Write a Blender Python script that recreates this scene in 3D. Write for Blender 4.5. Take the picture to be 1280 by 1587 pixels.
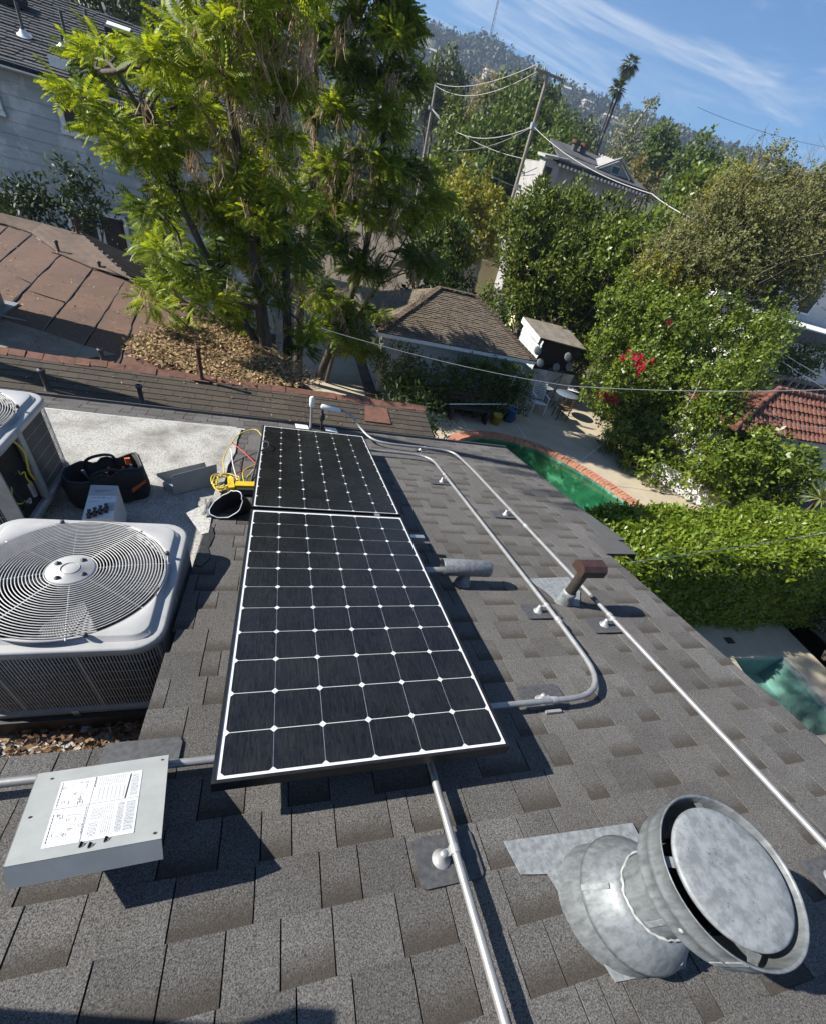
import bpy, math, random
import numpy as np
from mathutils import Vector, Matrix, noise as mnoise

scene = bpy.context.scene
for o in list(bpy.data.objects):
    bpy.data.objects.remove(o)
col = scene.collection
RNG = random.Random(7)
NP = np.random.default_rng(11)
rad = math.radians

# ------------------------------------------------------------------ camera
FPX, CXP, CYP, WPX, HPX = 641.816, 640.0, 900.0, 1280.0, 1587.0
WM = np.array([[0.954601220315626, 0.005564560173272989, 0.29783476264868],
               [-0.2020080396071119, -0.7227146320241459, 0.660966196255372],
               [0.21892752706320195, -0.691124154062265, -0.6887801837783296]])
CAM = np.array([0.0, 0.0, 5.6])
cd = bpy.data.cameras.new('camera')
cam = bpy.data.objects.new('camera', cd)
col.objects.link(cam)
cd.sensor_fit = 'HORIZONTAL'
cd.sensor_width = 36.0
cd.lens = 36.0 * FPX / WPX
cd.shift_y = (CYP - HPX / 2) / WPX
cd.clip_start = 0.05
cd.clip_end = 6000
mw = Matrix.Identity(4)
for r in range(3):
    mw[r][0] = WM[r][0]
    mw[r][1] = -WM[r][1]
    mw[r][2] = -WM[r][2]
    mw[r][3] = CAM[r]
cam.matrix_world = mw
scene.camera = cam

# ------------------------------------------------------------------ world, sun, exposure
SUN_FROM = Vector((-1.33, 0.36, 0.955)).normalized()
SUN_EL = math.asin(SUN_FROM.z)
SUN_AZ = math.atan2(SUN_FROM.x, SUN_FROM.y)
world = bpy.data.worlds.new('World')
scene.world = world
world.use_nodes = True
wn = world.node_tree.nodes
wl = world.node_tree.links
wn.clear()
w_out = wn.new('ShaderNodeOutputWorld')
w_bg = wn.new('ShaderNodeBackground')
w_sky = wn.new('ShaderNodeTexSky')
w_sky.sky_type = 'NISHITA'
w_sky.sun_disc = False
w_sky.sun_elevation = SUN_EL
w_sky.sun_rotation = SUN_AZ
w_sky.air_density = 1.0
w_sky.dust_density = 0.0
w_sky.ozone_density = 3.0
w_sky.altitude = 300
w_bg.inputs['Strength'].default_value = 0.050
# thin high cirrus, laid out on a flat sheet far overhead
w_tc = wn.new('ShaderNodeTexCoord')
w_sep = wn.new('ShaderNodeSeparateXYZ')
wl.new(w_tc.outputs['Generated'], w_sep.inputs[0])
w_max = wn.new('ShaderNodeMath'); w_max.operation = 'MAXIMUM'; w_max.inputs[1].default_value = 0.04
w_add = wn.new('ShaderNodeMath'); w_add.operation = 'ADD'; w_add.inputs[1].default_value = 0.08
wl.new(w_sep.outputs['Z'], w_max.inputs[0])
wl.new(w_max.outputs[0], w_add.inputs[0])
w_dx = wn.new('ShaderNodeMath'); w_dx.operation = 'DIVIDE'
w_dy = wn.new('ShaderNodeMath'); w_dy.operation = 'DIVIDE'
wl.new(w_sep.outputs['X'], w_dx.inputs[0]); wl.new(w_add.outputs[0], w_dx.inputs[1])
wl.new(w_sep.outputs['Y'], w_dy.inputs[0]); wl.new(w_add.outputs[0], w_dy.inputs[1])
w_cmb = wn.new('ShaderNodeCombineXYZ')
wl.new(w_dx.outputs[0], w_cmb.inputs[0]); wl.new(w_dy.outputs[0], w_cmb.inputs[1])
w_map = wn.new('ShaderNodeMapping')
w_map.inputs['Rotation'].default_value = (0, 0, rad(-22))
w_map.inputs['Scale'].default_value = (0.55, 1.5, 1.0)
w_map.inputs['Location'].default_value = (1.35, 0.9, 0.0)
wl.new(w_cmb.outputs[0], w_map.inputs[0])
w_n1 = wn.new('ShaderNodeTexNoise')
w_n1.inputs['Scale'].default_value = 0.9
w_n1.inputs['Detail'].default_value = 9
w_n1.inputs['Roughness'].default_value = 0.62
w_n1.inputs['Distortion'].default_value = 0.9
wl.new(w_map.outputs[0], w_n1.inputs['Vector'])
w_rmp = wn.new('ShaderNodeMapRange')
w_rmp.interpolation_type = 'SMOOTHSTEP'
w_rmp.inputs['From Min'].default_value = 0.47
w_rmp.inputs['From Max'].default_value = 0.78
w_rmp.inputs['To Min'].default_value = 0.0
w_rmp.inputs['To Max'].default_value = 0.85
wl.new(w_n1.outputs['Fac'], w_rmp.inputs['Value'])
w_mix = wn.new('ShaderNodeMix'); w_mix.data_type = 'RGBA'
w_fd = wn.new('ShaderNodeMapRange'); w_fd.interpolation_type = 'SMOOTHSTEP'
w_fd.inputs['From Min'].default_value = 0.04; w_fd.inputs['From Max'].default_value = 0.16
wl.new(w_sep.outputs['Z'], w_fd.inputs['Value'])
w_ml = wn.new('ShaderNodeMath'); w_ml.operation = 'MULTIPLY'
wl.new(w_rmp.outputs[0], w_ml.inputs[0]); wl.new(w_fd.outputs[0], w_ml.inputs[1])
wl.new(w_ml.outputs[0], w_mix.inputs['Factor'])
w_tint = wn.new('ShaderNodeMix'); w_tint.data_type = 'RGBA'; w_tint.blend_type = 'MULTIPLY'
w_tint.inputs['Factor'].default_value = 1
w_tint.inputs['B'].default_value = (.57, .88, 1.16, 1)
wl.new(w_sky.outputs[0], w_tint.inputs['A'])
wl.new(w_tint.outputs['Result'], w_mix.inputs['A'])
w_mix.inputs['B'].default_value = (8.2, 8.7, 9.3, 1)
wl.new(w_mix.outputs['Result'], w_bg.inputs['Color'])
wl.new(w_bg.outputs[0], w_out.inputs['Surface'])

sl = bpy.data.lights.new('sun', 'SUN')
sl.energy = 5.0
sl.angle = rad(0.53)
sl.color = (1.0, 0.955, 0.88)
sun = bpy.data.objects.new('sun', sl)
col.objects.link(sun)
sun.rotation_euler = (-SUN_FROM).to_track_quat('-Z', 'Y').to_euler()
sun.location = (-20, 5, 30)

scene.render.engine = 'CYCLES'
scene.cycles.max_bounces = 6
scene.cycles.diffuse_bounces = 1
scene.cycles.glossy_bounces = 3
scene.cycles.transparent_max_bounces = 8
scene.render.resolution_x = 825
scene.render.resolution_y = 1024
vs = scene.view_settings
vs.view_transform = 'Standard'
vs.look = 'None'
vs.exposure = 1.10
vs.gamma = 1.0
vs.use_curve_mapping = False

# ------------------------------------------------------------------ geometry helpers
P0 = Vector((-0.18596, 2.16014, 3.74282))       # origin of the shingle plane
PU = Vector((1, 0, 0))
PV = Vector((0, -0.982541, 0.186046))
PN = Vector((0, 0.186046, 0.982541))


def R(u, v, h=0.0):
    return P0 + PU * u + PV * v + PN * h


def roof_rot():
    m = Matrix.Identity(3)
    m.col[0] = PU; m.col[1] = -PV; m.col[2] = PN
    return m


RM3 = roof_rot()


def ray(x, y):
    return WM @ np.array([x - CXP, y - CYP, FPX])


def at(x, y, Y):
    r = ray(x, y)
    return Vector(CAM + r * (Y / r[1]))


def atz(x, y, z):
    r = ray(x, y)
    return Vector(CAM + r * ((z - CAM[2]) / r[2]))


def pxm(p):
    c = WM.T @ (np.array(p) - CAM)
    return c[2] / FPX                        # metres per photo pixel at p


def pix(p):
    c = WM.T @ (np.array(p) - CAM)
    return CXP + FPX * c[0] / c[2], CYP + FPX * c[1] / c[2], c[2]


class MB:
    def __init__(s):
        s.v = []; s.f = []; s.sm = []

    def add(s, vs_, fs_, smooth=False):
        b = len(s.v)
        s.v.extend([tuple(p) for p in vs_])
        s.f.extend([tuple(i + b for i in f) for f in fs_])
        s.sm.extend([smooth] * len(fs_))
        return s

    def box(s, c, d, m=None, taper=None):
        x, y, z = d[0] / 2, d[1] / 2, d[2] / 2
        P = [Vector((a * x, b * y, e * z)) for e in (-1, 1) for b in (-1, 1) for a in (-1, 1)]
        if taper:
            for i in (4, 5, 6, 7):
                P[i].x *= taper[0]; P[i].y *= taper[1]
        if m is not None:
            P = [m @ p for p in P]
        c = Vector(c)
        s.add([p + c for p in P], [(0, 2, 3, 1), (4, 5, 7, 6), (0, 1, 5, 4), (2, 6, 7, 3), (0, 4, 6, 2), (1, 3, 7, 5)])
        return s

    def bar(s, a, b, w, t=None, up=(0, 0, 1)):
        a = Vector(a); b = Vector(b); t = t or w
        d = (b - a); L = d.length
        if L < 1e-6: return s
        d /= L
        up = Vector(up)
        if abs(d.dot(up)) > .98: up = Vector((0, 1, 0)) if abs(d.y) < .9 else Vector((1, 0, 0))
        x = d.cross(up).normalized(); z = x.cross(d)
        m = Matrix((x, d, z)).transposed()
        return s.box((a + b) / 2, (w, L, t), m)

    def tube(s, pts, r, n=8, caps=True, smooth=True):
        pts = [Vector(p) for p in pts]
        rs = r if isinstance(r, (list, tuple)) else [r] * len(pts)
        vs_ = []; fs_ = []
        nrm = None
        for i, p in enumerate(pts):
            if i == 0: d = pts[1] - pts[0]
            elif i == len(pts) - 1: d = pts[-1] - pts[-2]
            else: d = (pts[i + 1] - pts[i]).normalized() + (pts[i] - pts[i - 1]).normalized()
            if d.length < 1e-9: d = Vector((0, 0, 1))
            d.normalize()
            if nrm is None:
                a = Vector((0, 0, 1)) if abs(d.z) < .9 else Vector((1, 0, 0))
                nrm = d.cross(a).normalized()
            else:
                nrm = nrm - d * nrm.dot(d)
                if nrm.length < 1e-6:
                    nrm = d.cross(Vector((0.3, 1, 0.2)))
                nrm.normalize()
            bn = d.cross(nrm)
            for k in range(n):
                t = 2 * math.pi * k / n
                vs_.append(p + (nrm * math.cos(t) + bn * math.sin(t)) * rs[i])
        for i in range(len(pts) - 1):
            for k in range(n):
                k2 = (k + 1) % n
                fs_.append((i * n + k, i * n + k2, (i + 1) * n + k2, (i + 1) * n + k))
        s.add(vs_, fs_, smooth)
        if caps:
            s.add(vs_[:n][::-1], [tuple(range(n))])
            s.add(vs_[-n:], [tuple(range(n))])
        return s

    def lathe(s, prof, o, n=40, m=None, smooth=True, a0=0, a1=2 * math.pi):
        vs_ = []; fs_ = []
        full = abs(a1 - a0 - 2 * math.pi) < 1e-6
        cnt = n if full else n + 1
        o = Vector(o)
        for (r, z) in prof:
            for k in range(cnt):
                t = a0 + (a1 - a0) * k / n
                p = Vector((r * math.cos(t), r * math.sin(t), z))
                if m is not None: p = m @ p
                vs_.append(p + o)
        for i in range(len(prof) - 1):
            for k in range(n):
                k2 = (k + 1) % cnt
                fs_.append((i * cnt + k, i * cnt + k2, (i + 1) * cnt + k2, (i + 1) * cnt + k))
        s.add(vs_, fs_, smooth)
        return s

    def disc(s, c, r, n=40, m=None):
        c = Vector(c)
        P = [Vector((r * math.cos(2 * math.pi * k / n), r * math.sin(2 * math.pi * k / n), 0)) for k in range(n)]
        if m is not None: P = [m @ p for p in P]
        return s.add([p + c for p in P], [tuple(range(n))])

    def poly(s, pts):
        return s.add(pts, [tuple(range(len(pts)))])

    def prism(s, pts, d):
        n = len(pts); d = Vector(d)
        a = [Vector(p) for p in pts]; b = [p + d for p in a]
        f = [tuple(range(n))[::-1], tuple(range(n, 2 * n))]
        f += [(i, (i + 1) % n, n + (i + 1) % n, n + i) for i in range(n)]
        return s.add(a + b, f)

    def mesh(s, name, mat):
        me = bpy.data.meshes.new(name)
        me.from_pydata([tuple(p) for p in s.v], [], s.f)
        me.polygons.foreach_set('use_smooth', s.sm)
        if mat: me.materials.append(mat)
        me.update()
        return me

    def build(s, name, mat, parent=None):
        return link(name, s.mesh(name, mat), parent)


def link(name, data, parent=None):
    o = bpy.data.objects.new(name, data)
    col.objects.link(o)
    if parent is not None:
        o.parent = parent
        o.matrix_parent_inverse = parent.matrix_basis.inverted() if parent.parent is None else (parent.parent.matrix_basis @ parent.matrix_parent_inverse @ parent.matrix_basis).inverted()
    return o


def tag(o, label, cat, group=None):
    o['label'] = label; o['category'] = cat
    if group: o['group'] = group
    return o


def thing(name, label, cat, loc=(0, 0, 0), group=None):
    o = link(name, None)
    o.location = loc
    o.empty_display_size = .1
    return tag(o, label, cat, group)


def structure(o):
    o['kind'] = 'structure'
    return o


def stuff(o, label=None, cat=None):
    o['kind'] = 'stuff'
    if label: o['label'] = label; o['category'] = cat
    return o


def npmesh(name, V, F, mat, parent=None, uv=None):
    me = bpy.data.meshes.new(name)
    n = F.shape[1]
    me.vertices.add(len(V)); me.vertices.foreach_set('co', V.astype(np.float32).ravel())
    me.loops.add(F.size); me.loops.foreach_set('vertex_index', F.astype(np.int32).ravel())
    me.polygons.add(len(F))
    me.polygons.foreach_set('loop_start', np.arange(0, F.size, n, dtype=np.int32))
    me.materials.append(mat)
    me.update(calc_edges=True)
    return link(name, me, parent)


# ------------------------------------------------------------------ materials
def newmat(name):
    m = bpy.data.materials.new(name)
    m.use_nodes = True
    nt = m.node_tree
    return m, nt, nt.nodes, nt.links, nt.nodes['Principled BSDF']


def noise_node(nt, scale, detail=3, rough=.55, vec=None, dist=0.0):
    n = nt.nodes.new('ShaderNodeTexNoise')
    n.inputs['Scale'].default_value = scale
    n.inputs['Detail'].default_value = detail
    n.inputs['Roughness'].default_value = rough
    n.inputs['Distortion'].default_value = dist
    if vec is not None: nt.links.new(vec, n.inputs['Vector'])
    return n


def mapr(nt, src, a, b, c=0.0, d=1.0):
    n = nt.nodes.new('ShaderNodeMapRange')
    n.inputs['From Min'].default_value = a; n.inputs['From Max'].default_value = b
    n.inputs['To Min'].default_value = c; n.inputs['To Max'].default_value = d
    nt.links.new(src, n.inputs['Value'])
    return n.outputs[0]


def mixc(nt, fac, a, b, mode='MIX'):
    n = nt.nodes.new('ShaderNodeMix'); n.data_type = 'RGBA'; n.blend_type = mode
    for k, v in (('Factor', fac), ('A', a), ('B', b)):
        if isinstance(v, (int, float)): n.inputs[k].default_value = v
        elif isinstance(v, tuple): n.inputs[k].default_value = (*v[:3], 1)
        else: nt.links.new(v, n.inputs[k])
    return n.outputs['Result']


def pos(nt):
    return nt.nodes.new('ShaderNodeNewGeometry').outputs['Position']


def mapping(nt, vec, scale=(1, 1, 1), rot=(0, 0, 0)):
    n = nt.nodes.new('ShaderNodeMapping')
    n.inputs['Scale'].default_value = scale
    n.inputs['Rotation'].default_value = rot
    nt.links.new(vec, n.inputs['Vector'])
    return n.outputs[0]


def bump(nt, h, strength, dist, bsdf):
    b = nt.nodes.new('ShaderNodeBump')
    b.inputs['Strength'].default_value = strength
    b.inputs['Distance'].default_value = dist
    nt.links.new(h, b.inputs['Height'])
    nt.links.new(b.outputs[0], bsdf.inputs['Normal'])


def M(name, c, rough=.6, metal=0.0, c2=None, scale=6.0, amt=(0.35, 0.65), bstr=0.0, bscale=None, bdist=.004, spec=None, c3=None, scale3=1.5, amt3=(.5, .75), stretch=None, detail=5):
    """principled material with up to two procedural colour layers and fine relief"""
    m, nt, N, L, b = newmat(name)
    b.inputs['Roughness'].default_value = rough
    b.inputs['Metallic'].default_value = metal
    if spec is not None: b.inputs['Specular IOR Level'].default_value = spec
    p = pos(nt)
    if stretch: p = mapping(nt, p, stretch)
    colr = c
    if c2:
        n = noise_node(nt, scale, detail, .6, p)
        colr = mixc(nt, mapr(nt, n.outputs['Fac'], *amt), c, c2)
    if c3:
        n = noise_node(nt, scale3, 6, .65, p)
        colr = mixc(nt, mapr(nt, n.outputs['Fac'], *amt3), colr, c3)
    if isinstance(colr, tuple): b.inputs['Base Color'].default_value = (*colr, 1)
    else: L.new(colr, b.inputs['Base Color'])
    if bstr:
        n = noise_node(nt, bscale or scale * 4, 4, .6, p)
        bump(nt, n.outputs['Fac'], bstr, bdist, b)
    return m


def leafmat(name, a, b_, dark=None, trans=.35, rough=.5):
    m, nt, N, L, b = newmat(name)
    g = N.new('ShaderNodeNewGeometry')
    rmp = N.new('ShaderNodeValToRGB')
    rmp.color_ramp.elements[0].color = (*a, 1)
    rmp.color_ramp.elements[1].color = (*b_, 1)
    if dark:
        e = rmp.color_ramp.elements.new(.0); e.color = (*dark, 1)
        rmp.color_ramp.elements[1].position = .3
    L.new(g.outputs['Random Per Island'], rmp.inputs[0])
    L.new(rmp.outputs[0], b.inputs['Base Color'])
    b.inputs['Roughness'].default_value = rough
    b.inputs['Specular IOR Level'].default_value = .3
    t = N.new('ShaderNodeBsdfTranslucent')
    br = N.new('ShaderNodeMix'); br.data_type = 'RGBA'; br.blend_type = 'MULTIPLY'
    br.inputs['Factor'].default_value = 1
    L.new(rmp.outputs[0], br.inputs['A'])
    br.inputs['B'].default_value = (1.5, 1.35, .5, 1)
    L.new(br.outputs['Result'], t.inputs['Color'])
    mx = N.new('ShaderNodeMixShader'); mx.inputs[0].default_value = trans
    L.new(b.outputs[0], mx.inputs[1]); L.new(t.outputs[0], mx.inputs[2])
    L.new(mx.outputs[0], N['Material Output'].inputs['Surface'])
    return m


def shingle_mat(name, base, light, brown, brown_amt, uvgrad=True, per_island=False):
    m, nt, N, L, b = newmat(name)
    p = pos(nt)
    # mineral granules: fine light and dark grains
    g1 = noise_node(nt, 230, 2, .75, p)
    g2 = noise_node(nt, 560, 2, .75, p)
    gsum = N.new('ShaderNodeMath'); gsum.operation = 'ADD'
    L.new(g1.outputs['Fac'], gsum.inputs[0]); L.new(g2.outputs['Fac'], gsum.inputs[1])
    gran = mapr(nt, gsum.outputs[0], .78, 1.24)
    c = mixc(nt, gran, base, light)
    big = noise_node(nt, 2.2, 5, .6, p)
    c = mixc(nt, mapr(nt, big.outputs['Fac'], .35, .7, 0, .35), c, brown)
    if per_island:
        rnd = N.new('ShaderNodeNewGeometry').outputs['Random Per Island']
    else:
        rnd = N.new('ShaderNodeObjectInfo').outputs['Random']
    rr = mapr(nt, rnd, 0, 1, .82, 1.14)
    vm = N.new('ShaderNodeMix'); vm.data_type = 'RGBA'; vm.blend_type = 'MULTIPLY'
    vm.inputs['Factor'].default_value = 1
    L.new(c, vm.inputs['A'])
    cr = N.new('ShaderNodeCombineColor')
    for k in range(3): L.new(rr, cr.inputs[k])
    L.new(cr.outputs[0], vm.inputs['B'])
    c = vm.outputs['Result']
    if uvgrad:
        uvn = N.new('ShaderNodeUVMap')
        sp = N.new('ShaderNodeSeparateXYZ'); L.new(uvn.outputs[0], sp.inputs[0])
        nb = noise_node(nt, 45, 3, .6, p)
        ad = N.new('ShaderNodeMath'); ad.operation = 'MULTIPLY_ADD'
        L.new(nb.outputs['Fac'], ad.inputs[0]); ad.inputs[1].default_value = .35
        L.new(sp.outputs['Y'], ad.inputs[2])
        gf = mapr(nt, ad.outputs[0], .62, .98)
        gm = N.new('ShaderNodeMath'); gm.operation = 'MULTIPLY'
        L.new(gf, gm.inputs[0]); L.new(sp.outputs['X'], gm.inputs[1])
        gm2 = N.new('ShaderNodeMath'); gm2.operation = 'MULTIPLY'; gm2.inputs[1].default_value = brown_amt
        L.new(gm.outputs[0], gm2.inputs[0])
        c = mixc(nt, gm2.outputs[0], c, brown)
    L.new(c, b.inputs['Base Color'])
    b.inputs['Roughness'].default_value = .9
    b.inputs['Specular IOR Level'].default_value = .25
    bump(nt, gsum.outputs[0], .75, .004, b)
    return m


mt = {}
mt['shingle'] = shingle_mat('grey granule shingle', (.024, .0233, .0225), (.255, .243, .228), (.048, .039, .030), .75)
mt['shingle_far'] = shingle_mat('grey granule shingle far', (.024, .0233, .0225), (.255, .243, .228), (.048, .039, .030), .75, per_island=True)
mt['brown_shingle'] = shingle_mat('brown granule shingle', (.040, .033, .026), (.125, .104, .080), (.055, .042, .030), .4, uvgrad=False)
mt['brown_shingle_far'] = shingle_mat('brown granule shingle joined', (.040, .033, .026), (.125, .104, .080), (.055, .042, .030), .4, uvgrad=False, per_island=True)
mt['tan_shingle'] = shingle_mat('tan granule shingle joined', (.10, .078, .055), (.28, .225, .165), (.085, .062, .042), .4, uvgrad=False, per_island=True)
mt['dark_shingle'] = shingle_mat('dark grey shingle joined', (.050, .050, .050), (.16, .16, .158), (.05, .045, .04), .4, uvgrad=False, per_island=True)
mt['deck'] = M('black roofing felt', (.012, .012, .012), .9, c2=(.03, .03, .03), scale=40)
mt['emt'] = M('galvanized conduit', (.35, .35, .345), .42, .45, c2=(.27, .27, .268), scale=18, bstr=.08, bscale=90)
mt['emt2'] = M('zinc fitting', (.40, .40, .39), .42, .4, c2=(.30, .30, .30), scale=30)
mt['galv'] = M('weathered galvanized sheet', (.205, .22, .225), .5, .3, c2=(.125, .137, .142), scale=60, amt=(.40, .64), c3=(.29, .305, .305), scale3=20, amt3=(.58, .78), bstr=.12, bscale=16, detail=8, stretch=(1, 1, .35))
mt['galv_light'] = M('pale oxidised galvanized sheet', (.27, .285, .29), .6, .15, c2=(.165, .178, .183), scale=45, amt=(.38, .62), c3=(.07, .074, .078), scale3=95, amt3=(.60, .72), bstr=.10, bscale=40, detail=8)
mt['flash'] = M('black painted flashing', (.045, .046, .049), .55, 0, c2=(.08, .08, .082), scale=60, bstr=.05)
mt['rust_cap'] = M('red brown painted metal', (.052, .024, .018), .55, 0, c2=(.032, .016, .013), scale=30, bstr=.1)
mt['dark_pipe'] = M('dark brown pipe', (.030, .026, .023), .45, 0, c2=(.05, .04, .033), scale=25)
mt['ac_white'] = M('light grey powder coat', (.39, .387, .378), .42, 0, c2=(.33, .327, .318), scale=9, amt=(.4, .7), c3=(.24, .225, .20), scale3=42, amt3=(.64, .80), bstr=.03, bscale=60)
mt['ac_grey'] = M('grey cabinet enamel', (.30, .30, .295), .45, 0, c2=(.22, .22, .215), scale=12)
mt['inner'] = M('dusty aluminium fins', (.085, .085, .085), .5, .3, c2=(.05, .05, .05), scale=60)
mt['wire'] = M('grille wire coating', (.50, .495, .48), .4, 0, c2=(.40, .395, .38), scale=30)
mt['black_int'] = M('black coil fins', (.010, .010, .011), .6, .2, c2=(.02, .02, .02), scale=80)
mt['plastic_black'] = M('matt black rubber', (.016, .016, .017), .6, 0, c2=(.03, .03, .03), scale=50)
mt['fabric_black'] = M('black woven nylon', (.014, .014, .015), .8, 0, c2=(.024, .024, .026), scale=300, bstr=.4, bscale=500, bdist=.001)
mt['orange'] = M('orange fabric', (.55, .13, .03), .7, 0, c2=(.4, .09, .02), scale=60)
mt['yellow'] = M('yellow plastic', (.70, .46, .02), .4, 0, c2=(.6, .38, .02), scale=30)
mt['yellow_wire'] = M('yellow lead', (.62, .50, .06), .45, 0, c2=(.5, .38, .05), scale=60)
mt['red_wire'] = M('red lead', (.45, .03, .03), .45, 0, c2=(.3, .02, .02), scale=60)
mt['white_paint'] = M('white gloss paint', (.78, .78, .76), .4, 0, c2=(.68, .68, .66), scale=14)
mt['paper'] = M('white printed paper', (.62, .63, .63), .55, 0, c2=(.57, .58, .58), scale=20)
mt['ink'] = M('black ink', (.03, .03, .035), .6, 0, c2=(.06, .06, .06), scale=90)
mt['grey_ink'] = M('grey ink', (.30, .31, .33), .6, 0, c2=(.36, .37, .38), scale=90)
mt['lid_grey'] = M('light grey steel cover', (.34, .352, .34), .38, 0, c2=(.30, .31, .30), scale=14, c3=(.25, .24, .215), scale3=40, amt3=(.66, .84))
mt['backsheet'] = M('white backsheet', (.66, .67, .68), .3, 0, c2=(.60, .61, .62), scale=20)
mt['frame_black'] = M('black anodised frame', (.018, .018, .019), .38, .5, c2=(.03, .03, .03), scale=40)
mt['silver'] = M('brushed aluminium', (.60, .60, .60), .35, .8, c2=(.48, .48, .48), scale=40)
mt['coat'] = M('white granular roof coating', (.45, .435, .40), .88, 0, c2=(.17, .163, .148), scale=70, amt=(.46, .68), c3=(.15, .14, .12), scale3=3.0, amt3=(.44, .72), bstr=.5, bscale=160, bdist=.005)
mt['tar'] = M('black tar patch', (.018, .017, .016), .5, 0, c2=(.04, .038, .035), scale=40, bstr=.3, bscale=60)
mt['stucco'] = M('off white stucco', (.50, .48, .44), .85, 0, c2=(.42, .40, .37), scale=3, bstr=.3, bscale=120, bdist=.004)
mt['stucco_grey'] = M('grey stucco', (.34, .33, .31), .85, 0, c2=(.28, .27, .255), scale=2, bstr=.3, bscale=60, bdist=.01)
mt['siding'] = M('pale grey painted siding', (.42, .445, .435), .7, 0, c2=(.33, .355, .355), scale=1.2, amt=(.4, .7), c3=(.57, .58, .56), scale3=2.2, amt3=(.52, .62))
mt['concrete'] = M('pool deck concrete', (.44, .375, .265), .85, 0, c2=(.37, .31, .22), scale=1.8, amt=(.4, .7), c3=(.24, .21, .16), scale3=5, amt3=(.6, .8), bstr=.15, bscale=60)
mt['concrete_grey'] = M('grey concrete', (.40, .37, .31), .88, 0, c2=(.30, .28, .24), scale=2.5, bstr=.15, bscale=60)
mt['pale_deck'] = M('cream spa deck', (.46, .40, .29), .7, 0, c2=(.40, .345, .25), scale=4)
mt['soil'] = M('garden soil', (.085, .065, .045), .95, 0, c2=(.15, .12, .08), scale=3, bstr=.4, bscale=20, bdist=.03)
mt['brick'] = M('red brick', (.36, .13, .075), .8, 0, c2=(.48, .24, .15), scale=11, amt=(.35, .65), bstr=.2, bscale=80)
mt['tile'] = M('terracotta roof tile', (.105, .036, .022), .75, 0, c2=(.20, .082, .048), scale=7, amt=(.4, .65), c3=(.12, .06, .045), scale3=4, amt3=(.5, .75), bstr=.2, bscale=40)
mt['bark'] = M('dark tree bark', (.050, .038, .028), .95, 0, c2=(.10, .08, .06), scale=14, bstr=.7, bscale=25, bdist=.02, stretch=(1, 1, .25))
mt['bark_pale'] = M('pale peeling bark', (.50, .46, .40), .9, 0, c2=(.30, .26, .22), scale=8, bstr=.3, bscale=20, bdist=.02)
mt['twig'] = M('grey brown twigs', (.26, .215, .16), .9, 0, c2=(.16, .125, .09), scale=8)
mt['pole'] = M('weathered timber pole', (.27, .235, .19), .9, 0, c2=(.18, .155, .125), scale=6, bstr=.4, bscale=20, stretch=(1, 1, .15))
mt['cable'] = M('pale grey cable', (.42, .41, .40), .6, 0, c2=(.33, .32, .31), scale=6)  # even pale grey with slight random variation
mt['cable_dark'] = M('dark cable', (.05, .05, .05), .6, 0, c2=(.08, .08, .08), scale=6)
mt['rolled'] = M('red brown rolled roofing', (.125, .068, .042), .9, 0, c2=(.085, .048, .032), scale=1.1, amt=(.35, .7), c3=(.22, .135, .09), scale3=6, amt3=(.58, .85), bstr=.35, bscale=150, bdist=.004)
mt['rolled_stain'] = M('silt stained roofing', (.23, .205, .165), .9, 0, c2=(.13, .105, .08), scale=3, amt=(.35, .7), c3=(.30, .28, .24), scale3=7, amt3=(.6, .85), bstr=.3, bscale=90)
mt['capbrick'] = M('reddish ridge cap', (.17, .072, .045), .9, 0, c2=(.10, .05, .034), scale=14, amt=(.4, .65), c3=(.42, .38, .33), scale3=26, amt3=(.68, .8), bstr=.3, bscale=90)
mt['shake'] = M('weathered brown wood shakes', (.115, .075, .050), .9, 0, c2=(.075, .05, .035), scale=5, c3=(.20, .15, .11), scale3=9, amt3=(.6, .8), bstr=.4, bscale=50)
mt['shake_grey'] = M('dark grey brown shakes', (.080, .066, .055), .9, 0, c2=(.045, .038, .033), scale=5, bstr=.4, bscale=50)
mt['rust'] = M('rusty iron', (.13, .055, .032), .85, 0, c2=(.08, .035, .022), scale=20, bstr=.3, bscale=60)
mt['window'] = M('dark window glass', (.012, .014, .016), .08, 0, c2=(.02, .022, .024), scale=2)
mt['wood_dark'] = M('dark stained timber', (.045, .030, .020), .8, 0, c2=(.025, .018, .013), scale=9, bstr=.3, bscale=40)
mt['fence'] = M('weathered fence board', (.22, .18, .14), .9, 0, c2=(.14, .11, .085), scale=8, bstr=.4, bscale=30, stretch=(1, 1, .2))
mt['cream_wall'] = M('pale yellow wall', (.66, .56, .34), .85, 0, c2=(.56, .47, .28), scale=2)
mt['blue_plastic'] = M('blue plastic', (.07, .22, .50), .45, 0, c2=(.05, .17, .42), scale=12)
mt['yellow_plastic'] = M('yellow bucket plastic', (.62, .42, .02), .45, 0, c2=(.5, .33, .02), scale=12)
mt['rattan'] = M('brown cane', (.20, .12, .06), .7, 0, c2=(.12, .07, .035), scale=30)
mt['white_wall'] = M('white rendered wall', (.62, .61, .585), .85, 0, c2=(.55, .54, .515), scale=3, bstr=.1, bscale=60)
mt['hill'] = M('dry hillside scrub', (.10, .095, .05), .95, 0, c2=(.055, .062, .032), scale=.03, amt=(.4, .6), c3=(.22, .19, .12), scale3=.05, amt3=(.6, .7))
mt['ground'] = M('dry garden ground', (.12, .10, .065), .95, 0, c2=(.07, .075, .035), scale=.4, c3=(.2, .17, .12), scale3=1.2, amt3=(.55, .75), bstr=.3, bscale=8, bdist=.05)
mt['far_house'] = M('pale hillside house', (.36, .34, .30), .8, 0, c2=(.27, .25, .22), scale=.2)
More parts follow.
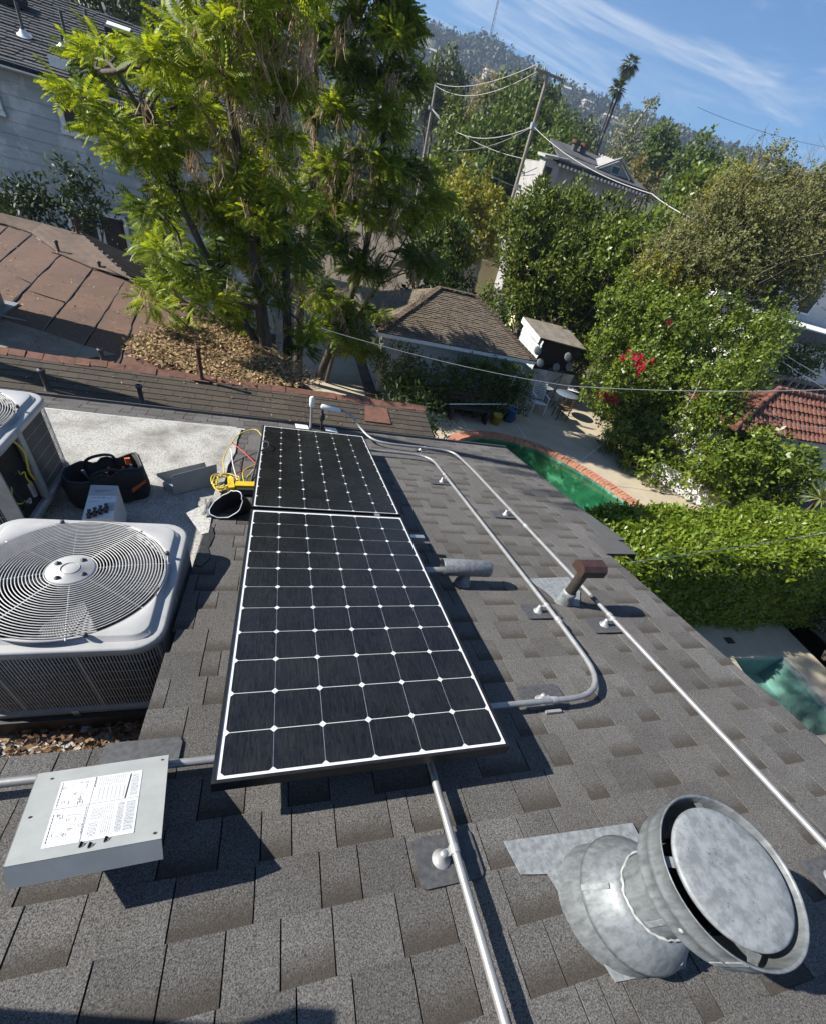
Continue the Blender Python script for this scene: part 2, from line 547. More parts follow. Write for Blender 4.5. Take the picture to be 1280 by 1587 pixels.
mt['far_roof'] = M('hillside house roof', (.25, .16, .12), .9, 0, c2=(.18, .14, .12), scale=.2)


def cell_mat():
    m, nt, N, L, b = newmat('dark silicon cell under glass')
    p = pos(nt)
    st = mapping(nt, p, (150, 16, 16))
    n1 = noise_node(nt, 1.0, 3, .6, st, 1.2)
    n2 = noise_node(nt, 500, 1, .5, p)
    c = mixc(nt, mapr(nt, n1.outputs['Fac'], .35, .75), (.0035, .0038, .0045), (.017, .017, .018))
    sp = mapr(nt, n2.outputs['Fac'], .79, .83)
    c = mixc(nt, sp, c, (.35, .34, .32))
    nd = noise_node(nt, 5.0, 6, .65, p)
    c = mixc(nt, mapr(nt, nd.outputs['Fac'], .42, .85, 0, .05), c, (.15, .145, .135))
    L.new(c, b.inputs['Base Color'])
    L.new(mapr(nt, nd.outputs['Fac'], .3, .7, .17, .34), b.inputs['Roughness'])
    b.inputs['Specular IOR Level'].default_value = .45
    bump(nt, n1.outputs['Fac'], .55, .003, b)
    return m


mt['cell'] = cell_mat()


def water_mat(name, tint, rough=.02, scale=2.2, bst=.25):
    m, nt, N, L, b = newmat(name)
    N.remove(b)
    tr = N.new('ShaderNodeBsdfTransparent'); tr.inputs[0].default_value = (*tint, 1)
    gl = N.new('ShaderNodeBsdfGlossy'); gl.inputs['Roughness'].default_value = rough
    fr = N.new('ShaderNodeLayerWeight'); fr.inputs['Blend'].default_value = .5
    pw = N.new('ShaderNodeMath'); pw.operation = 'POWER'; pw.inputs[1].default_value = 5
    L.new(fr.outputs['Facing'], pw.inputs[0])
    ma = N.new('ShaderNodeMath'); ma.operation = 'MULTIPLY_ADD'; ma.inputs[1].default_value = .96; ma.inputs[2].default_value = .025
    L.new(pw.outputs[0], ma.inputs[0])
    n = noise_node(nt, scale, 3, .5, pos(nt), .6)
    bp = N.new('ShaderNodeBump'); bp.inputs['Strength'].default_value = bst; bp.inputs['Distance'].default_value = .05
    L.new(n.outputs['Fac'], bp.inputs['Height'])
    L.new(bp.outputs[0], gl.inputs['Normal']); L.new(bp.outputs[0], fr.inputs['Normal'])
    mx = N.new('ShaderNodeMixShader')
    L.new(ma.outputs[0], mx.inputs[0]); L.new(tr.outputs[0], mx.inputs[1]); L.new(gl.outputs[0], mx.inputs[2])
    L.new(mx.outputs[0], N['Material Output'].inputs['Surface'])
    return m


mt['pool_water'] = water_mat('green pool water', (.50, .86, .68))
mt['spa_water'] = water_mat('clear spa water', (.72, .93, .88))
mt['pool_floor'] = M('mottled pool plaster', (.085, .21, .145), .8, 0, c2=(.03, .095, .065), scale=1.3, amt=(.38, .62), c3=(.30, .45, .36), scale3=2.3, amt3=(.52, .72), detail=6)
mt['spa_floor'] = M('pale green spa tile', (.27, .35, .325), .6, 0, c2=(.21, .29, .265), scale=6)
mt['glass_table'] = M('bluish table glass', (.16, .20, .25), .1, 0, c2=(.13, .17, .22), scale=4)

mt['leaf_tree'] = leafmat('fresh feathery leaf', (.105, .175, .014), (.34, .40, .036), trans=.42)
mt['leaf_tree_shade'] = leafmat('shade-coloured feathery leaf', (.040, .085, .012), (.13, .185, .022), trans=.35)  # darker copy of the feathery leaf, backlit shade put into its colour
mt['pod'] = leafmat('dried hanging pod', (.20, .13, .075), (.48, .35, .24), trans=.15, rough=.7)
mt['leaf_hedge'] = leafmat('hedge leaf', (.080, .140, .012), (.22, .285, .028), trans=.38, rough=.33)
mt['leaf_ivy'] = leafmat('ivy leaf', (.050, .095, .012), (.19, .24, .030), trans=.32, rough=.36)
mt['leaf_yellow'] = leafmat('yellow green leaf', (.15, .16, .018), (.26, .24, .03), trans=.35)
mt['leaf_cypress'] = leafmat('dark conifer spray', (.035, .068, .010), (.16, .19, .022), trans=.2)
mt['leaf_dry'] = leafmat('dry brown green leaf', (.12, .105, .04), (.25, .20, .085), trans=.25, rough=.7)
mt['leaf_olive'] = leafmat('olive tan leaf', (.070, .088, .024), (.22, .215, .075), trans=.28, rough=.6)
mt['leaf_mid'] = leafmat('mid green leaf', (.045, .085, .014), (.11, .15, .03), trans=.3)
mt['leaf_far'] = leafmat('far tree leaf', (.050, .075, .022), (.105, .125, .042), trans=.2)
mt['leaf_euc'] = leafmat('grey green leaf', (.11, .125, .06), (.20, .21, .11), trans=.25)
mt['leaf_dark'] = leafmat('dark green leaf', (.018, .036, .010), (.045, .070, .018), trans=.2)
mt['leaf_yucca'] = leafmat('yucca blade', (.16, .20, .05), (.30, .33, .12), trans=.25)
mt['flower'] = leafmat('crimson bract', (.36, .010, .035), (.55, .022, .07), trans=.35)
mt['litter'] = leafmat('fallen tan leaf', (.26, .165, .07), (.52, .38, .19), dark=(.12, .07, .035), trans=.1, rough=.8)
mt['litter_dark'] = leafmat('fallen brown leaf', (.14, .075, .04), (.32, .20, .10), dark=(.07, .04, .025), trans=.05, rough=.8)
mt['palm_leaf'] = leafmat('palm frond', (.06, .08, .025), (.12, .13, .05), trans=.2)
mt['hill_tree'] = leafmat('hillside tree', (.030, .042, .020), (.075, .085, .040), trans=.1)

# ------------------------------------------------------------------ ground and hill
def disc_ground():
    V = [(0, 60, 0)]; F = []
    rings = [6, 15, 30, 60, 120, 250, 500, 840]
    n = 48
    for r in rings:
        for k in range(n):
            t = 2 * math.pi * k / n
            V.append((r * math.cos(t), 60 + r * math.sin(t), 0))
    for k in range(n):
        F.append((0, 1 + k, 1 + (k + 1) % n))
    for i in range(len(rings) - 1):
        for k in range(n):
            a = 1 + i * n + k; b = 1 + i * n + (k + 1) % n
            F.append((a, b, b + n, a + n))
    return V, F


# pool outline (plan), closed curve
def catmull(P, n=8):
    out = []
    L = len(P)
    for i in range(L):
        p0, p1, p2, p3 = [np.array(P[(i + k - 1) % L], float) for k in range(4)]
        for j in range(n):
            t = j / n
            out.append(.5 * ((2 * p1) + (-p0 + p2) * t + (2 * p0 - 5 * p1 + 4 * p2 - p3) * t * t + (-p0 + 3 * p1 - 3 * p2 + p3) * t ** 3))
    return out


POOL = catmull([(4.95, 11.0), (5.6, 11.75), (6.7, 12.0), (8.05, 11.6), (9.15, 10.45), (9.95, 8.95), (10.3, 7.8), (9.7, 6.75), (8.2, 6.6), (6.6, 7.6), (5.3, 9.2)], 10)
SPA = [(8.98, 3.19), (10.42, 3.14), (10.30, 1.45), (8.60, 1.50)]


def holed_ground():
    # flat ground far and wide; the two pools are open basins cut into the paving sheets that lie on it
    V, F = disc_ground()
    return V, F


gv, gf = holed_ground()
g = MB().add([(x, y, -1.9) for x, y, z in gv], gf).build('ground', mt['ground'])
structure(g)


def ring_sheet(outer, inner, z0, name, m):
    """sheet between an outer rectangle (x0,x1,y0,y1) and a closed inner outline"""
    x0, x1, y0, y1 = outer
    c = np.mean(inner, axis=0)
    V = []; F = []
    n = len(inner)
    for p in inner: V.append((p[0], p[1], z0))
    for p in inner:
        d = np.array(p) - c
        ts = []
        if d[0] > 1e-9: ts.append((x1 - c[0]) / d[0])
        if d[0] < -1e-9: ts.append((x0 - c[0]) / d[0])
        if d[1] > 1e-9: ts.append((y1 - c[1]) / d[1])
        if d[1] < -1e-9: ts.append((y0 - c[1]) / d[1])
        t = min(ts); q = c + d * t
        V.append((q[0], q[1], z0))
    for i in range(n):
        j = (i + 1) % n
        F.append((i, j, n + j, n + i))
    # corner fill
    cs = [(x0, y0), (x1, y0), (x1, y1), (x0, y1)]
    for cx_, cy_ in cs:
        for i in range(n):
            j = (i + 1) % n
            a = V[n + i]; b = V[n + j]
            on = lambda p, q: abs(p - q) < 1e-6
            if (on(a[0], cx_) and on(b[1], cy_)) or (on(a[1], cy_) and on(b[0], cx_)):
                V.append((cx_, cy_, z0)); F.append((n + i, n + j, len(V) - 1))
    return structure(MB().add(V, F).build(name, m))


def offset_loop(P, d):
    out = []
    n = len(P)
    for i in range(n):
        t = np.array(P[(i + 1) % n]) - np.array(P[i - 1]); t /= np.linalg.norm(t)
        out.append(np.array(P[i]) + np.array([-t[1], t[0]]) * d)
    return out


area = sum(POOL[i][0] * POOL[(i + 1) % len(POOL)][1] - POOL[(i + 1) % len(POOL)][0] * POOL[i][1] for i in range(len(POOL)))
SG = -1 if area > 0 else 1            # +d means outwards
POOL_OUT = offset_loop(POOL, .33 * SG)
deck = ring_sheet((3.2, 14.6, 5.6, 17.4), POOL_OUT, 0.0, 'pool_deck', mt['concrete'])
ring_sheet((4.0, 12.2, .2, 4.05), SPA, 0.0, 'spa_deck', mt['pale_deck'])
# earth sheets around the paving
m_ = MB()
for (x0, x1, y0, y1) in ((-400, 3.2, -60, 700), (14.6, 500, -60, 700), (3.2, 14.6, 17.4, 700), (3.2, 14.6, 4.05, 5.6), (3.2, 4.0, -60, 4.05), (12.2, 14.6, -60, 4.05), (4.0, 12.2, -60, .2)):
    m_.add([(x0, y0, -.012), (x1, y0, -.012), (x1, y1, -.012), (x0, y1, -.012)], [(0, 1, 2, 3)])
structure(m_.build('garden_ground', mt['soil']))


def basin(P, depth, z, mat, name):
    n = len(P)
    V = [(p[0], p[1], 0) for p in P] + [(p[0], p[1], -depth) for p in P]
    F = [(i, (i + 1) % n, n + (i + 1) % n, n + i) for i in range(n)] + [tuple(range(n, 2 * n))]
    structure(MB().add(V, F).build(name, mat))


basin(POOL, .95, 0, mt['pool_floor'], 'pool_basin')
basin(SPA, .7, 0, mt['spa_floor'], 'spa_basin')
structure(MB().poly([(p[0], p[1], -.14) for p in POOL][::-1 if SG > 0 else 1]).build('pool_water', mt['pool_water']))
structure(MB().poly([(p[0], p[1], -.10) for p in SPA[::-1]]).build('spa_water', mt['spa_water']))
# brick coping: every brick a real block, radial round the pool
coping = link('pool_coping', None); structure(coping)
dens = []
n = len(POOL)
for i in range(n):
    a = POOL[i]; b = POOL[(i + 1) % n]
    L_ = np.linalg.norm(b - a)
    for k in range(max(1, int(L_ / .02))):
        dens.append(a + (b - a) * k / max(1, int(L_ / .02)))
cum = [0]
for i in range(1, len(dens)): cum.append(cum[-1] + np.linalg.norm(dens[i] - dens[i - 1]))
cb = MB(); cb.box((0, 0, 0), (.100, .345, .09))
cbm = cb.mesh('brick', mt['brick'])
s_ = 0; rest = MB(); nb_ = 0
while s_ < cum[-1]:
    i = min(range(len(cum)), key=lambda q: abs(cum[q] - s_)) if False else np.searchsorted(cum, s_)
    i = min(max(i, 1), len(dens) - 2)
    t = dens[i + 1] - dens[i - 1]; t /= np.linalg.norm(t)
    nn = np.array([-t[1], t[0]]) * SG
    c = dens[i] + nn * .165
    rz = math.atan2(nn[1], nn[0]) - math.pi / 2
    px_, py_, d_ = pix((c[0], c[1], 0))
    o = link('brick', cbm, coping)
    o.location = (c[0], c[1], -.012 + RNG.uniform(-.004, .004)); o.rotation_euler = (0, 0, rz + RNG.uniform(-.03, .03))
    s_ += .112; nb_ += 1
# joints in the deck paving
js = structure(MB().bar(at(0, 0, 1), at(0, 0, 1), .01).build('deck_joints', mt['white_wall'])) if False else None
jm = MB()
for (a, b) in (((722, 661), (707, 639)), ((815, 678), (796, 652)), ((898, 716), (940, 682))):
    A = atz(*a, .004); B = atz(*b, .004)
    jm.bar((A.x, A.y, .003), (B.x, B.y, .003), .035, .008)
structure(jm.build('deck_joint', mt['white_wall']))

# ------------------------------------------------------------------ our house: shingle roof with a flat well
house = thing('house', 'house in the foreground with grey architectural shingle roof and sunken flat section', 'house', (0, 1, 0))
EXPO = 0.1465
V_EAVE, V_NEAR = -2.62, 3.15
U_LEFT = -3.3


def u_right(v):
    return 3.02 if v < .02 else 2.725


WELL_U, WELL_V0, WELL_V1 = -0.285, -2.205, 1.452
WELL_Z = 3.345
YW0 = R(0, WELL_V1).y; YW1 = 4.335

# decking: three slabs round the well
dk = MB()


def slab(u0, u1, v0, v1, h=-.012, th=.05):
    a = [R(u0, v0, h), R(u1, v0, h), R(u1, v1, h), R(u0, v1, h)]
    dk.prism(a, PN * -th)


slab(WELL_U, 3.0, V_EAVE, 0.0)
slab(WELL_U, 2.71, 0.0, V_NEAR)
slab(U_LEFT, WELL_U, WELL_V1, V_NEAR)
slab(U_LEFT, WELL_U, V_EAVE, WELL_V0)
roof = dk.build('roof', mt['deck'], house)

# shingle pieces
WIDTHS = [.07, .09, .115, .135, .155, .18, .205]
SM = {}


def shingle_geo(w, kind):
    # local: x along course, y up-slope (towards camera = -v ... +PV), z normal
    e = EXPO + .012
    h0, h1 = (.004, .0005) if kind == 0 else (.0058, .0022)
    th = .0035 if kind == 0 else .0052
    g_ = .0042
    x0, x1 = g_ / 2, w - g_ / 2
    V = [(x0, 0, h0), (x1, 0, h0), (x1, e, h1), (x0, e, h1), (x0, 0, h0 - th), (x1, 0, h0 - th), (x1, e, h1 - th), (x0, e, h1 - th)]
    F = [(3, 2, 1, 0), (0, 1, 5, 4), (1, 2, 6, 5), (3, 0, 4, 7)]
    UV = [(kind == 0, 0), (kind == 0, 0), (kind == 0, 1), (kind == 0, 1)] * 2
    return V, F, UV


def shingle_mesh(w, kind):
    k = (w, kind)
    if k in SM: return SM[k]
    V, F, UV = shingle_geo(w, kind)
    me = bpy.data.meshes.new('shingle')
    me.from_pydata(V, [], F)
    ul = me.uv_layers.new(name='UVMap')
    for li, lp in enumerate(me.loops):
        ul.data[li].uv = (float(UV[lp.vertex_index][0]), float(UV[lp.vertex_index][1]))
    me.materials.append(mt['shingle'])
    SM[k] = me
    return me


pieces = []
ncourse = int((V_NEAR - V_EAVE) / EXPO) + 1
# course butt line v: courses match A (v=1.908 at offset) -> align lattice
v_first = 1.899 - EXPO * round((1.899 - V_EAVE) / EXPO)
rs = random.Random(21)
for i in range(ncourse + 1):
    vb = v_first + i * EXPO             # butt (down-slope) edge of the course
    if vb > V_NEAR: break
    u = U_LEFT + rs.uniform(0, .3); kind = rs.randint(0, 1)
    while u < u_right(vb + .05):
        w = rs.choice(WIDTHS[2:] if kind else WIDTHS[1:])
        if rs.random() < .08: w = .07
        ue = u + w
        inwell = (ue < WELL_U + .03) and (WELL_V0 - .02 < vb + EXPO * .5 < WELL_V1 - .01)
        lim = u_right(vb + .05) + rs.uniform(-.006, .010)
        if not inwell:
            if ue > lim:
                w = lim - u
                if w > .03: pieces.append((u, vb, round(w, 3), kind))
            elif u < WELL_U < ue and (WELL_V0 < vb + EXPO * .5 < WELL_V1):
                w2 = ue - WELL_U + .012
                if w2 > .03: pieces.append((ue - w2, vb, round(w2, 3), kind))
            else:
                pieces.append((u, vb, w, kind))
        u = ue
        kind = 1 - kind if rs.random() < .96 else kind
score = []
for k, (u, vb, w, kind) in enumerate(pieces):
    c = R(u + w / 2, vb + .07)
    x, y, d = pix(c)
    vis = d > .1 and -60 < x < 1340 and -60 < y < 1660
    # covered by the modules or the vent: shows little
    score.append((0 if vis else 1, d if vis else 99, k))
score.sort()
near = set(k for s, d, k in score[:300])
RQ = RM3.to_4x4()
farV = []; farF = []; farU = []
for k, (u, vb, w, kind) in enumerate(pieces):
    o3 = R(u, vb)
    if k in near:
        o = link('shingle', shingle_mesh(w, kind), roof)
        # local y is up-slope towards the camera = +PV, so mirror x to stay right handed: rotate about normal
        m4 = Matrix.Identity(4)
        m4.col[0][:3] = PU; m4.col[1][:3] = PV; m4.col[2][:3] = PU.cross(PV)
        m4.col[2][:3] = PN
        # (PU, PV, PN) is left handed -> use a mesh mirrored in x instead
        m4.col[0][:3] = -PU
        m4.translation = o3 + PU * w
        o.matrix_basis = m4
    else:
        V, F, UV = shingle_geo(w, kind)
        b = len(farV)
        farV += [tuple(o3 + PU * (w - p[0]) + PV * p[1] + PN * p[2]) for p in V]
        farF += [tuple(q + b for q in f) for f in F]; farU += UV
me = bpy.data.meshes.new('far_shingles')
me.from_pydata(farV, [], farF)
ul = me.uv_layers.new(name='UVMap')
for li, lp in enumerate(me.loops):
    ul.data[li].uv = (float(farU[lp.vertex_index][0]), float(farU[lp.vertex_index][1]))
me.materials.append(mt['shingle_far'])
fs = link('distant_shingles', me, roof); fs['kind'] = 'stuff'

# eave gutter lip, rake edge metal, walls
MB().bar(R(U_LEFT, V_EAVE - .012, .004), R(3.03, V_EAVE - .012, .004), .022, .05, up=PN).build('drip_edge', mt['flash'], house)
MB().bar(R(3.035, V_EAVE, -.02), R(3.035, -.02, -.02), .05, .02, up=PU).build('rake_board', mt['flash'], house)
MB().bar(R(2.735, .03, -.03), R(2.735, V_NEAR, -.03), .05, .02, up=PU).build('rake_board', mt['flash'], house)
wl_ = MB()
ye = R(0, V_EAVE + .35).y
wl_.prism([(-3.2, -1.0, -.01), (2.45, -1.0, -.01), (2.45, 0.9, -.01), (2.7, 0.9, -.01), (2.7, ye, -.01), (-3.2, ye, -.01)], (0, 0, 3.05))
wl_.build('wall', mt['stucco'], house)
# flat well floor, its curbs
fl = MB()
fl.prism([(-3.3, YW0 - .02, WELL_Z), (-.462, YW0 - .02, WELL_Z), (-.472, 4.36, WELL_Z), (-3.3, 4.30, WELL_Z)], (0, 0, -.06))
fl.build('flat_roof', mt['coat'], house)
cu = MB()
a = R(WELL_U + .008, WELL_V1, -.015); b = R(WELL_U + .008, WELL_V0, -.015)
cu.prism([(a.x, a.y, a.z), (b.x, b.y, b.z), (b.x, b.y, WELL_Z - .05), (a.x, a.y, WELL_Z - .05)], (.03, 0, 0))
a = R(U_LEFT, WELL_V1 + .008, -.015)
cu.prism([(-3.3, a.y, a.z), (-.462, a.y, a.z), (-.462, a.y, WELL_Z - .05), (-3.3, a.y, WELL_Z - .05)], (0, -.03, 0))
cu.build('well_curb', mt['deck'], house)
# edge flap of the coating lapped on the shingles, and a tar run
fp = MB()
e = [R(-.30, -2.20, .012), R(-.235, -2.19, .016), R(-.25, -1.85, .014), R(-.235, -1.5, .014), R(-.262, -1.15, .014), R(-.25, -.7, .014), R(-.262, -.42, .013), R(-.30, -.40, .013)]
fp.prism(e, PN * -.008)
fp.build('coating_flap', mt['coat'], house)
fp = MB()
e = [R(-.285, -.12, .0095), R(-.25, -.10, .0095), R(-.225, .02, .0095), R(-.24, .16, .0095), R(-.215, .27, .0095), R(-.25, .36, .0095), R(-.285, .34, .0095)]
fp.prism(e, PN * -.003)
fp.build('tar_patch', mt['tar'], house)
fp = MB()
e = [R(U_LEFT, -2.225, .010), R(-.21, -2.225, .010), R(-.20, -2.19, .012), R(U_LEFT, -2.19, .012)]
fp.prism(e, PN * -.006)
fp.build('coating_flap', mt['white_wall'], house)
# cap shingles where the rake steps in
for k, (u0, u1, v0, v1, h) in enumerate([(2.89, 3.05, -.66, -.38, .014), (2.86, 3.06, -.42, -.14, .020), (2.69, 2.99, -.18, .10, .022)]):
    cp = MB()
    A = [R(u0, v0, h - .010), R(u1, v0, h - .006), R(u1 + .012, v0, h - .07)]
    B = [R(u0, v1, h - .004), R(u1, v1, h), R(u1 + .012, v1, h - .06)]
    cp.add(A + B + [p - PN * .007 for p in A + B], [(0, 1, 4, 3), (1, 2, 5, 4), (6, 9, 10, 7), (7, 10, 11, 8), (0, 6, 7, 1), (1, 7, 8, 2), (3, 4, 10, 9), (4, 5, 11, 10), (0, 3, 9, 6), (2, 8, 11, 5)])
    cp.build('cap_shingle', mt['dark_shingle'], house)

shadow_chimney = thing('chimney', 'unseen chimney block added beyond the lower left corner to cast a shadow', 'chimney', (-1.6, -.2, 4.2))
MB().prism([(-1.95, -1.0, 3.9), (-1.25, -1.0, 3.9), (-1.25, .285, 3.9), (-1.95, .285, 3.9)], (0, 0, 1.15)).build('stack', mt['stucco'], shadow_chimney)  # unseen block, added only for the shadow it throws on the shingles
MB().prism([(-2.0, -1.05, 5.05), (-1.2, -1.05, 5.05), (-1.2, .31, 5.05), (-2.0, .31, 5.05)], (0, 0, .07)).build('cap', mt['stucco_grey'], shadow_chimney)

# ------------------------------------------------------------------ photovoltaic modules
S = 0.158
D_MOD = 0.19


def make_panel(v0, label):
    t = thing('solar_panel', label, 'solar panel', R(.47, v0 + .87, 0), 'solar panels on the shingle roof')
    c0u, c1u = -.010, 6.02 * S + .005
    c0v, c1v = v0 - .020, v0 + 11.06 * S
    T = .042
    fw = .011
    h = D_MOD
    f = MB()

    def fb(u0, u1, va, vb):
        f.prism([R(u0, va, h), R(u1, va, h), R(u1, vb, h), R(u0, vb, h)][::-1], PN * -T)
    fb(c0u, c0u + fw, c0v, c1v); fb(c1u - fw, c1u, c0v, c1v)
    fb(c0u + fw, c1u - fw, c0v, c0v + fw); fb(c0u + fw, c1u - fw, c1v - fw, c1v)
    f.build('frame', mt['frame_black'], t)
    b = MB()
    b.prism([R(c0u + fw, c0v + fw, h - .003), R(c1u - fw, c0v + fw, h - .003), R(c1u - fw, c1v - fw, h - .003), R(c0u + fw, c1v - fw, h - .003)][::-1], PN * -.006)
    b.build('backsheet', mt['backsheet'], t)
    return t


CH = .0115
half = S / 2 - .0011
hv_ = S / 2 - .0017                               # the gaps across the strings are a little wider
oct_ = [(-half + CH, -hv_), (half - CH, -hv_), (half, -hv_ + CH), (half, hv_ - CH), (half - CH, hv_), (-half + CH, hv_), (-half, hv_ - CH), (-half, -hv_ + CH)]
cm = MB()
cm.prism([(x, y, 0) for x, y in oct_], (0, 0, .0012))
CELL = cm.mesh('cell', mt['cell'])
M4 = RM3.to_4x4()
for v0, label in ((0.0, 'near solar panel of dark cells with white gridlines, beside the air conditioner'),
                  (-(11 + .3833) * S, 'far solar panel of dark cells, beyond the near one, by the roof edge')):
    t = make_panel(v0, label)
    for i in range(6):
        for j in range(11):
            o = link('cell', CELL, t)
            uc = (i + .5) * S
            vc = v0 + (j + .5) * S
            sx = sy = 1.0
            if i == 0: uc += .0055; sx = .93
            if i == 5: uc -= .0055; sx = .93
            if j == 0: vc += .004; sy = .95
            if j == 10: vc -= .0055; sy = .93
            m4 = M4.copy(); m4.translation = R(uc, vc, D_MOD - .0028)
            o.matrix_basis = m4 @ Matrix.Diagonal((sx, sy, 1, 1))
# mounting rails under the modules
for k, v in enumerate((.16, 1.36, -1.62, -.45)):
    rl = MB().bar(R(.02, v, .118), R(.94 if k else 1.08, v, .118), .04, .05, up=PN).build('mounting_rail', mt['silver'])
    tag(rl, ['aluminium rail under the near solar panel, end next to the grey tee vent', 'aluminium rail under the bottom edge of the near solar panel',
             'aluminium rail under the upper end of the far solar panel', 'aluminium rail under the lower end of the far solar panel'][k], 'rail', 'mounting rails')
    for u in (.25, .80):
        MB().lathe([(.03, 0), (.03, .01), (.012, .015), (.012, .1)], R(u, v, .004), 14, RM3).build('standoff', mt['silver'], rl)
cl = MB().box(R(.79, -.031, D_MOD - .004), (.035, .034, .008), RM3)
tag(cl.build('mid_clamp', mt['silver']), 'small aluminium clamp in the gap between the two solar panels', 'clamp')

# ------------------------------------------------------------------ conduits


def bend(P, r=.12, n=7):
    """round the corners of a polyline"""
    P = [Vector(p) for p in P]
    out = [P[0]]
    for i in range(1, len(P) - 1):
        a, b, c = P[i - 1], P[i], P[i + 1]
        d1 = (a - b); d2 = (c - b)
        rr = min(r, d1.length * .49, d2.length * .49)
        p = b + d1.normalized() * rr; q = b + d2.normalized() * rr
        for k in range(n + 1):
            t = k / n
            out.append(p * (1 - t) ** 2 + b * 2 * t * (1 - t) + q * t * t)
    out.append(P[-1])
    return out


def conduit(label, pts, r=.0135, rb=.14):
    t = thing('conduit', label, 'conduit', R(*pts[0][:2]), 'metal conduits on the roof')
    P = bend([R(*p) for p in pts], rb)
    MB().tube(P, r, 14).build('pipe', mt['emt'], t)
    return t


def coupling(t, u, v, d=(0, 1), m='emt2', L=.05, r=.0175, h=.055):
    a = R(u - d[0] * L / 2, v - d[1] * L / 2, h); b = R(u + d[0] * L / 2, v + d[1] * L / 2, h)
    q = (b - a)
    mb = MB()
    mb.tube([a, a + q * .04, a + q * .10, a + q * .46, a + q * .5, a + q * .54, a + q * .9, a + q * .96, b], [r * .8, r, r, r, r * .88, r, r, r, r * .8], 14)
    mb.build('coupling', mt[m], t)


def mount(t, u, v, du, dv, along='v', fl_=(.2, .14), fo=(0, 0), ph=.055, k=0):
    """cone post beside the pipe on a flashing plate, with a strap over the pipe"""
    pu, pv = u + du, v + dv
    post = MB()
    post.lathe([(.0, .048), (.010, .048), (.012, .038), (.014, .034), (.020, .012), (.029, .009), (.031, .002)], R(pu, pv, .008), 20, RM3)
    o = post.build('mount', mt['emt2'], t)
    p = MB()
    w, l = fl_[0] / 2, fl_[1] / 2
    cu_, cv_ = pu + fo[0], pv + fo[1]
    rr = .018
    pts = []
    for (sx, sy, a0) in ((1, -1, 270), (1, 1, 0), (-1, 1, 90), (-1, -1, 180)):
        for q in range(5):
            a = rad(a0 + q * 22.5)
            pts.append((sx * (w - rr) + rr * math.cos(a), sy * (l - rr) + rr * math.sin(a)))
    p.prism([R(cu_ + x, cv_ + y, .0135) for x, y in pts][::-1], PN * -.006)
    p.build('flashing', mt['flash'], o)
    st = MB()
    ax = PV if along == 'v' else PU
    cx = R(u, v, ph)
    if along == 'v':
        st.tube([cx - ax * .012, cx + ax * .012], .0165, 14)
        st.bar(R(pu, pv, .05), R(u, v, .05), .022, .006, up=PN)
    else:
        st.tube([cx - ax * .012, cx + ax * .012], .0165, 14)
        st.bar(R(pu, pv, .05), R(u, v, .05), .022, .006, up=PN)
        st.bar(R(u - .045, v + .03, .012), R(u + .035, v + .03, .012), .014, .012, up=PN)
    st.build('strap', mt['emt2'], o)


H_ = .055
c1 = conduit('straight metal conduit running from under the near solar panel to the bottom of the picture', [(.697, 1.2, H_), (.697, 1.75, H_), (.694, 2.9, H_)], r=.0135)
mount(c1, .695, 1.985, -.035, .004, fl_=(.205, .14), fo=(.02, 0))
c2 = conduit('hooked metal conduit curving round from the near panel side to the far panel', [(.60, 1.48, H_), (1.68, 1.475, H_), (1.705, .95, H_), (1.705, -1.81, H_), (.80, -1.81, H_)], rb=.24)
mount(c2, 1.705, .80, -.045, .0, fl_=(.235, .135), fo=(.02, 0))
mount(c2, 1.36, 1.475, -.035, -.035, along='u', fl_=(.225, .135), fo=(.02, -.02))
mount(c2, 1.705, -1.19, -.045, .0, fl_=(.2, .135), fo=(-.03, 0))
coupling(c2, 1.705, .94)
coupling(c2, 1.705, -1.27, L=.03)
c3 = conduit('long metal conduit running down the right side of the roof from the far fitting', [(.79, -2.49, .262), (.90, -2.47, .235), (1.02, -2.34, .11), (1.13, -2.16, H_), (1.32, -2.09, H_), (1.72, -2.09, H_), (2.06, -2.07, H_), (2.095, -1.6, H_), (2.095, 2.9, H_)], rb=.26)
mount(c3, 2.095, .94, -.045, 0, fl_=(.21, .14), fo=(.0, 0))
mount(c3, 2.095, -.53, -.04, 0, fl_=(.2, .13), fo=(-.03, 0))
mount(c3, 2.09, 2.30, -.04, 0, fl_=(.21, .14), fo=(.02, 0))
mount(c3, 1.72, -2.09, -.03, -.04, along='u', fl_=(.12, .1))
coupling(c3, 2.095, -.235)
coupling(c3, 2.095, .735, m='flash', L=.06, r=.0148)
coupling(c3, 2.095, .905, L=.03)
c4 = conduit('short metal conduit passing under the loose grey steel cover', [(-1.3, 1.582, H_), (.02, 1.582, H_), (.25, 1.582, H_)])
pm = MB()
pm.prism([R(-.385, 1.45, .0135), R(-.165, 1.45, .0135), R(-.15, 1.47, .0135), R(-.15, 1.56, .0135), R(-.385, 1.56, .0135)][::-1], PN * -.006)
pm.build('flashing', mt['flash'], c4)
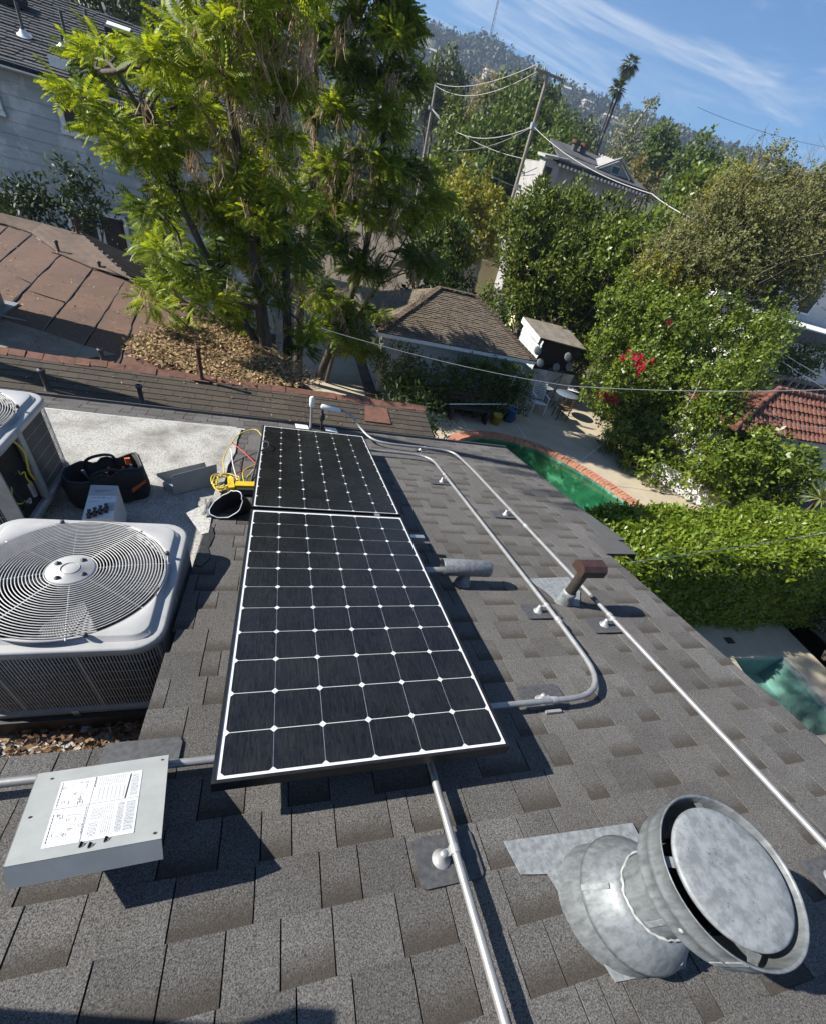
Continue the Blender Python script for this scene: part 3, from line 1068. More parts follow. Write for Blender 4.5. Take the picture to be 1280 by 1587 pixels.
# conduit bodies at the eave
lb = thing('elbow_fitting', 'pair of white conduit elbow fittings standing at the far solar panel top edge', 'fitting', R(.6, -2.5))
bA = R(.47, -2.47, 0); bB = R(.59, -2.50, 0)
MB().tube([bA, bA + Vector((0, 0, .30))], .0135, 12).build('riser', mt['emt2'], lb)
MB().tube([bA + Vector((0, 0, .27)), bA + Vector((0, 0, .285)), bA + Vector((0, 0, .37)), bA + Vector((0, 0, .385))], [.02, .027, .027, .015], 12).build('elbow', mt['white_paint'], lb)
MB().tube([bB, bB + Vector((0, 0, .26))], .0135, 12).build('riser', mt['plastic_black'], lb)
q0 = bB + Vector((-.02, 0, .285)); q1 = R(.83, -2.80, .27)
q1 = bB + Vector((.20, .02, .25))
MB().tube([q0, q0 + (q1 - q0) * .06, q0 + (q1 - q0) * .5, q0 + (q1 - q0) * .92, q1], [.016, .030, .030, .028, .014], 12).build('elbow', mt['white_paint'], lb)
MB().tube([bB + Vector((0, 0, .12)), bB + Vector((0, 0, .15)), bB + Vector((0, 0, .19)), bB + Vector((0, 0, .21))], [.02, .032, .032, .02], 10).build('knuckle', mt['plastic_black'], lb)
for u0, u1 in ((.30, .44), (.63, .76)):
    MB().prism([R(u0, -2.56, .03), R(u1, -2.56, .03), R(u1 + .01, -2.40, .03), R(u0 + .01, -2.40, .03)][::-1], PN * -.004).build('flashing', mt['white_paint'], lb)

# ------------------------------------------------------------------ roof vents
# tee vent: short horizontal drum on a neck
tv = thing('tee_vent', 'grey galvanized tee vent drum lying beside the near solar panel', 'vent', R(1.26, .50))
MB().lathe([(.055, 0), (.05, .02), (.036, .04), (.036, .11)], R(1.27, .50, .0), 24, RM3).build('neck', mt['galv'], tv)
ca = R(1.105, .50, .125); cb_ = R(1.42, .51, .125)
ax_ = (cb_ - ca).normalized()
mb = MB()
mb.tube([ca, ca + ax_ * .004, ca + ax_ * .31, cb_], [.050, .053, .053, .050], 28, caps=False)
mb.tube([cb_, ca], [.046, .046], 28, caps=False)
mb.disc(cb_ - ax_ * .004, .050, 28, Matrix((ax_.cross(PN), PN, ax_)).transposed())
mb.build('drum', mt['galv'], tv)
tp = MB().tube([R(.70, .50, .09), R(1.13, .50, .10)], .022, 12).build('vent_pipe', mt['emt'], tv)
# pipe vent with a cap
pv = thing('pipe_vent', 'dark pipe vent with red brown box cap on pale flashing', 'vent', R(1.915, .70))
bp = R(1.905, .70, 0)
MB().prism([R(1.765, .455, .012), R(2.115, .43, .012), R(2.10, .60, .012), R(1.99, .76, .012), R(1.86, .74, .012), R(1.83, .60, .012)][::-1], PN * -.004).build('flashing', mt['galv_light'], pv)
MB().lathe([(.065, -.02), (.058, .01), (.046, .045), (.040, .06)], bp, 24).build('boot', mt['galv'], pv)
MB().lathe([(.042, .05), (.044, .062), (.043, .075), (.046, .082), (.042, .10), (.036, .105)], bp, 18).build('sealant', mt['galv_light'], pv)
MB().lathe([(.033, .08), (.033, .30)], bp, 20).build('pipe', mt['dark_pipe'], pv)
tz = bp + Vector((.015, 0, .305))
cpb = MB()
prof = [(-.085, -.03), (-.085, .025), (-.06, .045), (.08, .045), (.095, .03), (.095, -.012)]
sec = []
for sgn in (-1, 1):
    sec.append([tz + Vector((-.075, sgn * 0, 0))])
pa = [tz + Vector((-.075, y, z)) for y, z in ((-.055, -.025), (-.055, .02), (-.03, .045), (.03, .045), (.055, .02), (.055, -.025))]
cpb.prism(pa, (.165, 0, 0))
cpb.build('cap', mt['rust_cap'], pv)
# big round vent
bv = thing('round_vent', 'big round galvanized exhaust vent with flat disc cap in the lower right', 'vent', (.975, 0, 4.15))
o0 = Vector((.975, -.005, 0)); zr = 4.153
fb = MB()
fb.prism([R(.885, 1.975, .013), R(1.40, 2.00, .013), R(1.38, 2.30, .013), R(1.28, 2.38, .013), R(1.05, 2.36, .013), R(.99, 2.09, .013), R(.90, 2.075, .013)][::-1], PN * -.004)
fb.build('flashing', mt['galv_light'], bv)
MB().lathe([(.182, -.075), (.172, -.02), (.162, .05), (.152, .10), (.132, .135)], o0 + Vector((0, 0, zr)), 48).build('flashing_cone', mt['galv'], bv)
sc = MB().lathe([(.094, .215), (.108, .210), (.128, .190), (.160, .128), (.165, .118), (.158, .116), (.10, .18)], o0 + Vector((0, 0, zr)), 48)
sc.build('storm_collar', mt['galv'], bv)
MB().lathe([(.094, .10), (.094, .22), (.0945, .224), (.092, .23), (.092, .36)], o0 + Vector((0, 0, zr)), 40).build('pipe', mt['galv'], bv)
zt = 4.65 - zr
bd = MB().lathe([(.095, zt - .165), (.118, zt - .150), (.140, zt - .128), (.152, zt - .112), (.158, zt - .104), (.161, zt - .098), (.158, zt - .092), (.161, zt - .055), (.1655, zt - .051), (.162, zt - .046), (.1645, zt - .003), (.167, zt), (.164, zt + .001), (.160, zt - .004), (.157, zt - .06), (.150, zt - .09), (.10, zt - .12)], o0 + Vector((0, 0, zr)), 64)
bd.build('wind_band', mt['galv'], bv)
dc = MB().lathe([(0.0, zt + .006), (.05, zt + .0065), (.10, zt + .006), (.130, zt + .004), (.136, zt + .001), (.137, zt - .004), (.134, zt - .010), (.128, zt - .012)], o0 + Vector((0, 0, zr)), 64)
dc.build('cap_disc', mt['galv_light'], bv)
for a_, z0_, z1_, r0_, r1_ in ((200, -.06, .125, .180, .138), (236, zt - .095, zt - .004, .1605, .1655), (215, .23, zt - .17, .0935, .0935), (160, .12, .20, .163, .124)):
    d = Vector((math.cos(rad(a_)), math.sin(rad(a_)), 0))
    MB().bar(o0 + Vector((0, 0, zr + z0_)) + d * r0_, o0 + Vector((0, 0, zr + z1_)) + d * r1_, .014, .0025, up=d).build('seam', mt['galv_light'], bv)
for a_, z_, r_ in ((205, zt - .07, .162), (262, zt - .07, .162), (318, zt - .07, .162), (228, .105, .151), (282, .150, .150), (300, .28, .094)):
    d = Vector((math.cos(rad(a_)), math.sin(rad(a_)), 0))
    MB().lathe([(0, .004), (.004, .003), (.006, 0)], o0 + Vector((0, 0, zr + z_)) + d * r_, 10, d.to_track_quat('Z', 'Y').to_matrix()).build('rivet', mt['galv_light'], bv)
sr = random.Random(19)
sl_ = [o0 + Vector((0, 0, zr + .222 + sr.uniform(-.004, .004))) + Vector((math.cos(t_), math.sin(t_), 0)) * (.0965 + sr.uniform(-.001, .003)) for t_ in np.linspace(0, 2 * math.pi, 60)]
MB().tube(sl_, [sr.uniform(.002, .0055) for _ in sl_], 6).build('sealant', mt['lid_grey'], bv)
for k in range(4):
    a = rad(70 + 90 * k)
    d = Vector((math.cos(a), math.sin(a), 0))
    MB().bar(o0 + Vector((0, 0, zr + zt - .012)) + d * .12, o0 + Vector((0, 0, zr + zt - .03)) + d * .158, .022, .002).build('bracket', mt['galv'], bv)

# ------------------------------------------------------------------ air conditioners


def rsq(hx, hy, r, n=96):
    """rounded rectangle outline, n points, by arc length"""
    P = []
    corners = ((hx - r, hy - r, 0), (-hx + r, hy - r, 90), (-hx + r, -hy + r, 180), (hx - r, -hy + r, 270))
    raw = []
    for cx_, cy_, a0 in corners:
        for k in range(13):
            a = rad(a0 + 7.5 * k)
            raw.append((cx_ + r * math.cos(a), cy_ + r * math.sin(a)))
    raw.append(raw[0])
    cum = [0]
    for i in range(1, len(raw)): cum.append(cum[-1] + math.dist(raw[i], raw[i - 1]))
    for k in range(n):
        t = cum[-1] * k / n
        i = max(1, int(np.searchsorted(cum, t)))
        f = (t - cum[i - 1]) / max(1e-9, cum[i] - cum[i - 1])
        P.append((raw[i - 1][0] + f * (raw[i][0] - raw[i - 1][0]), raw[i - 1][1] + f * (raw[i][1] - raw[i - 1][1])))
    return P


def sort_angle(P):
    return sorted(P, key=lambda p: math.atan2(p[1], p[0]))


def loops_mesh(loops, mb, smooth=True, close=True):
    n = len(loops[0])
    V = [p for l in loops for p in l]
    F = []
    for i in range(len(loops) - 1):
        for k in range(n):
            k2 = (k + 1) % n
            F.append((i * n + k, i * n + k2, (i + 1) * n + k2, (i + 1) * n + k))
    return mb.add(V, F, smooth)


def make_ac(name, label, cx, cy, hx, hy, z0, z1, rg, open_side=False, grille_step=.0125, rings=23, gw=.0031, gmat='wire'):
    t = thing(name, label, 'air conditioner', (cx, cy, WELL_Z), 'rooftop condenser units')
    C = Vector((cx, cy, 0))
    n = 128
    rc = .115
    zt_ = z1

    def loop(d, z):
        return [C + Vector((x, y, z)) for x, y in sort_angle(rsq(hx - d, hy - d, max(.02, rc - d), n))]
    # top pan
    mb = MB()
    circ = [C + Vector((rg * math.cos(-math.pi + 2 * math.pi * (k + .5) / n), rg * math.sin(-math.pi + 2 * math.pi * (k + .5) / n), zt_)) for k in range(n)]

    def match(lp):
        # resample outline by polar angle so that it pairs with the circle
        out = []
        A = [math.atan2(p.y - cy, p.x - cx) for p in lp]
        for k in range(n):
            a = -math.pi + 2 * math.pi * (k + .5) / n
            j = int(np.searchsorted(A, a)) % n
            i = (j - 1) % n
            a0, a1 = A[i], A[j]
            if a1 < a0: a1 += 2 * math.pi
            aa = a if a >= a0 else a + 2 * math.pi
            f = 0 if a1 == a0 else (aa - a0) / (a1 - a0)
            out.append(lp[i].lerp(lp[j], min(1, max(0, f))))
        return out
    L = [match(loop(d, z)) for d, z in ((.012, zt_ - .066), (0.0, zt_ - .062), (0.0, zt_ - .030), (.004, zt_ - .024), (.012, zt_ - .022), (.040, zt_ - .022), (.043, zt_ - .022), (.056, zt_ - .002), (.062, zt_))]
    rim = [C + (p - C).normalized() * 0 for p in circ]
    c_out = [C + Vector((math.cos(-math.pi + 2 * math.pi * (k + .5) / n) * (rg + .012), math.sin(-math.pi + 2 * math.pi * (k + .5) / n) * (rg + .012), zt_)) for k in range(n)]
    # blend from rounded square to circle
    L.append([a.lerp(b, .5) for a, b in zip(L[-1], c_out)])
    L.append(c_out)
    L.append([Vector((p.x, p.y, zt_ - .006)) for p in circ])
    L.append([Vector((p.x, p.y, zt_ - .085)) for p in circ])
    loops_mesh(L, mb)
    mb.build('top_pan', mt['ac_white'], t)
    # guard: rings and spokes
    gm = MB()

    def dome(r): return zt_ + .004 + .022 * (1 - (r / rg) ** 2)
    for k in range(rings):
        r = .098 + (rg - .006 - .098) * k / (rings - 1)
        P = [C + Vector((r * math.cos(2 * math.pi * q / 64), r * math.sin(2 * math.pi * q / 64), dome(r))) for q in range(65)]
        gm.tube(P, .0024, 5, caps=False)
    for k in range(8):
        a = rad(12 + 45 * k)
        P = [C + Vector((r * math.cos(a), r * math.sin(a), dome(r) - .005)) for r in (.06, .14, .22, .30, rg + .012)]
        gm.tube(P, .0034, 6)
    gm.build('fan_guard', mt['wire'], t)
    hb = MB().lathe([(0, dome(0) + .010), (.045, dome(0) + .010), (.048, dome(0) + .007), (.088, dome(0) + .006), (.094, dome(0) + .001), (.094, dome(0) - .012)], C, 48)
    hub = hb.build('hub', mt['ac_white'], t)
    MB().lathe([(.034, dome(0) + .0105), (.036, dome(0) + .0135), (.038, dome(0) + .0105)], C, 40).build('ring', mt['ac_grey'], hub)
    for k in range(4):
        a = rad(60 + 90 * k)
        p = C + Vector((.066 * math.cos(a), .066 * math.sin(a), dome(0) + .006))
        MB().lathe([(0, .010), (.006, .010), (.007, .003), (.013, .002), (.014, -.001)], p, 12).build('bolt', mt['flash'], hub)
    for k in range(4):
        a = rad(22 + 90 * k)
        p = C + Vector(((rg + .012) * math.cos(a), (rg + .012) * math.sin(a), zt_ + .001))
        MB().lathe([(0, .016), (.009, .015), (.010, 0)], p, 10).build('guard_clip', mt['flash'], t)
    # fan
    for k in range(3):
        a0 = rad(20 + 120 * k)
        V = []; F = []
        for i in range(6):
            r = .07 + (rg - .025 - .07) * i / 5
            for j in range(5):
                f = (j - 2) / 2
                a = a0 + f * (.62 - .12 * i / 5) + .16 * i / 5
                V.append(C + Vector((r * math.cos(a), r * math.sin(a), zt_ - .13 + f * .045)))
        for i in range(5):
            for j in range(4): F.append((i * 5 + j, i * 5 + j + 1, (i + 1) * 5 + j + 1, (i + 1) * 5 + j))
        MB().add(V, F, True).build('fan_blade', mt['flash'], t)
    MB().lathe([(0, zt_ - .02), (.075, zt_ - .02), (.08, zt_ - .03), (.08, zt_ - .20), (0, zt_ - .20)], C, 28).build('motor', mt['flash'], t)
    # base pan
    bm = MB()
    loops_mesh([loop(.03, z0 + .0), loop(.0, z0), loop(-.004, z0 + .012), loop(-.004, z0 + .035), loop(.012, z0 + .045)], bm, False)
    bm.poly(loop(.012, z0 + .040))
    bm.build('base_pan', mt['ac_grey'], t)
    # coil and inner shell
    im = MB()
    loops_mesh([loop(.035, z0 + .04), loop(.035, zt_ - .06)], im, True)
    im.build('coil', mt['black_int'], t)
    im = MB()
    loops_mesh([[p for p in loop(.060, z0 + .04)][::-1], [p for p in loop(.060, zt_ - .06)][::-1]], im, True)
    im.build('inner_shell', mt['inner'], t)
    # wire grille
    gr = MB()
    per = rsq(hx - .012, hy - .012, rc - .012, 400)
    pl = [Vector((x, y, 0)) for x, y in per]
    peri = sum((pl[i] - pl[i - 1]).length for i in range(len(pl)))
    cnt = int(peri / grille_step)
    outl = rsq(hx - .012, hy - .012, rc - .012, cnt)
    for k, (x, y) in enumerate(outl):
        if open_side and x > hx - .05 and y < hy - .46: continue
        w = gw if k % 24 else gw * 1.9
        gr.bar(C + Vector((x, y, z0 + .04)), C + Vector((x, y, zt_ - .06)), w * 1.5, w * 1.5, up=(x, y, 0))
    for q in range(1, 6):
        z = z0 + .04 + (zt_ - .06 - z0 - .04) * q / 6
        P = [C + Vector((x, y, z)) for x, y in rsq(hx - .014, hy - .014, rc - .014, 96)]
        if open_side: P = [p for p in P if not (p.x - cx > hx - .05 and p.y - cy < hy - .46)]
        for i in range(len(P)):
            if (P[i] - P[i - 1]).length < .12:
                gr.bar(P[i - 1], P[i], .0020, .0020)
    gr.build('wire_grille', mt[gmat], t)
    # rubber pad rails
    for sg in (-1, 1):
        MB().box(C + Vector((-hx * .05, sg * (hy - .06), (WELL_Z + z0) / 2)), (2 * hx - .1, .17, z0 - WELL_Z - .002)).build('rubber_pad', mt['plastic_black'], t)
    return t


ac1 = make_ac('air_conditioner', 'big light grey air conditioner in front, fan guard on top, beside the near solar panel', -.915, 1.58, .42, .415, 3.46, 3.985, .372)
br = MB()
br.bar((-.93, 1.158, 3.38), (-.93, 1.158, 3.50), .028, .004, up=(0, 1, 0))
br.box((-.915, 1.13, 3.36), (.03, .03, .03))
br.build('hold_down_strap', mt['silver'], ac1)
ac2 = make_ac('air_conditioner', 'rear air conditioner at the left edge with its wiring compartment open', -1.955, 2.86, .42, .42, 3.46, 4.02, .372, open_side=True, grille_step=.016, gw=.0012, gmat='lid_grey')
# its open control compartment on the right-hand face
cx, cy = -1.955, 2.86
xr = cx + .42
y0c, y1c = cy - .42 + .02, cy + .42 - .50
m_ = MB()
m_.box((xr - .09, (y0c + y1c) / 2, 3.74), (.012, y1c - y0c, .46))
m_.box((xr - .045, y1c, 3.74), (.09, .012, .46))
m_.box((xr - .045, y0c, 3.74), (.09, .012, .46))
m_.box((xr - .006, y1c + .006, 3.74), (.014, .05, .50))
m_.build('control_box', mt['ac_grey'], ac2)
MB().box((xr - .065, (y0c + y1c) / 2 - .02, 3.62), (.04, .12, .10)).build('contactor', mt['plastic_black'], ac2)
MB().tube([(xr - .05, y1c - .06, 3.56), (xr - .05, y1c - .06, 3.66)], .03, 14).build('capacitor', mt['silver'], ac2)
wr = random.Random(5)
for k in range(13):
    c_ = ['yellow_wire', 'plastic_black', 'wire', 'red_wire', 'plastic_black'][k % 5]
    ys = wr.uniform(y0c + .03, y1c - .03)
    P = [Vector((xr - .07, ys, wr.uniform(3.55, 3.85)))]
    for q in range(5):
        P.append(P[-1] + Vector((wr.uniform(-.015, .03), wr.uniform(-.06, .06), wr.uniform(-.07, .035))))
        P[-1].x = min(max(P[-1].x, xr - .08), xr + .01)
        P[-1].y = min(max(P[-1].y, y0c + .01), y1c - .01)
        P[-1].z = max(P[-1].z, 3.52)
    MB().tube(bend(P, .05, 4), .0042, 6).build('wire', mt[c_], ac2)
MB().tube(bend([(xr - .03, y1c - .03, 3.94), (xr + .0, y1c - .02, 3.86), (xr - .01, y1c - .06, 3.74), (xr - .02, y1c - .02, 3.66)], .06, 5), .007, 8).build('wire', mt['yellow_wire'], ac2)

# ------------------------------------------------------------------ things lying on the roof
# loose steel cover with printed wiring label
cv = thing('steel_cover', 'loose light grey steel cover with a white wiring label, propped on the conduit', 'cover', R(-.3, 1.75))
q = [R(-.502, 1.589, .09), R(-.163, 1.572, .09), R(-.100, 1.892, .222), R(-.412, 1.900, .222)]
e1 = (q[1] - q[0]); e2 = (q[3] - q[0])
nrm = e1.cross(q[3] - q[0]).normalized()
if nrm.z < 0: nrm = -nrm
cb = MB()
cb.prism(q, -nrm * .002)
dn = -nrm * .062
for a, b in ((q[2], q[3]), (q[3], q[0])):
    cb.prism([a, b, b + dn, a + dn], (a - b).cross(dn).normalized() * .002)
cb.prism([q[1], q[0], q[0] + dn * .35, q[1] + dn * .35], (q[1] - q[0]).cross(dn).normalized() * .002)
cb.build('sheet', mt['lid_grey'], cv)


def LQ(a, b, h=.001):
    p = q[0].lerp(q[1], a); r_ = q[3].lerp(q[2], a)
    return p.lerp(r_, b) + nrm * h


la0, la1, lb0, lb1 = .20, .80, .17, .90
lab = MB().prism([LQ(la0, lb0, .0014), LQ(la1, lb0, .0014), LQ(la1, lb1, .0014), LQ(la0, lb1, .0014)], -nrm * .001).build('label', mt['paper'], cv)


def lq(a, b, h=.0019): return LQ(la0 + a * (la1 - la0), lb0 + b * (lb1 - lb0), h)


pr = random.Random(3)
ink = MB(); gink = MB()


def stroke(mb, a0, b0, a1, b1, w):
    p, r_ = lq(a0, b0), lq(a1, b1)
    d = (r_ - p).normalized(); s_ = d.cross(nrm) * w / 2
    mb.add([p - s_, p + s_, r_ + s_, r_ - s_], [(0, 1, 2, 3)])


# frame lines of the four fields, read sideways
stroke(ink, .0, .47, 1, .47, .0011); stroke(ink, .42, .0, .40, 1, .0009)
stroke(ink, .86, .04, .83, .46, .0036)
for k in range(7): stroke(gink, .50 + .05 * k, .22, .50 + .05 * k, .44, .0007)
for k in range(9): stroke(gink, .47, .22 + .027 * k, .82, .22 + .027 * k, .0006)
for (a0, a1, b0, b1, rows) in ((.46, .80, .03, .19, 13), (.88, .97, .06, .44, 6), (.46, .60, .55, .72, 8), (.60, .72, .52, .95, 5), (.76, .84, .52, .95, 6), (.86, .97, .52, .95, 8), (.46, .56, .76, .95, 6)):
    for k in range(rows):
        a = a0 + (a1 - a0) * (k + .5) / rows
        b = b0
        while b < b1 - .01:
            l_ = pr.uniform(.015, .05)
            stroke(gink, a, b, a, min(b1, b + l_), .0011)
            b += l_ + .012
for k in range(34):                 # wiring diagrams
    a = pr.uniform(.05, .36); b = pr.choice((pr.uniform(.06, .42), pr.uniform(.52, .93)))
    if pr.random() < .5:
        da, db = (pr.uniform(.04, .10), 0) if pr.random() < .5 else (0, pr.uniform(.04, .10))
        stroke(ink, a, b, min(.38, a + da), min(.95 if b > .5 else .45, b + db), .0009)
    else:
        rr = pr.uniform(.008, .022)
        for z_ in range(8):
            t0, t1 = z_ * math.pi / 4, (z_ + 1) * math.pi / 4
            stroke(ink, a + rr * math.cos(t0), b + rr * math.sin(t0), a + rr * math.cos(t1), b + rr * math.sin(t1), .0008)
for a, b0, b1 in ((.03, .03, .44), (.03, .55, .95), (.39, .5, .9), (.43, .02, .2)):
    b = b0
    while b < b1:
        l_ = pr.uniform(.02, .05); stroke(ink, a, b, a, min(b1, b + l_), .0016); b += l_ + .01
ink.build('print', mt['ink'], lab); gink.build('print', mt['grey_ink'], lab)
for a, b in ((.44, .925), (.50, .945), (.60, .915)):
    p = LQ(a, b)
    MB().add([p, p + Vector((.011, .004, .001)), p + Vector((.003, -.008, .006)), p + Vector((.012, -.005, .003)), p + Vector((.004, .007, .005))], [(0, 1, 3, 2), (0, 4, 1), (0, 2, 4)]).build('torn_clip', mt['flash'], cv)

for a, b in ((.95, .06), (.06, .55), (.95, .94), (.12, .10)):
    MB().disc(LQ(a, b, .0012), .0042, 10, Matrix((e1.normalized(), nrm.cross(e1).normalized(), nrm)).transposed()).build('screw_hole', mt['plastic_black'], cv)

# grey sheet metal channel by the meter
ch = thing('metal_channel', 'folded grey sheet metal tray standing on the white flat roof', 'tray', (-.75, 3.35, WELL_Z))
zf = WELL_Z
A = Vector((-.85, 3.11, zf + .005)); B = Vector((-.545, 3.30, zf + .005))
Au = A + Vector((-.005, .05, .145)); Bu = B + Vector((.0, .05, .165))
m_ = MB()
m_.prism([A, B, Bu, Au], (B - A).cross(Au - A).normalized() * .003)
A2 = A + Vector((-.14, .16, 0)); B2 = B + Vector((-.10, .20, 0))
m_.prism([A, B, B2, A2], (0, 0, -.003))
A3 = A2 + Vector((-.005, .01, .075)); B3 = B2 + Vector((-.02, .01, .075))
m_.prism([A2, B2, B3, A3], (B2 - A2).cross(A3 - A2).normalized() * .003)
m_.prism([A, A2, A3.lerp(A2, .3), A + Vector((0, .02, .06))], (-.003, -.002, 0))
m_.build('sheet', mt['lid_grey'], ch)
for f in (.04, .93):
    p = A.lerp(B, f).lerp(Au.lerp(Bu, f), .86) + Vector((.001, -.004, 0))
    MB().disc(p, .006, 10, Matrix.Rotation(rad(75), 3, 'X')).build('screw_hole', mt['paper'], ch)

# tool bag
tb = thing('tool_bag', 'open black fabric tool bag with orange trim on the white flat roof', 'tool bag', (-1.28, 3.05, WELL_Z))
rot = Matrix.Rotation(rad(24), 3, 'Z')
cb_ = Vector((-1.27, 3.06, WELL_Z))
outer = []; lo = []
nseg = 40
base = sort_angle(rsq(.255, .12, .07, nseg))
rg_ = random.Random(9)


def bagloop(sx, sy, z, j=0.0, tilt=0.0):
    return [cb_ + rot @ Vector((x * sx + rg_.uniform(-j, j), y * sy + rg_.uniform(-j, j), z + tilt * x + .018 * math.sin(6 * math.atan2(y, x)) * (z > .1))) for x, y in base]


mb = MB()
lp = [bagloop(.96, .95, .0), bagloop(1.02, 1.04, .05, .004), bagloop(1.04, 1.08, .13, .006), bagloop(1.0, 1.0, .20, .006, .08), bagloop(.98, .95, .235, .004, .12), bagloop(.93, .86, .232, .004, .12), bagloop(.88, .80, .14, .004), bagloop(.85, .75, .03)]
loops_mesh(lp, mb)
mb.poly(lp[-1])
mb.build('bag_shell', mt['fabric_black'], tb)
rimp = bagloop(.955, .90, .240, .003, .12)
MB().tube(rimp + [rimp[0]], .008, 6, caps=False).build('rim', mt['plastic_black'], tb)
for sgn in (-1, 1):
    P = [cb_ + rot @ Vector((x, sgn * .105, z)) for x, z in ((-.10, .15), (-.09, .25), (-.04, .275), (.04, .285), (.09, .27), (.10, .17))]
    MB().tube(bend(P, .04, 4), .011, 6).build('handle', mt['fabric_black'], tb)
MB().prism([cb_ + rot @ Vector(p) for p in ((.13, -.136, .09), (.235, -.122, .155), (.235, -.122, .175), (.13, -.136, .125))], rot @ Vector((0, -.006, 0))).build('trim', mt['orange'], tb)
MB().box(cb_ + rot @ Vector((.17, .045, .245)), (.035, .02, .05), rot).build('trim', mt['orange'], tb)
for k in range(3):
    MB().box(cb_ + rot @ Vector((-.16 + .12 * k, -.138, .075)), (.10, .02, .10), rot).build('pocket', mt['fabric_black'], tb)
tl = random.Random(4)
for k, (x, y, m_n, cat) in enumerate(((.06, .03, 'red_wire', 'red'), (.02, -.03, 'silver', 'steel'), (-.08, .01, 'silver', 'steel'), (.14, -.02, 'emt', 'steel'), (.10, .0, 'orange', 'orange'))):
    p = cb_ + rot @ Vector((x, y, .05)); d = rot @ Vector((tl.uniform(-.25, .25), tl.uniform(-.2, .2), 1))
    hd = MB(); hd.tube([p, p + d * .10, p + d * .17, p + d * .19], [.004, .004, .012, .009], 8)
    tag(hd.build('hand_tool', mt[m_n]), ['red handled screwdriver sticking up in the open tool bag', 'thin steel tool standing at the front of the tool bag', 'steel tool at the left inside the tool bag', 'bright metal tool at the right end of the tool bag', 'orange handled tool in the middle of the tool bag'][k], 'tool', 'tools in the bag')

# white carton leaning behind the front air conditioner
wb = thing('carton', 'white printed carton standing between the front air conditioner and the tool bag', 'box', (-1.17, 2.55, WELL_Z))
bz = 3.345
# top face corners fixed in the picture, box reaches down to the roof
T4 = [Vector((-1.225, 2.44, 3.60)), Vector((-1.06, 2.47, 3.60)), Vector((-1.105, 2.80, 3.62)), Vector((-1.262, 2.79, 3.62))]
m_ = MB().prism(T4[::-1], (0, 0, -.24))
m_.build('box', mt['paper'], wb)


def TQ(a, b, h=.0015): return T4[0].lerp(T4[1], a).lerp(T4[3].lerp(T4[2], a), b) + Vector((0, 0, h))


m_ = MB().prism([TQ(.0, .68), TQ(1, .68), TQ(1, .985), TQ(.0, .985)], (0, 0, -.001)); m_.build('grey_band', mt['lid_grey'], wb)
m_ = MB().prism([TQ(.70, .20, .0012), TQ(.99, .22, .0012), TQ(.99, .46, .0012), TQ(.62, .46, .0012)], (0, 0, -.0008)); m_.build('painted_shadow', mt['grey_ink'], wb)  # grey patch, a shadow painted onto the carton top


def text_mesh(body, size, origin, xdir, ydir, mat, parent, name='lettering'):
    cu_ = bpy.data.curves.new(name, 'FONT')
    cu_.body = body; cu_.size = 1.0; cu_.align_x = 'CENTER'; cu_.align_y = 'CENTER'
    o = bpy.data.objects.new(name, cu_); col.objects.link(o)
    dg = bpy.context.evaluated_depsgraph_get()
    me = bpy.data.meshes.new_from_object(o.evaluated_get(dg))
    bpy.data.objects.remove(o)
    zd = xdir.cross(ydir).normalized()
    for v in me.vertices:
        v.co = origin + xdir * v.co.x * size + ydir * v.co.y * size + zd * .0004
    me.materials.clear(); me.materials.append(mat)
    ob = link(name, me, parent)
    return ob


xd = (T4[1] - T4[0]).normalized(); yd = (T4[3] - T4[0]).normalized()
text_mesh('SIEMENS', .024, TQ(.48, .82, .0018), xd, yd, mt['ink'], wb)
m_ = MB()
for k, (b, a0, a1) in enumerate(((.615, .12, .50), (.60, .66, .86), (.50, .10, .38))):
    a = a0
    while a < a1:
        l_ = pr.uniform(.02, .06); p0_, p1_ = TQ(a, b), TQ(min(a1, a + l_), b)
        m_.bar(p0_, p1_, .006, .001); a += l_ + .015
m_.bar(TQ(.54, .60), TQ(.60, .63), .018, .001)
m_.build('small_print', mt['grey_ink'], wb)['kind'] = 'stuff'
cn = thing('connector_strip', 'black plug connectors lying on the white carton', 'connector', (-1.16, 2.47, 3.61))
for i in range(4):
    for j in range(2):
        MB().box(TQ(.22 + .17 * i, .05 + .11 * j + .05 * i, .012), (.020, .034, .020), Matrix.Rotation(rad(20), 3, 'Z')).build('plug', mt['plastic_black'], cn)
for i in range(3):
    MB().bar(TQ(.28 + .17 * i, .10 + .05 * i, .022), TQ(.34 + .17 * i, .17 + .05 * i, .022), .004, .003).build('pin', mt['silver'], cn)

# meter with leads and pouch
mx_ = thing('clamp_meter', 'yellow test meter with coiled yellow and red leads beside the far solar panel', 'meter', R(-.18, -.95))
MB().prism([R(-.16, -.70, .03), R(.02, -.72, .03), R(.02, -.64, .03), R(-.16, -.62, .03)][::-1], PN * .045).build('body', mt['yellow'], mx_)
MB().prism([R(-.15, -.62, .02), R(.02, -.64, .02), R(.02, -.60, .02), R(-.15, -.585, .02)][::-1], PN * .04).build('screen', mt['plastic_black'], mx_)
MB().prism([R(-.225, -.76, .03), R(-.185, -.78, .03), R(-.16, -.60, .03), R(-.20, -.585, .03)][::-1], PN * .04).build('jaw_handle', mt['yellow'], mx_)


def loopwire(pts, m, r=.0042):
    MB().tube(bend([R(*p) for p in pts], .12, 6), r, 6).build('lead', mt[m], mx_)


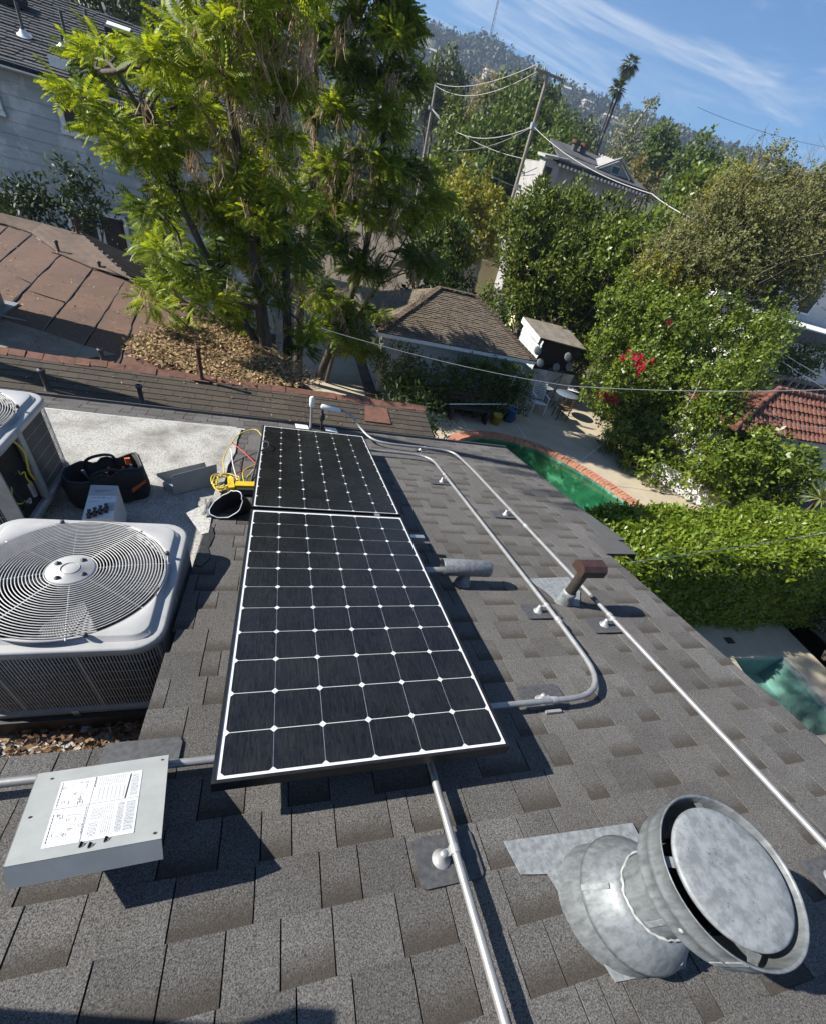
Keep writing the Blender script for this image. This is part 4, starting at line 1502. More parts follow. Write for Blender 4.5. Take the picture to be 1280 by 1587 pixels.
loopwire([(-.27, -.95, .03), (-.31, -1.25, .05), (-.22, -1.62, .14), (-.07, -1.70, .19), (0.02, -1.45, .17), (-.02, -1.1, .07), (-.10, -.85, .04)], 'yellow_wire')
loopwire([(-.10, -.70, .05), (-.14, -.95, .06), (-.05, -1.1, .06), (-.01, -1.2, .05)], 'yellow_wire')
loopwire([(-.26, -1.50, .10), (-.10, -1.25, .07), (.00, -1.05, .05)], 'red_wire', .006)
loopwire([(-.2, -.9, .04), (-.12, -1.02, .05), (.0, -1.1, .05)], 'red_wire')
loopwire([(-.26, -1.42, .08), (-.22, -1.1, .05), (-.16, -.8, .04)], 'paper')
rw = random.Random(8)
for k in range(5):
    c0 = (-.24 + rw.uniform(-.03, .03), -.76 + rw.uniform(-.06, .06))
    P = [R(c0[0] + .075 * rw.uniform(.7, 1.2) * math.cos(a), c0[1] + .13 * rw.uniform(.7, 1.2) * math.sin(a), .03 + rw.uniform(0, .04)) for a in np.linspace(rw.uniform(0, 3), rw.uniform(6, 9), 14)]
    MB().tube(bend(P, .05, 3), .0042, 6).build('lead', mt['yellow_wire'], mx_)
MB().tube(bend([R(.03, -1.75, .12), R(-.01, -1.4, .16), R(-.03, -1.1, .1), R(-.06, -.75, .05)], .1, 5), .008, 8).build('lead', mt['cable_dark'], mx_)
MB().tube(bend([R(.0, -1.30, .20), R(.06, -1.22, .23), R(.065, -1.1, .215), R(.0, -1.05, .20)], .05, 5), .0055, 6).build('lead', mt['plastic_black'], mx_)
po = thing('pouch', 'open black fabric pouch with pale piping beside the near solar panel corner', 'pouch', R(-.17, -.3))
mb = MB()
lp = []
pcs = R(-.165, -.27, .0)
ax1 = (PU * .88 - PV * .45 + PN * .25).normalized(); ax3 = (-PU * .35 + PV * .75 + PN * .55).normalized()
ax1 = (ax1 - ax3 * ax1.dot(ax3)).normalized(); ax2 = ax3.cross(ax1)
pb = random.Random(2)
for (d, s1, s2) in ((-.26, .03, .02), (-.22, .075, .045), (-.12, .10, .06), (0, .118, .072), (.02, .120, .075), (.0, .112, .068), (-.10, .09, .05), (-.2, .05, .03)):
    lp.append([pcs + PN * .085 + ax3 * (d + .02 * math.cos(2 * a)) + ax1 * s1 * math.cos(a) * (1 + pb.uniform(-.04, .04)) + ax2 * s2 * math.sin(a) * (1 + pb.uniform(-.06, .06)) for a in np.linspace(0, 2 * math.pi, 33)[:-1]])
loops_mesh(lp, mb)
mb.build('shell', mt['fabric_black'], po)
rp = [p + ax3 * .004 for p in lp[4]]
MB().tube(rp + [rp[0]], .0034, 6, caps=False).build('piping', mt['paper'], po)
jk = thing('pliers', 'silver pliers lying on the white coating next to the black pouch', 'pliers', R(-.30, -.3))
MB().bar(R(-.335, -.45, .03), R(-.29, -.22, .03), .014, .012, up=PN).build('handle', mt['silver'], jk)
MB().bar(R(-.30, -.47, .03), R(-.315, -.22, .03), .014, .012, up=PN).build('handle', mt['silver'], jk)
# strip of coating torn up, lit corner next to the pouch
tr_ = MB().prism([R(-.43, -.28, .006), R(-.285, -.50, .012), R(-.262, -.02, .012), R(-.30, -.0, .008)][::-1], PN * -.006).build('coating_flap', mt['coat'], house)


# fallen leaves along the front of the big unit
def flakes(name, pts, size, mat, label=None, cat=None, parent=None, up=.6):
    P = np.array(pts); n = len(P)
    nr = NP.normal(size=(n, 3)); nr[:, 2] = np.abs(nr[:, 2]) + up * 3
    nr /= np.linalg.norm(nr, axis=1)[:, None]
    t = np.cross(nr, NP.normal(size=(n, 3))); t /= np.linalg.norm(t, axis=1)[:, None]
    b = np.cross(nr, t)
    L_ = size * NP.uniform(.6, 1.4, (n, 1)); W_ = L_ * NP.uniform(.35, .6, (n, 1))
    V = np.stack([P - t * L_ / 2, P + b * W_ / 2, P + t * L_ / 2 + nr * L_ * .15, P - b * W_ / 2], 1).reshape(-1, 3)
    F = np.arange(4 * n).reshape(-1, 4)
    o = npmesh(name, V, F, mat, parent)
    o['kind'] = 'stuff'
    if label: o['label'] = label; o['category'] = cat
    return o


pts = [(NP.uniform(-1.35, -.47), NP.uniform(.80, 1.18), WELL_Z + abs(NP.normal(0, .018)) + .01) for _ in range(1500)]
flakes('fallen_leaves', pts, .035, mt['litter_dark'], 'brown fallen leaves along the front of the big air conditioner', 'leaves')

# ------------------------------------------------------------------ neighbouring brown roof
nb = thing('brown_roof_building', 'neighbouring low building with brown shingle strip and red brown flat roof behind the eave', 'building', (-1, 7, 0))
NYB, NYR = 4.93, 6.06
NZB, NZR = 2.985, 3.10


def NP_(x, t, h=0.0):
    # point on the brown slope, t = metres up from the lower edge
    d = Vector((0, NYR - NYB, NZR - NZB)).normalized()
    nn = Vector((0, -d.z, d.y))
    return Vector((x, NYB, NZB)) + d * t + nn * h


TL = math.hypot(NYR - NYB, NZR - NZB)
NX0, NX1 = -3.9, 2.02
slope = MB()
slope.prism([NP_(NX0, 0, -.012), NP_(NX1, 0, -.012), NP_(NX1, TL, -.012), NP_(NX0, TL, -.012)], (0, 0, -.05))
bslope = slope.build('roof_slope', mt['deck'], nb)
far_s = MB()
far_s.prism([(NX0, NYR, NZR - .012), (NX1, NYR, NZR - .012), (NX1, NYR + 1.6, NZR - 1.0), (NX0, NYR + 1.6, NZR - 1.0)], (0, 0, -.05))
far_s.build('roof_slope', mt['shake'], nb)
wb_ = MB()
wb_.box(((NX0 + NX1) / 2, (NYB + NYR + 1.6) / 2 + .1, 1.0), (NX1 - NX0 - .3, NYR + 1.6 - NYB - .4, 2.0))
wb_.build('wall', mt['stucco'], nb)
ex = .122
bw = [.20, .23, .26]
BM = {}
rs = random.Random(31)
for i in range(int(TL / ex)):
    x = NX0 + rs.uniform(0, .2)
    while x < NX1 - .05:
        w = min(rs.choice(bw), NX1 - x)
        w = round(w, 3)
        if w > .05:
            key = w
            if key not in BM:
                V = [(.002, 0, .009), (w - .002, 0, .009), (w - .002, ex + .01, .001), (.002, ex + .01, .001), (.002, 0, 0), (w - .002, 0, 0)]
                BM[key] = MB().add(V, [(0, 1, 2, 3), (4, 5, 1, 0)]).mesh('shingle', mt['brown_shingle'])
            o = link('shingle', BM[key], bslope)
            m4 = Matrix.Identity(4)
            d = (NP_(0, 1) - NP_(0, 0)).normalized()
            m4.col[0][:3] = (1, 0, 0); m4.col[1][:3] = d; m4.col[2][:3] = Vector((1, 0, 0)).cross(d)
            m4.translation = NP_(x, i * ex + rs.uniform(-.004, .004))
            o.matrix_basis = m4
        x += w
x = NX0
while x < NX1:
    w = rs.uniform(.15, .19)
    c = MB()
    j = rs.uniform(-.012, .012); h = rs.uniform(0, .012)
    A = [Vector((x, NYR - .10 + j, NZR - .008 + h)), Vector((x, NYR, NZR + .030 + h)), Vector((x, NYR + .12, NZR - .04 + h))]
    B = [p + Vector((w - .004, rs.uniform(-.01, .01), rs.uniform(-.004, .004))) for p in A]
    dn_ = Vector((0, 0, -.02))
    c.add(A + B + [p + dn_ for p in A + B], [(0, 3, 4, 1), (1, 4, 5, 2), (0, 6, 9, 3), (0, 1, 7, 6), (1, 2, 8, 7), (3, 9, 10, 4), (4, 10, 11, 5)])
    c.build('ridge_cap', mt['capbrick'], nb)
    x += w
# flat rolled roofing: sheets between seams
ZF = 3.03
seams = [((-60, 330), (-110, 380)), ((13, 352), (-30, 395)), ((50, 364), (7, 401)), ((94, 396), (44, 446)), ((144, 418), (97, 478)), ((198, 431), (153, 502)), ((223, 493), (193, 552)), ((290, 490), (262, 560))]
S2 = []
for a, b in seams:
    A = atz(*a, ZF); B = atz(*b, ZF)
    d = (A - B); d.z = 0
    bot = B + d * ((6.22 - B.y) / d.y) if abs(d.y) > 1e-6 else B
    S2.append((A, bot))
edge_top = [S2[0][0], S2[1][0], S2[2][0], S2[3][0], S2[4][0], S2[5][0], atz(222, 452, ZF), atz(300, 470, ZF)]
base_ = MB().prism([Vector((-7, 6.2, ZF - .03)), Vector((.55, 6.2, ZF - .03)), Vector((-.2, 7.3, ZF - .03)), Vector((-.7, 8.6, ZF - .03)), Vector((-1.6, 9.6, ZF - .03)), edge_top[5] - Vector((0, 0, .03)), edge_top[3] - Vector((0, 0, .03)), edge_top[2] - Vector((0, 0, .03)), Vector((-7, 13, ZF - .03))], (0, 0, -.1)).build('flat_roof', mt['rolled'], nb)
for i in range(len(S2) - 1):
    a0, b0 = edge_top[i], S2[i][1]; a1, b1 = edge_top[i + 1], S2[i + 1][1]
    fr = [0, rs.uniform(.42, .52), 1.0]
    for k in range(2):
        z = .002 + .005 * ((i + k) % 2) + .003 * i % .009
        q0 = a0.lerp(b0, fr[k]); q1 = a1.lerp(b1, fr[k] + rs.uniform(-.02, .02) * (0 < k)); q2 = a1.lerp(b1, fr[k + 1]); q3 = a0.lerp(b0, fr[k + 1])
        sh = .012
        dx = (q1 - q0).normalized() * sh
        sub = MB()
        nn_ = 5                              # slightly buckled sheet
        top = []
        for r_ in range(nn_ + 1):
            for c_ in range(nn_ + 1):
                p = (q0 + dx).lerp(q1 - dx, c_ / nn_).lerp((q3 + dx).lerp(q2 - dx, c_ / nn_), r_ / nn_)
                top.append(p + Vector((0, 0, z + rs.uniform(0, .010))))
        F = [(r_ * (nn_ + 1) + c_, (r_ + 1) * (nn_ + 1) + c_, (r_ + 1) * (nn_ + 1) + c_ + 1, r_ * (nn_ + 1) + c_ + 1) for r_ in range(nn_) for c_ in range(nn_)]
        sub.add(top, F, True)
        sub.build('roofing_sheet', mt['rolled'], nb)
        if k == 0:
            # raised mastic seam along the left edge
            MB().tube([a0.lerp(b0, f) + Vector((rs.uniform(-.012, .012), 0, .012)) for f in np.linspace(0, 1, 16)], .012, 5).build('seam', mt['tar'], nb)
st = MB().poly([atz(x, y, ZF + .022) for x, y in ((-40, 486), (0, 494), (70, 514), (130, 535), (182, 549), (120, 557), (60, 549), (-40, 540))]).build('silt_stain', mt['rolled_stain'], nb)
# shake band that climbs round the far edge, and the ribbed slope falling away
ob = [atz(x, y, ZF + .16) for x, y in ((-80, 312), (0, 329), (65, 345), (128, 363), (172, 398), (212, 440))]
ib = [edge_top[0] + Vector((-1.5, 0, .02))] + [p + Vector((0, 0, .02)) for p in (edge_top[1], edge_top[2], edge_top[3], edge_top[4], edge_top[5])]
for i in range(5):
    for k in range(3):
        f0, f1 = k / 3, (k + 1) / 3
        m_ = MB()
        q_ = [ib[i].lerp(ob[i], f0), ib[i + 1].lerp(ob[i + 1], f0), ib[i + 1].lerp(ob[i + 1], f1), ib[i].lerp(ob[i], f1)]
        m_.prism([p + Vector((0, 0, .012 * (2 - k))) for p in q_], (0, 0, -.02))
        m_.build('shake_course', mt['shake'], nb)
rb0 = [ob[3].lerp(ob[5], f) for f in np.linspace(0, 1, 13)]
for i in range(12):
    a, b = rb0[i], rb0[i + 1]
    dv_ = Vector((1.5, .5, -.55))
    dv_ = atz(235 + (215 - 235) * 0, 386, ZF - .15) - ob[3] if False else Vector((1.15, .35, -.42))
    m_ = MB().prism([a, b, b + dv_ * (1.0 - .045 * i), a + dv_ * (1.0 - .045 * i)], (0, 0, -.03))
    o = m_.build('shake_rib', mt['shake_grey'], nb)
    MB().bar(a + Vector((0, 0, .012)), a + dv_ * (1.0 - .045 * i) + Vector((0, 0, .012)), .035, .04).build('batten', mt['shake_grey'], nb)
# body of the building under the flat roof
MB().prism([Vector((-7, 6.4, 0)), Vector((-.1, 6.4, 0)), Vector((-.9, 8.4, 0)), Vector((-2.0, 9.4, 0)), Vector((-3.2, 10.6, 0)), Vector((-4.2, 12.4, 0)), Vector((-7, 12.6, 0))], (0, 0, ZF - .14)).build('wall', mt['stucco_grey'], nb)
# chimney
chm = thing('chimney', 'grey stucco chimney block at the left edge casting a long shadow', 'chimney', (-4.2, 7.2, ZF))
m_ = MB(); m_.box((-4.20, 7.22, ZF + .55), (.96, 1.02, 1.16)); m_.build('stack', mt['stucco_grey'], chm)
m_ = MB(); m_.box((-4.20, 7.22, ZF + 1.15), (1.02, 1.08, .06)); m_.build('cap', mt['stucco_grey'], chm)
m_ = MB(); m_.box((-4.2, 7.22, ZF + .015), (1.2, 1.26, .03)); m_.build('flashing', mt['galv_light'], chm)


def small_vent(px, py, z, h, label, mat='rust', tilt=(0, 0), on_slope=False):
    p = atz(px, py, z)
    t = thing('roof_vent', label, 'vent', p, 'small vents on the brown roof')
    MB().lathe([(.05, .0), (.035, .02), (.025, .05), (.025, h), (.036, h + .005), (.036, h + .03), (.02, h + .035)], p, 12).build('pipe', mt[mat], t)
    MB().box(p + Vector((0, 0, .004)), (.20, .14, .008)).build('flashing', mt['rust'], t)
    return t


small_vent(313, 588, NZR + .01, .36, 'tall rusty vent pipe standing on the brown ridge', 'rust')
small_vent(76, 606, 3.02, .20, 'small weathered vent on the brown shingle strip at the left', 'cable_dark')
small_vent(222, 628, 3.02, .20, 'small weathered vent on the brown shingle strip nearest the solar panels', 'cable_dark')
small_vent(92, 392, ZF + .02, .16, 'small black vent on the red brown flat roof near the wood shakes', 'cable_dark')
small_vent(156, 418, ZF + .02, .10, 'stubby black vent at the right of the red brown flat roof', 'cable_dark')
small_vent(161, 562, ZF + .03, .13, 'short black vent just behind the brown ridge', 'cable_dark')
small_vent(121, 362, ZF + .15, .22, 'red brown stub vent at the corner of the wood shakes', 'rust')
patch = MB().prism([NP_(1.05, .55, .022), NP_(1.42, .55, .022), NP_(1.42, .95, .022), NP_(1.10, .95, .022)], (0, 0, -.008)).build('repair_patch', mt['capbrick'], nb)

# leaf litter heaped behind the ridge
pts = []
poly = [(190, 533), (240, 515), (330, 508), (405, 520), (440, 555), (500, 597), (470, 603), (400, 602), (330, 590), (270, 572), (210, 552)]


def inside(x, y, P):
    r_ = False
    for i in range(len(P)):
        x0, y0 = P[i]; x1, y1 = P[i - 1]
        if (y0 > y) != (y1 > y) and x < (x1 - x0) * (y - y0) / (y1 - y0) + x0: r_ = not r_
    return r_


lr = random.Random(12)
while len(pts) < 9000:
    x, y = lr.uniform(180, 505), lr.uniform(500, 605)
    if inside(x + lr.gauss(0, 5), y + lr.gauss(0, 4), poly):
        p = atz(x, y, ZF + .03)
        d = min(1, max(0, (x - 190) / 120))
        pts.append((p.x, p.y, ZF + .025 + abs(lr.gauss(0, .02)) + .05 * d))
flakes('leaf_litter', pts, .055, mt['litter'], 'drift of tan fallen leaves on the brown roof under the big tree', 'leaves')
pts = []
for _ in range(260):
    p = NP_(lr.uniform(-2.8, 1.6), lr.uniform(.1, TL), .014); pts.append(tuple(p))
for _ in range(500):
    p = atz(lr.uniform(0, 230), lr.uniform(360, 550), ZF + .03); pts.append((p.x, p.y, ZF + .03))
flakes('scattered_leaves', pts, .03, mt['litter'], 'pale leaf specks scattered over the brown roof', 'leaves')
# heap under the litter so that it has body
hm = MB()
G_ = 14
V = []
for i in range(G_ + 1):
    for j in range(G_ + 1):
        f, g_ = i / G_, j / G_
        x = -2.0 + 1.85 * f; y = 6.28 + 2.2 * g_ * (.55 + .45 * f)
        V.append(Vector((x, y, ZF + .01 + .07 * math.sin(math.pi * min(1, f * 1.1)) * math.sin(math.pi * g_) + .01 * lr.random())))
hm.add(V, [(i * (G_ + 1) + j, (i + 1) * (G_ + 1) + j, (i + 1) * (G_ + 1) + j + 1, i * (G_ + 1) + j + 1) for i in range(G_) for j in range(G_)], True)
hm.build('leaf_mould', mt['litter_dark'] if False else mt['rust'], nb)

# ------------------------------------------------------------------ foliage machinery


def sprig_template(k, L, W, stem, spread=.9, seed=0, fold=.0):
    """k leaves set along a short stem that points along +z"""
    r_ = np.random.default_rng(seed)
    V = []
    for i in range(k):
        f = (i + .5) / k
        a = i * 2.4 + r_.uniform(-.3, .3)
        base = np.array([0, 0, stem * f])
        d = np.array([math.cos(a) * spread, math.sin(a) * spread, .35 + .5 * f]); d /= np.linalg.norm(d)
        s = np.cross(d, [0, 0, 1.0]); s /= np.linalg.norm(s)
        nrm_ = np.cross(s, d)
        s = s * math.cos(.4) + nrm_ * math.sin(r_.uniform(-.6, .6))
        l_ = L * r_.uniform(.75, 1.2); w_ = W * r_.uniform(.8, 1.2)
        V += [base, base + d * l_ * .5 + s * w_ / 2, base + d * l_ - nrm_ * l_ * .12, base + d * l_ * .5 - s * w_ / 2]
    return np.array(V)


def frond_template(n=8, L=.20, ll=.052, lw=.021, droop=.38):
    """pinnate leaf along +x, drooping"""
    V = []
    for i in range(n):
        f = (i + 1) / (n + .5)
        c = np.array([L * f, 0, -droop * L * f * f])
        tan = np.array([1, 0, -2 * droop * f]); tan /= np.linalg.norm(tan)
        sc = .6 + .8 * math.sin(math.pi * (f * .8 + .1))
        for sg in (-1, 1):
            d = tan * .55 + np.array([0, sg * .85, -.25]); d /= np.linalg.norm(d)
            w = np.cross(d, [0, 0, 1.]); w /= np.linalg.norm(w)
            V += [c, c + d * ll * sc * .5 + w * lw / 2, c + d * ll * sc, c + d * ll * sc * .5 - w * lw / 2]
    return np.array(V)


def pod_template(n=7, L=.34, w=.012, seed=1):
    r_ = np.random.default_rng(seed)
    V = []
    for i in range(n):
        b = np.array([r_.uniform(-.05, .05), r_.uniform(-.05, .05), r_.uniform(-.03, .03)])
        l_ = L * r_.uniform(.6, 1.2)
        a = r_.uniform(0, 6.28)
        sd = np.array([math.cos(a), math.sin(a), 0]) * w / 2
        m1 = b + np.array([r_.uniform(-.07, .07), r_.uniform(-.07, .07), -l_ * .5])
        e1 = m1 + np.array([r_.uniform(-.09, .09), r_.uniform(-.09, .09), -l_ * .45])
        V += [b - sd * .5, b + sd * .5, m1 + sd, m1 - sd, m1 - sd, m1 + sd, e1 + sd * .4, e1 - sd * .4]
    return np.array(V)


def unit(a): return a / np.maximum(1e-9, np.linalg.norm(a, axis=-1, keepdims=True))


def scatter(T, P, D, scale, axis='z', rng=NP):
    """copies of template T at P, local axis turned to D, random roll about it"""
    n = len(P)
    D = unit(D)
    a = unit(np.cross(D, rng.normal(size=(n, 3))))
    b = np.cross(D, a)
    if axis == 'z': Rm_ = np.stack([a, b, D], 2)
    else:
        # x along D, keep local z roughly up
        upv = np.tile([0, 0, 1.], (n, 1)) + rng.normal(0, .35, (n, 3))
        y = unit(np.cross(upv, D)); z = np.cross(D, y)
        Rm_ = np.stack([D, y, z], 2)
    V = np.einsum('nij,mj->nmi', Rm_, T) * np.asarray(scale).reshape(-1, 1, 1) + P[:, None, :]
    return V.reshape(-1, 3)


def leaf_object(name, V, mat, parent):
    return npmesh(name, V, np.arange(len(V)).reshape(-1, 4), mat, parent)


def blob_points(blobs, per_m2, rng, clump=.34, fill=.35, flat=1.0):
    """points and outward directions on clumps spread over ellipsoid blobs"""
    P = []; D = []
    for (c, r) in blobs:
        c = np.array(c); r = np.array(r if hasattr(r, '__len__') else (r, r, r), float)
        rm = r.mean()
        K = int(max(8, 26 * (1 if rm < 1.2 else 1.3)))
        n = int(per_m2 * 4 * math.pi * rm * rm)
        dirs = unit(rng.normal(size=(K, 3)))
        cc = c + dirs * r * rng.uniform(.62, .98, (K, 1))
        idx = rng.integers(0, K, n)
        off = rng.normal(size=(n, 3)); off = unit(off) * (rng.random((n, 1)) ** .5) * clump * r * rng.uniform(.6, 1.25, (K, 1))[idx]
        p = cc[idx] + off
        nf = int(n * fill)
        inn = c + unit(rng.normal(size=(nf, 3))) * r * rng.uniform(.25, .9, (nf, 1))
        P.append(p); D.append(unit(dirs[idx] * .7 + unit(off) * .8 + [0, 0, .45] + rng.normal(0, .35, (n, 3))))
        P.append(inn); D.append(unit((inn - c) / r + rng.normal(0, .5, (nf, 3)) + [0, 0, .3]))
    return np.concatenate(P), np.concatenate(D)


def pblob(px, py, rp, Y, sq=1.0, dz=1.0):
    c = at(px, py, Y)
    k = pxm(c)
    return (tuple(c), (rp * k, rp * k * dz, rp * k * sq))


def limb(mb, a, b, r0, r1, wob, rng, n=6):
    a = Vector(a); b = Vector(b)
    P = []; Rr = []
    L_ = (b - a).length
    for i in range(n + 1):
        f = i / n
        p = a.lerp(b, f)
        if 0 < i < n: p += Vector((rng.uniform(-1, 1), rng.uniform(-1, 1), rng.uniform(-.4, .6))) * wob * L_
        P.append(p); Rr.append(r0 + (r1 - r0) * f)
    mb.tube(P, Rr, 7)


def bush(name, label, cat, blobs, mat, L, W, per_m2, k=5, seed=0, stem=None, trunk_mat='bark', group=None, base_z=0.0, trunk_r=.05, fill=.35, clump=.34, extra=None, spread=.9):
    rng = np.random.default_rng(1000 + seed)
    rr = random.Random(seed)
    cs = np.array([b[0] for b in blobs])
    low = min(blobs, key=lambda b: b[0][2])
    base = Vector((float(cs[:, 0].mean()), float(cs[:, 1].mean()), base_z))
    t = thing(name, label, cat, base, group)
    T = sprig_template(k, L, W, stem if stem is not None else L * 1.3, spread, seed)
    P, D = blob_points(blobs, per_m2 / k, rng, clump, fill)
    ok = P[:, 2] > base_z + .02
    P, D = P[ok], D[ok]
    leaf_object('crown', scatter(T, P, D, rng.uniform(.75, 1.3, len(P)), rng=rng), mt[mat], t)
    tm = MB()
    for c, r in blobs:
        limb(tm, base + Vector((rr.uniform(-.1, .1), rr.uniform(-.1, .1), -.05)), c, trunk_r, trunk_r * .35, .06, rr)
    tm.build('trunk', mt[trunk_mat], t)
    return t


# ------------------------------------------------------------------ big feathery tree
bt = thing('feathery_tree', 'big feathery light green tree with hanging brown pods behind the brown roof', 'tree', (-.2, 8.4, 0))
bt2 = thing('feathery_tree', 'darker feathery tree thick with brown pods beside the garage roof', 'tree', (1.6, 14.5, 0))
XS = 478                                            # left of this column: near tree, right: the one behind


def tdepth(x, back):
    if x < XS: return rr.uniform(6.9, 8.4) if not back else rr.uniform(8.4, 9.6)
    return rr.uniform(13.6, 14.2) if not back else rr.uniform(14.1, 14.8)


rng = np.random.default_rng(77)
rr = random.Random(77)
OUT = [(262, -160), (250, -20), (232, 30), (160, 62), (128, 68), (98, 140), (96, 165), (135, 200), (165, 235), (190, 265), (185, 330), (228, 372), (215, 470), (225, 500), (262, 512), (330, 500), (390, 515), (445, 500), (520, 545), (575, 560), (602, 500), (655, 470), (682, 400), (692, 330), (700, 270), (655, 225), (648, 130), (660, 60), (640, -30), (620, -160)]
# lit feathery tufts the photograph shows on the sunny side
TUFT = [(160, 80, 32), (125, 150, 34), (175, 185, 30), (235, 85, 40), (255, 130, 42), (290, 60, 38), (215, 240, 34), (260, 205, 40), (320, 190, 42), (350, 40, 36), (395, 95, 38), (300, 160, 34), (235, 325, 44), (285, 300, 46), (330, 330, 44), (370, 270, 40), (400, 340, 44), (250, 395, 40), (300, 420, 46), (360, 410, 42), (240, 470, 34), (330, 470, 38), (420, 460, 36), (450, 400, 40), (450, 300, 38), (430, 210, 36), (500, 330, 40), (520, 260, 38), (560, 330, 40), (600, 260, 40), (620, 330, 42), (650, 400, 36), (560, 420, 38), (500, 460, 40), (540, 520, 34), (600, 190, 36), (560, 120, 38), (500, 60, 36), (520, 170, 36), (610, 60, 34), (450, 130, 36), (340, 110, 36), (410, 20, 36), (560, 30, 34), (630, 130, 30), (660, 330, 30), (290, 510, 22), (385, 505, 24), (470, 540, 22)]
tuftP = []; tuftD = []; tufts = []
for (x, y, r_) in TUFT:
    for dep in range(2):
        Yc = tdepth(x, dep)
        xx = x + (0 if dep == 0 else rr.uniform(-25, 25)); yy = y + (0 if dep == 0 else rr.uniform(-25, 25))
        if not inside(xx, yy, OUT) and dep: continue
        c = at(xx, yy, Yc); k = pxm(c)
        tufts.append((np.array(c), r_ * k, x))
for _ in range(400):                               # fill between the tufts
    x, y = rr.uniform(95, 700), rr.uniform(0, 545)
    if not inside(x, y, OUT) or min(math.hypot(x - q_[0], y - q_[1]) for q_ in OUT) < 14: continue
    if x < 330 and rr.random() < .65: continue
    if rr.random() < .66: continue
    c = at(x, y, tdepth(x, rr.random() < .6)); tufts.append((np.array(c), rr.uniform(20, 34) * pxm(c), x))
for _ in range(40):                                # crown above the picture
    x, y = rr.uniform(255, 650), rr.uniform(-150, 0)
    c = at(x, y, tdepth(x, rr.random() < .5)); tufts.append((np.array(c), 36 * pxm(c), x))
FT = frond_template()
VV = {(0, 0): [], (0, 1): [], (1, 0): [], (1, 1): []}
for c, r_, x in tufts:
    n = int((120 if x < XS else 85) * (r_ / .5) ** 1.75) + 26
    # umbrella of fronds: on the upper shell, arching outwards and down
    d = unit(rng.normal(size=(n, 3)) * [1, 1, .7] + [0, 0, .35])
    p = c + d * r_ * rng.uniform(.15, .85, (n, 1)) * [1, 1, .5]
    dirn = unit(d * [1, 1, .25] + rng.normal(0, .32, (n, 3)) + [-.12, -.08, .12])
    v = scatter(FT, p, dirn, rng.uniform(.7, 1.25, n) * (1.0 if x < XS else 1.5), 'x', rng)
    back = int(x >= XS)
    VV[(back, int(rr.random() < (.38 if back else .18)))].append(v)
for (back, dk_), vl in VV.items():
    leaf_object('crown', np.concatenate(vl), mt['leaf_tree_shade' if dk_ else 'leaf_tree'], bt2 if back else bt)
# hanging dry pods
PODS = [(165, 265, 40, .5), (215, 170, 30, .4), (260, 190, 40, .5), (270, 250, 30, .4), (300, 120, 40, .5), (330, 20, 60, 1.6), (380, 60, 60, 2), (450, 40, 60, 2.4), (400, 150, 60, 1.6), (430, 280, 60, 1.2), (350, 180, 50, 1), (300, 240, 40, .8), (480, 110, 60, 1), (430, 170, 40, .8), (500, 200, 50, 1), (560, 220, 50, 1), (530, 290, 50, 1.2), (480, 310, 40, .7), (560, 380, 60, 1.3), (600, 430, 55, 1.2), (520, 420, 60, 1.2), (470, 440, 40, .8), (580, 490, 40, 1), (540, 480, 40, 1), (620, 360, 40, .7), (640, 450, 30, .7), (400, 420, 40, .5), (440, 520, 25, .6), (350, 250, 40, .5), (300, 330, 40, .4), (590, 120, 50, .7), (540, 20, 50, .9), (600, 300, 40, .6), (410, 250, 40, .6), (230, 440, 25, .3), (650, 480, 25, .5)]
PT = [pod_template(9, .24, .011, s_) for s_ in range(6)]
Vp = []; Vq = []
for (x, y, sp, w) in PODS:
    n = int((9 if x < XS else 17) * w)
    for _ in range(n):
        xx, yy = rr.gauss(x, sp * .55), rr.gauss(y, sp * .55)
        if not inside(xx, yy, OUT): continue
        c = np.array(at(xx, yy, rr.uniform(6.8, 8.6) if x < XS else rr.uniform(13.1, 14.2)))
        T = rr.choice(PT)
        a = rr.uniform(0, 6.28); ca_, sa_ = math.cos(a), math.sin(a)
        Rz = np.array([[ca_, -sa_, 0], [sa_, ca_, 0], [0, 0, 1]])
        (Vp if x < XS else Vq).append(T @ Rz.T * rr.uniform(.7, 1.5) + c)
pods = leaf_object('seed_pods', np.concatenate(Vp), mt['pod'], bt)
pods['kind'] = 'stuff'
pods = leaf_object('seed_pods', np.concatenate(Vq), mt['pod'], bt2); pods['kind'] = 'stuff'
# stems
def stem_path(pts, r0, r1, tr, name='trunk'):
    P = [at(x, y, Y) for x, y, Y in pts]
    b = P[0].copy(); b.z = 0
    P = [b] + P
    mb = MB(); Q = bend(P, .5, 4)
    mb.tube(Q, [r0 + (r1 - r0) * i / (len(Q) - 1) for i in range(len(Q))], 9)
    mb.build(name, mt['bark'], tr)
    return P


stemsA = [stem_path([(418, 580, 7.6), (405, 480, 7.6), (392, 380, 7.7), (372, 250, 7.8), (350, 120, 7.9), (340, -60, 8.0)], .115, .03, bt),
          stem_path([(446, 582, 8.2), (446, 480, 8.1), (440, 330, 8.1), (432, 200, 8.1), (430, 60, 8.2), (420, -80, 8.3)], .09, .025, bt),
          stem_path([(425, 575, 7.8), (330, 420, 7.6), (270, 290, 7.5), (225, 180, 7.5), (180, 110, 7.4)], .07, .018, bt)]
stemsB = [stem_path([(462, 585, 14.4), (465, 450, 14.3), (480, 330, 14.3), (490, 200, 14.3), (490, 60, 14.4), (490, -80, 14.5)], .16, .04, bt2),
          stem_path([(492, 590, 14.8), (530, 500, 14.7), (565, 400, 14.6), (590, 270, 14.6), (600, 120, 14.6), (590, -50, 14.6)], .14, .035, bt2),
          stem_path([(505, 595, 14.6), (520, 540, 14.2), (590, 440, 14.0), (640, 350, 14.0)], .08, .02, bt2)]
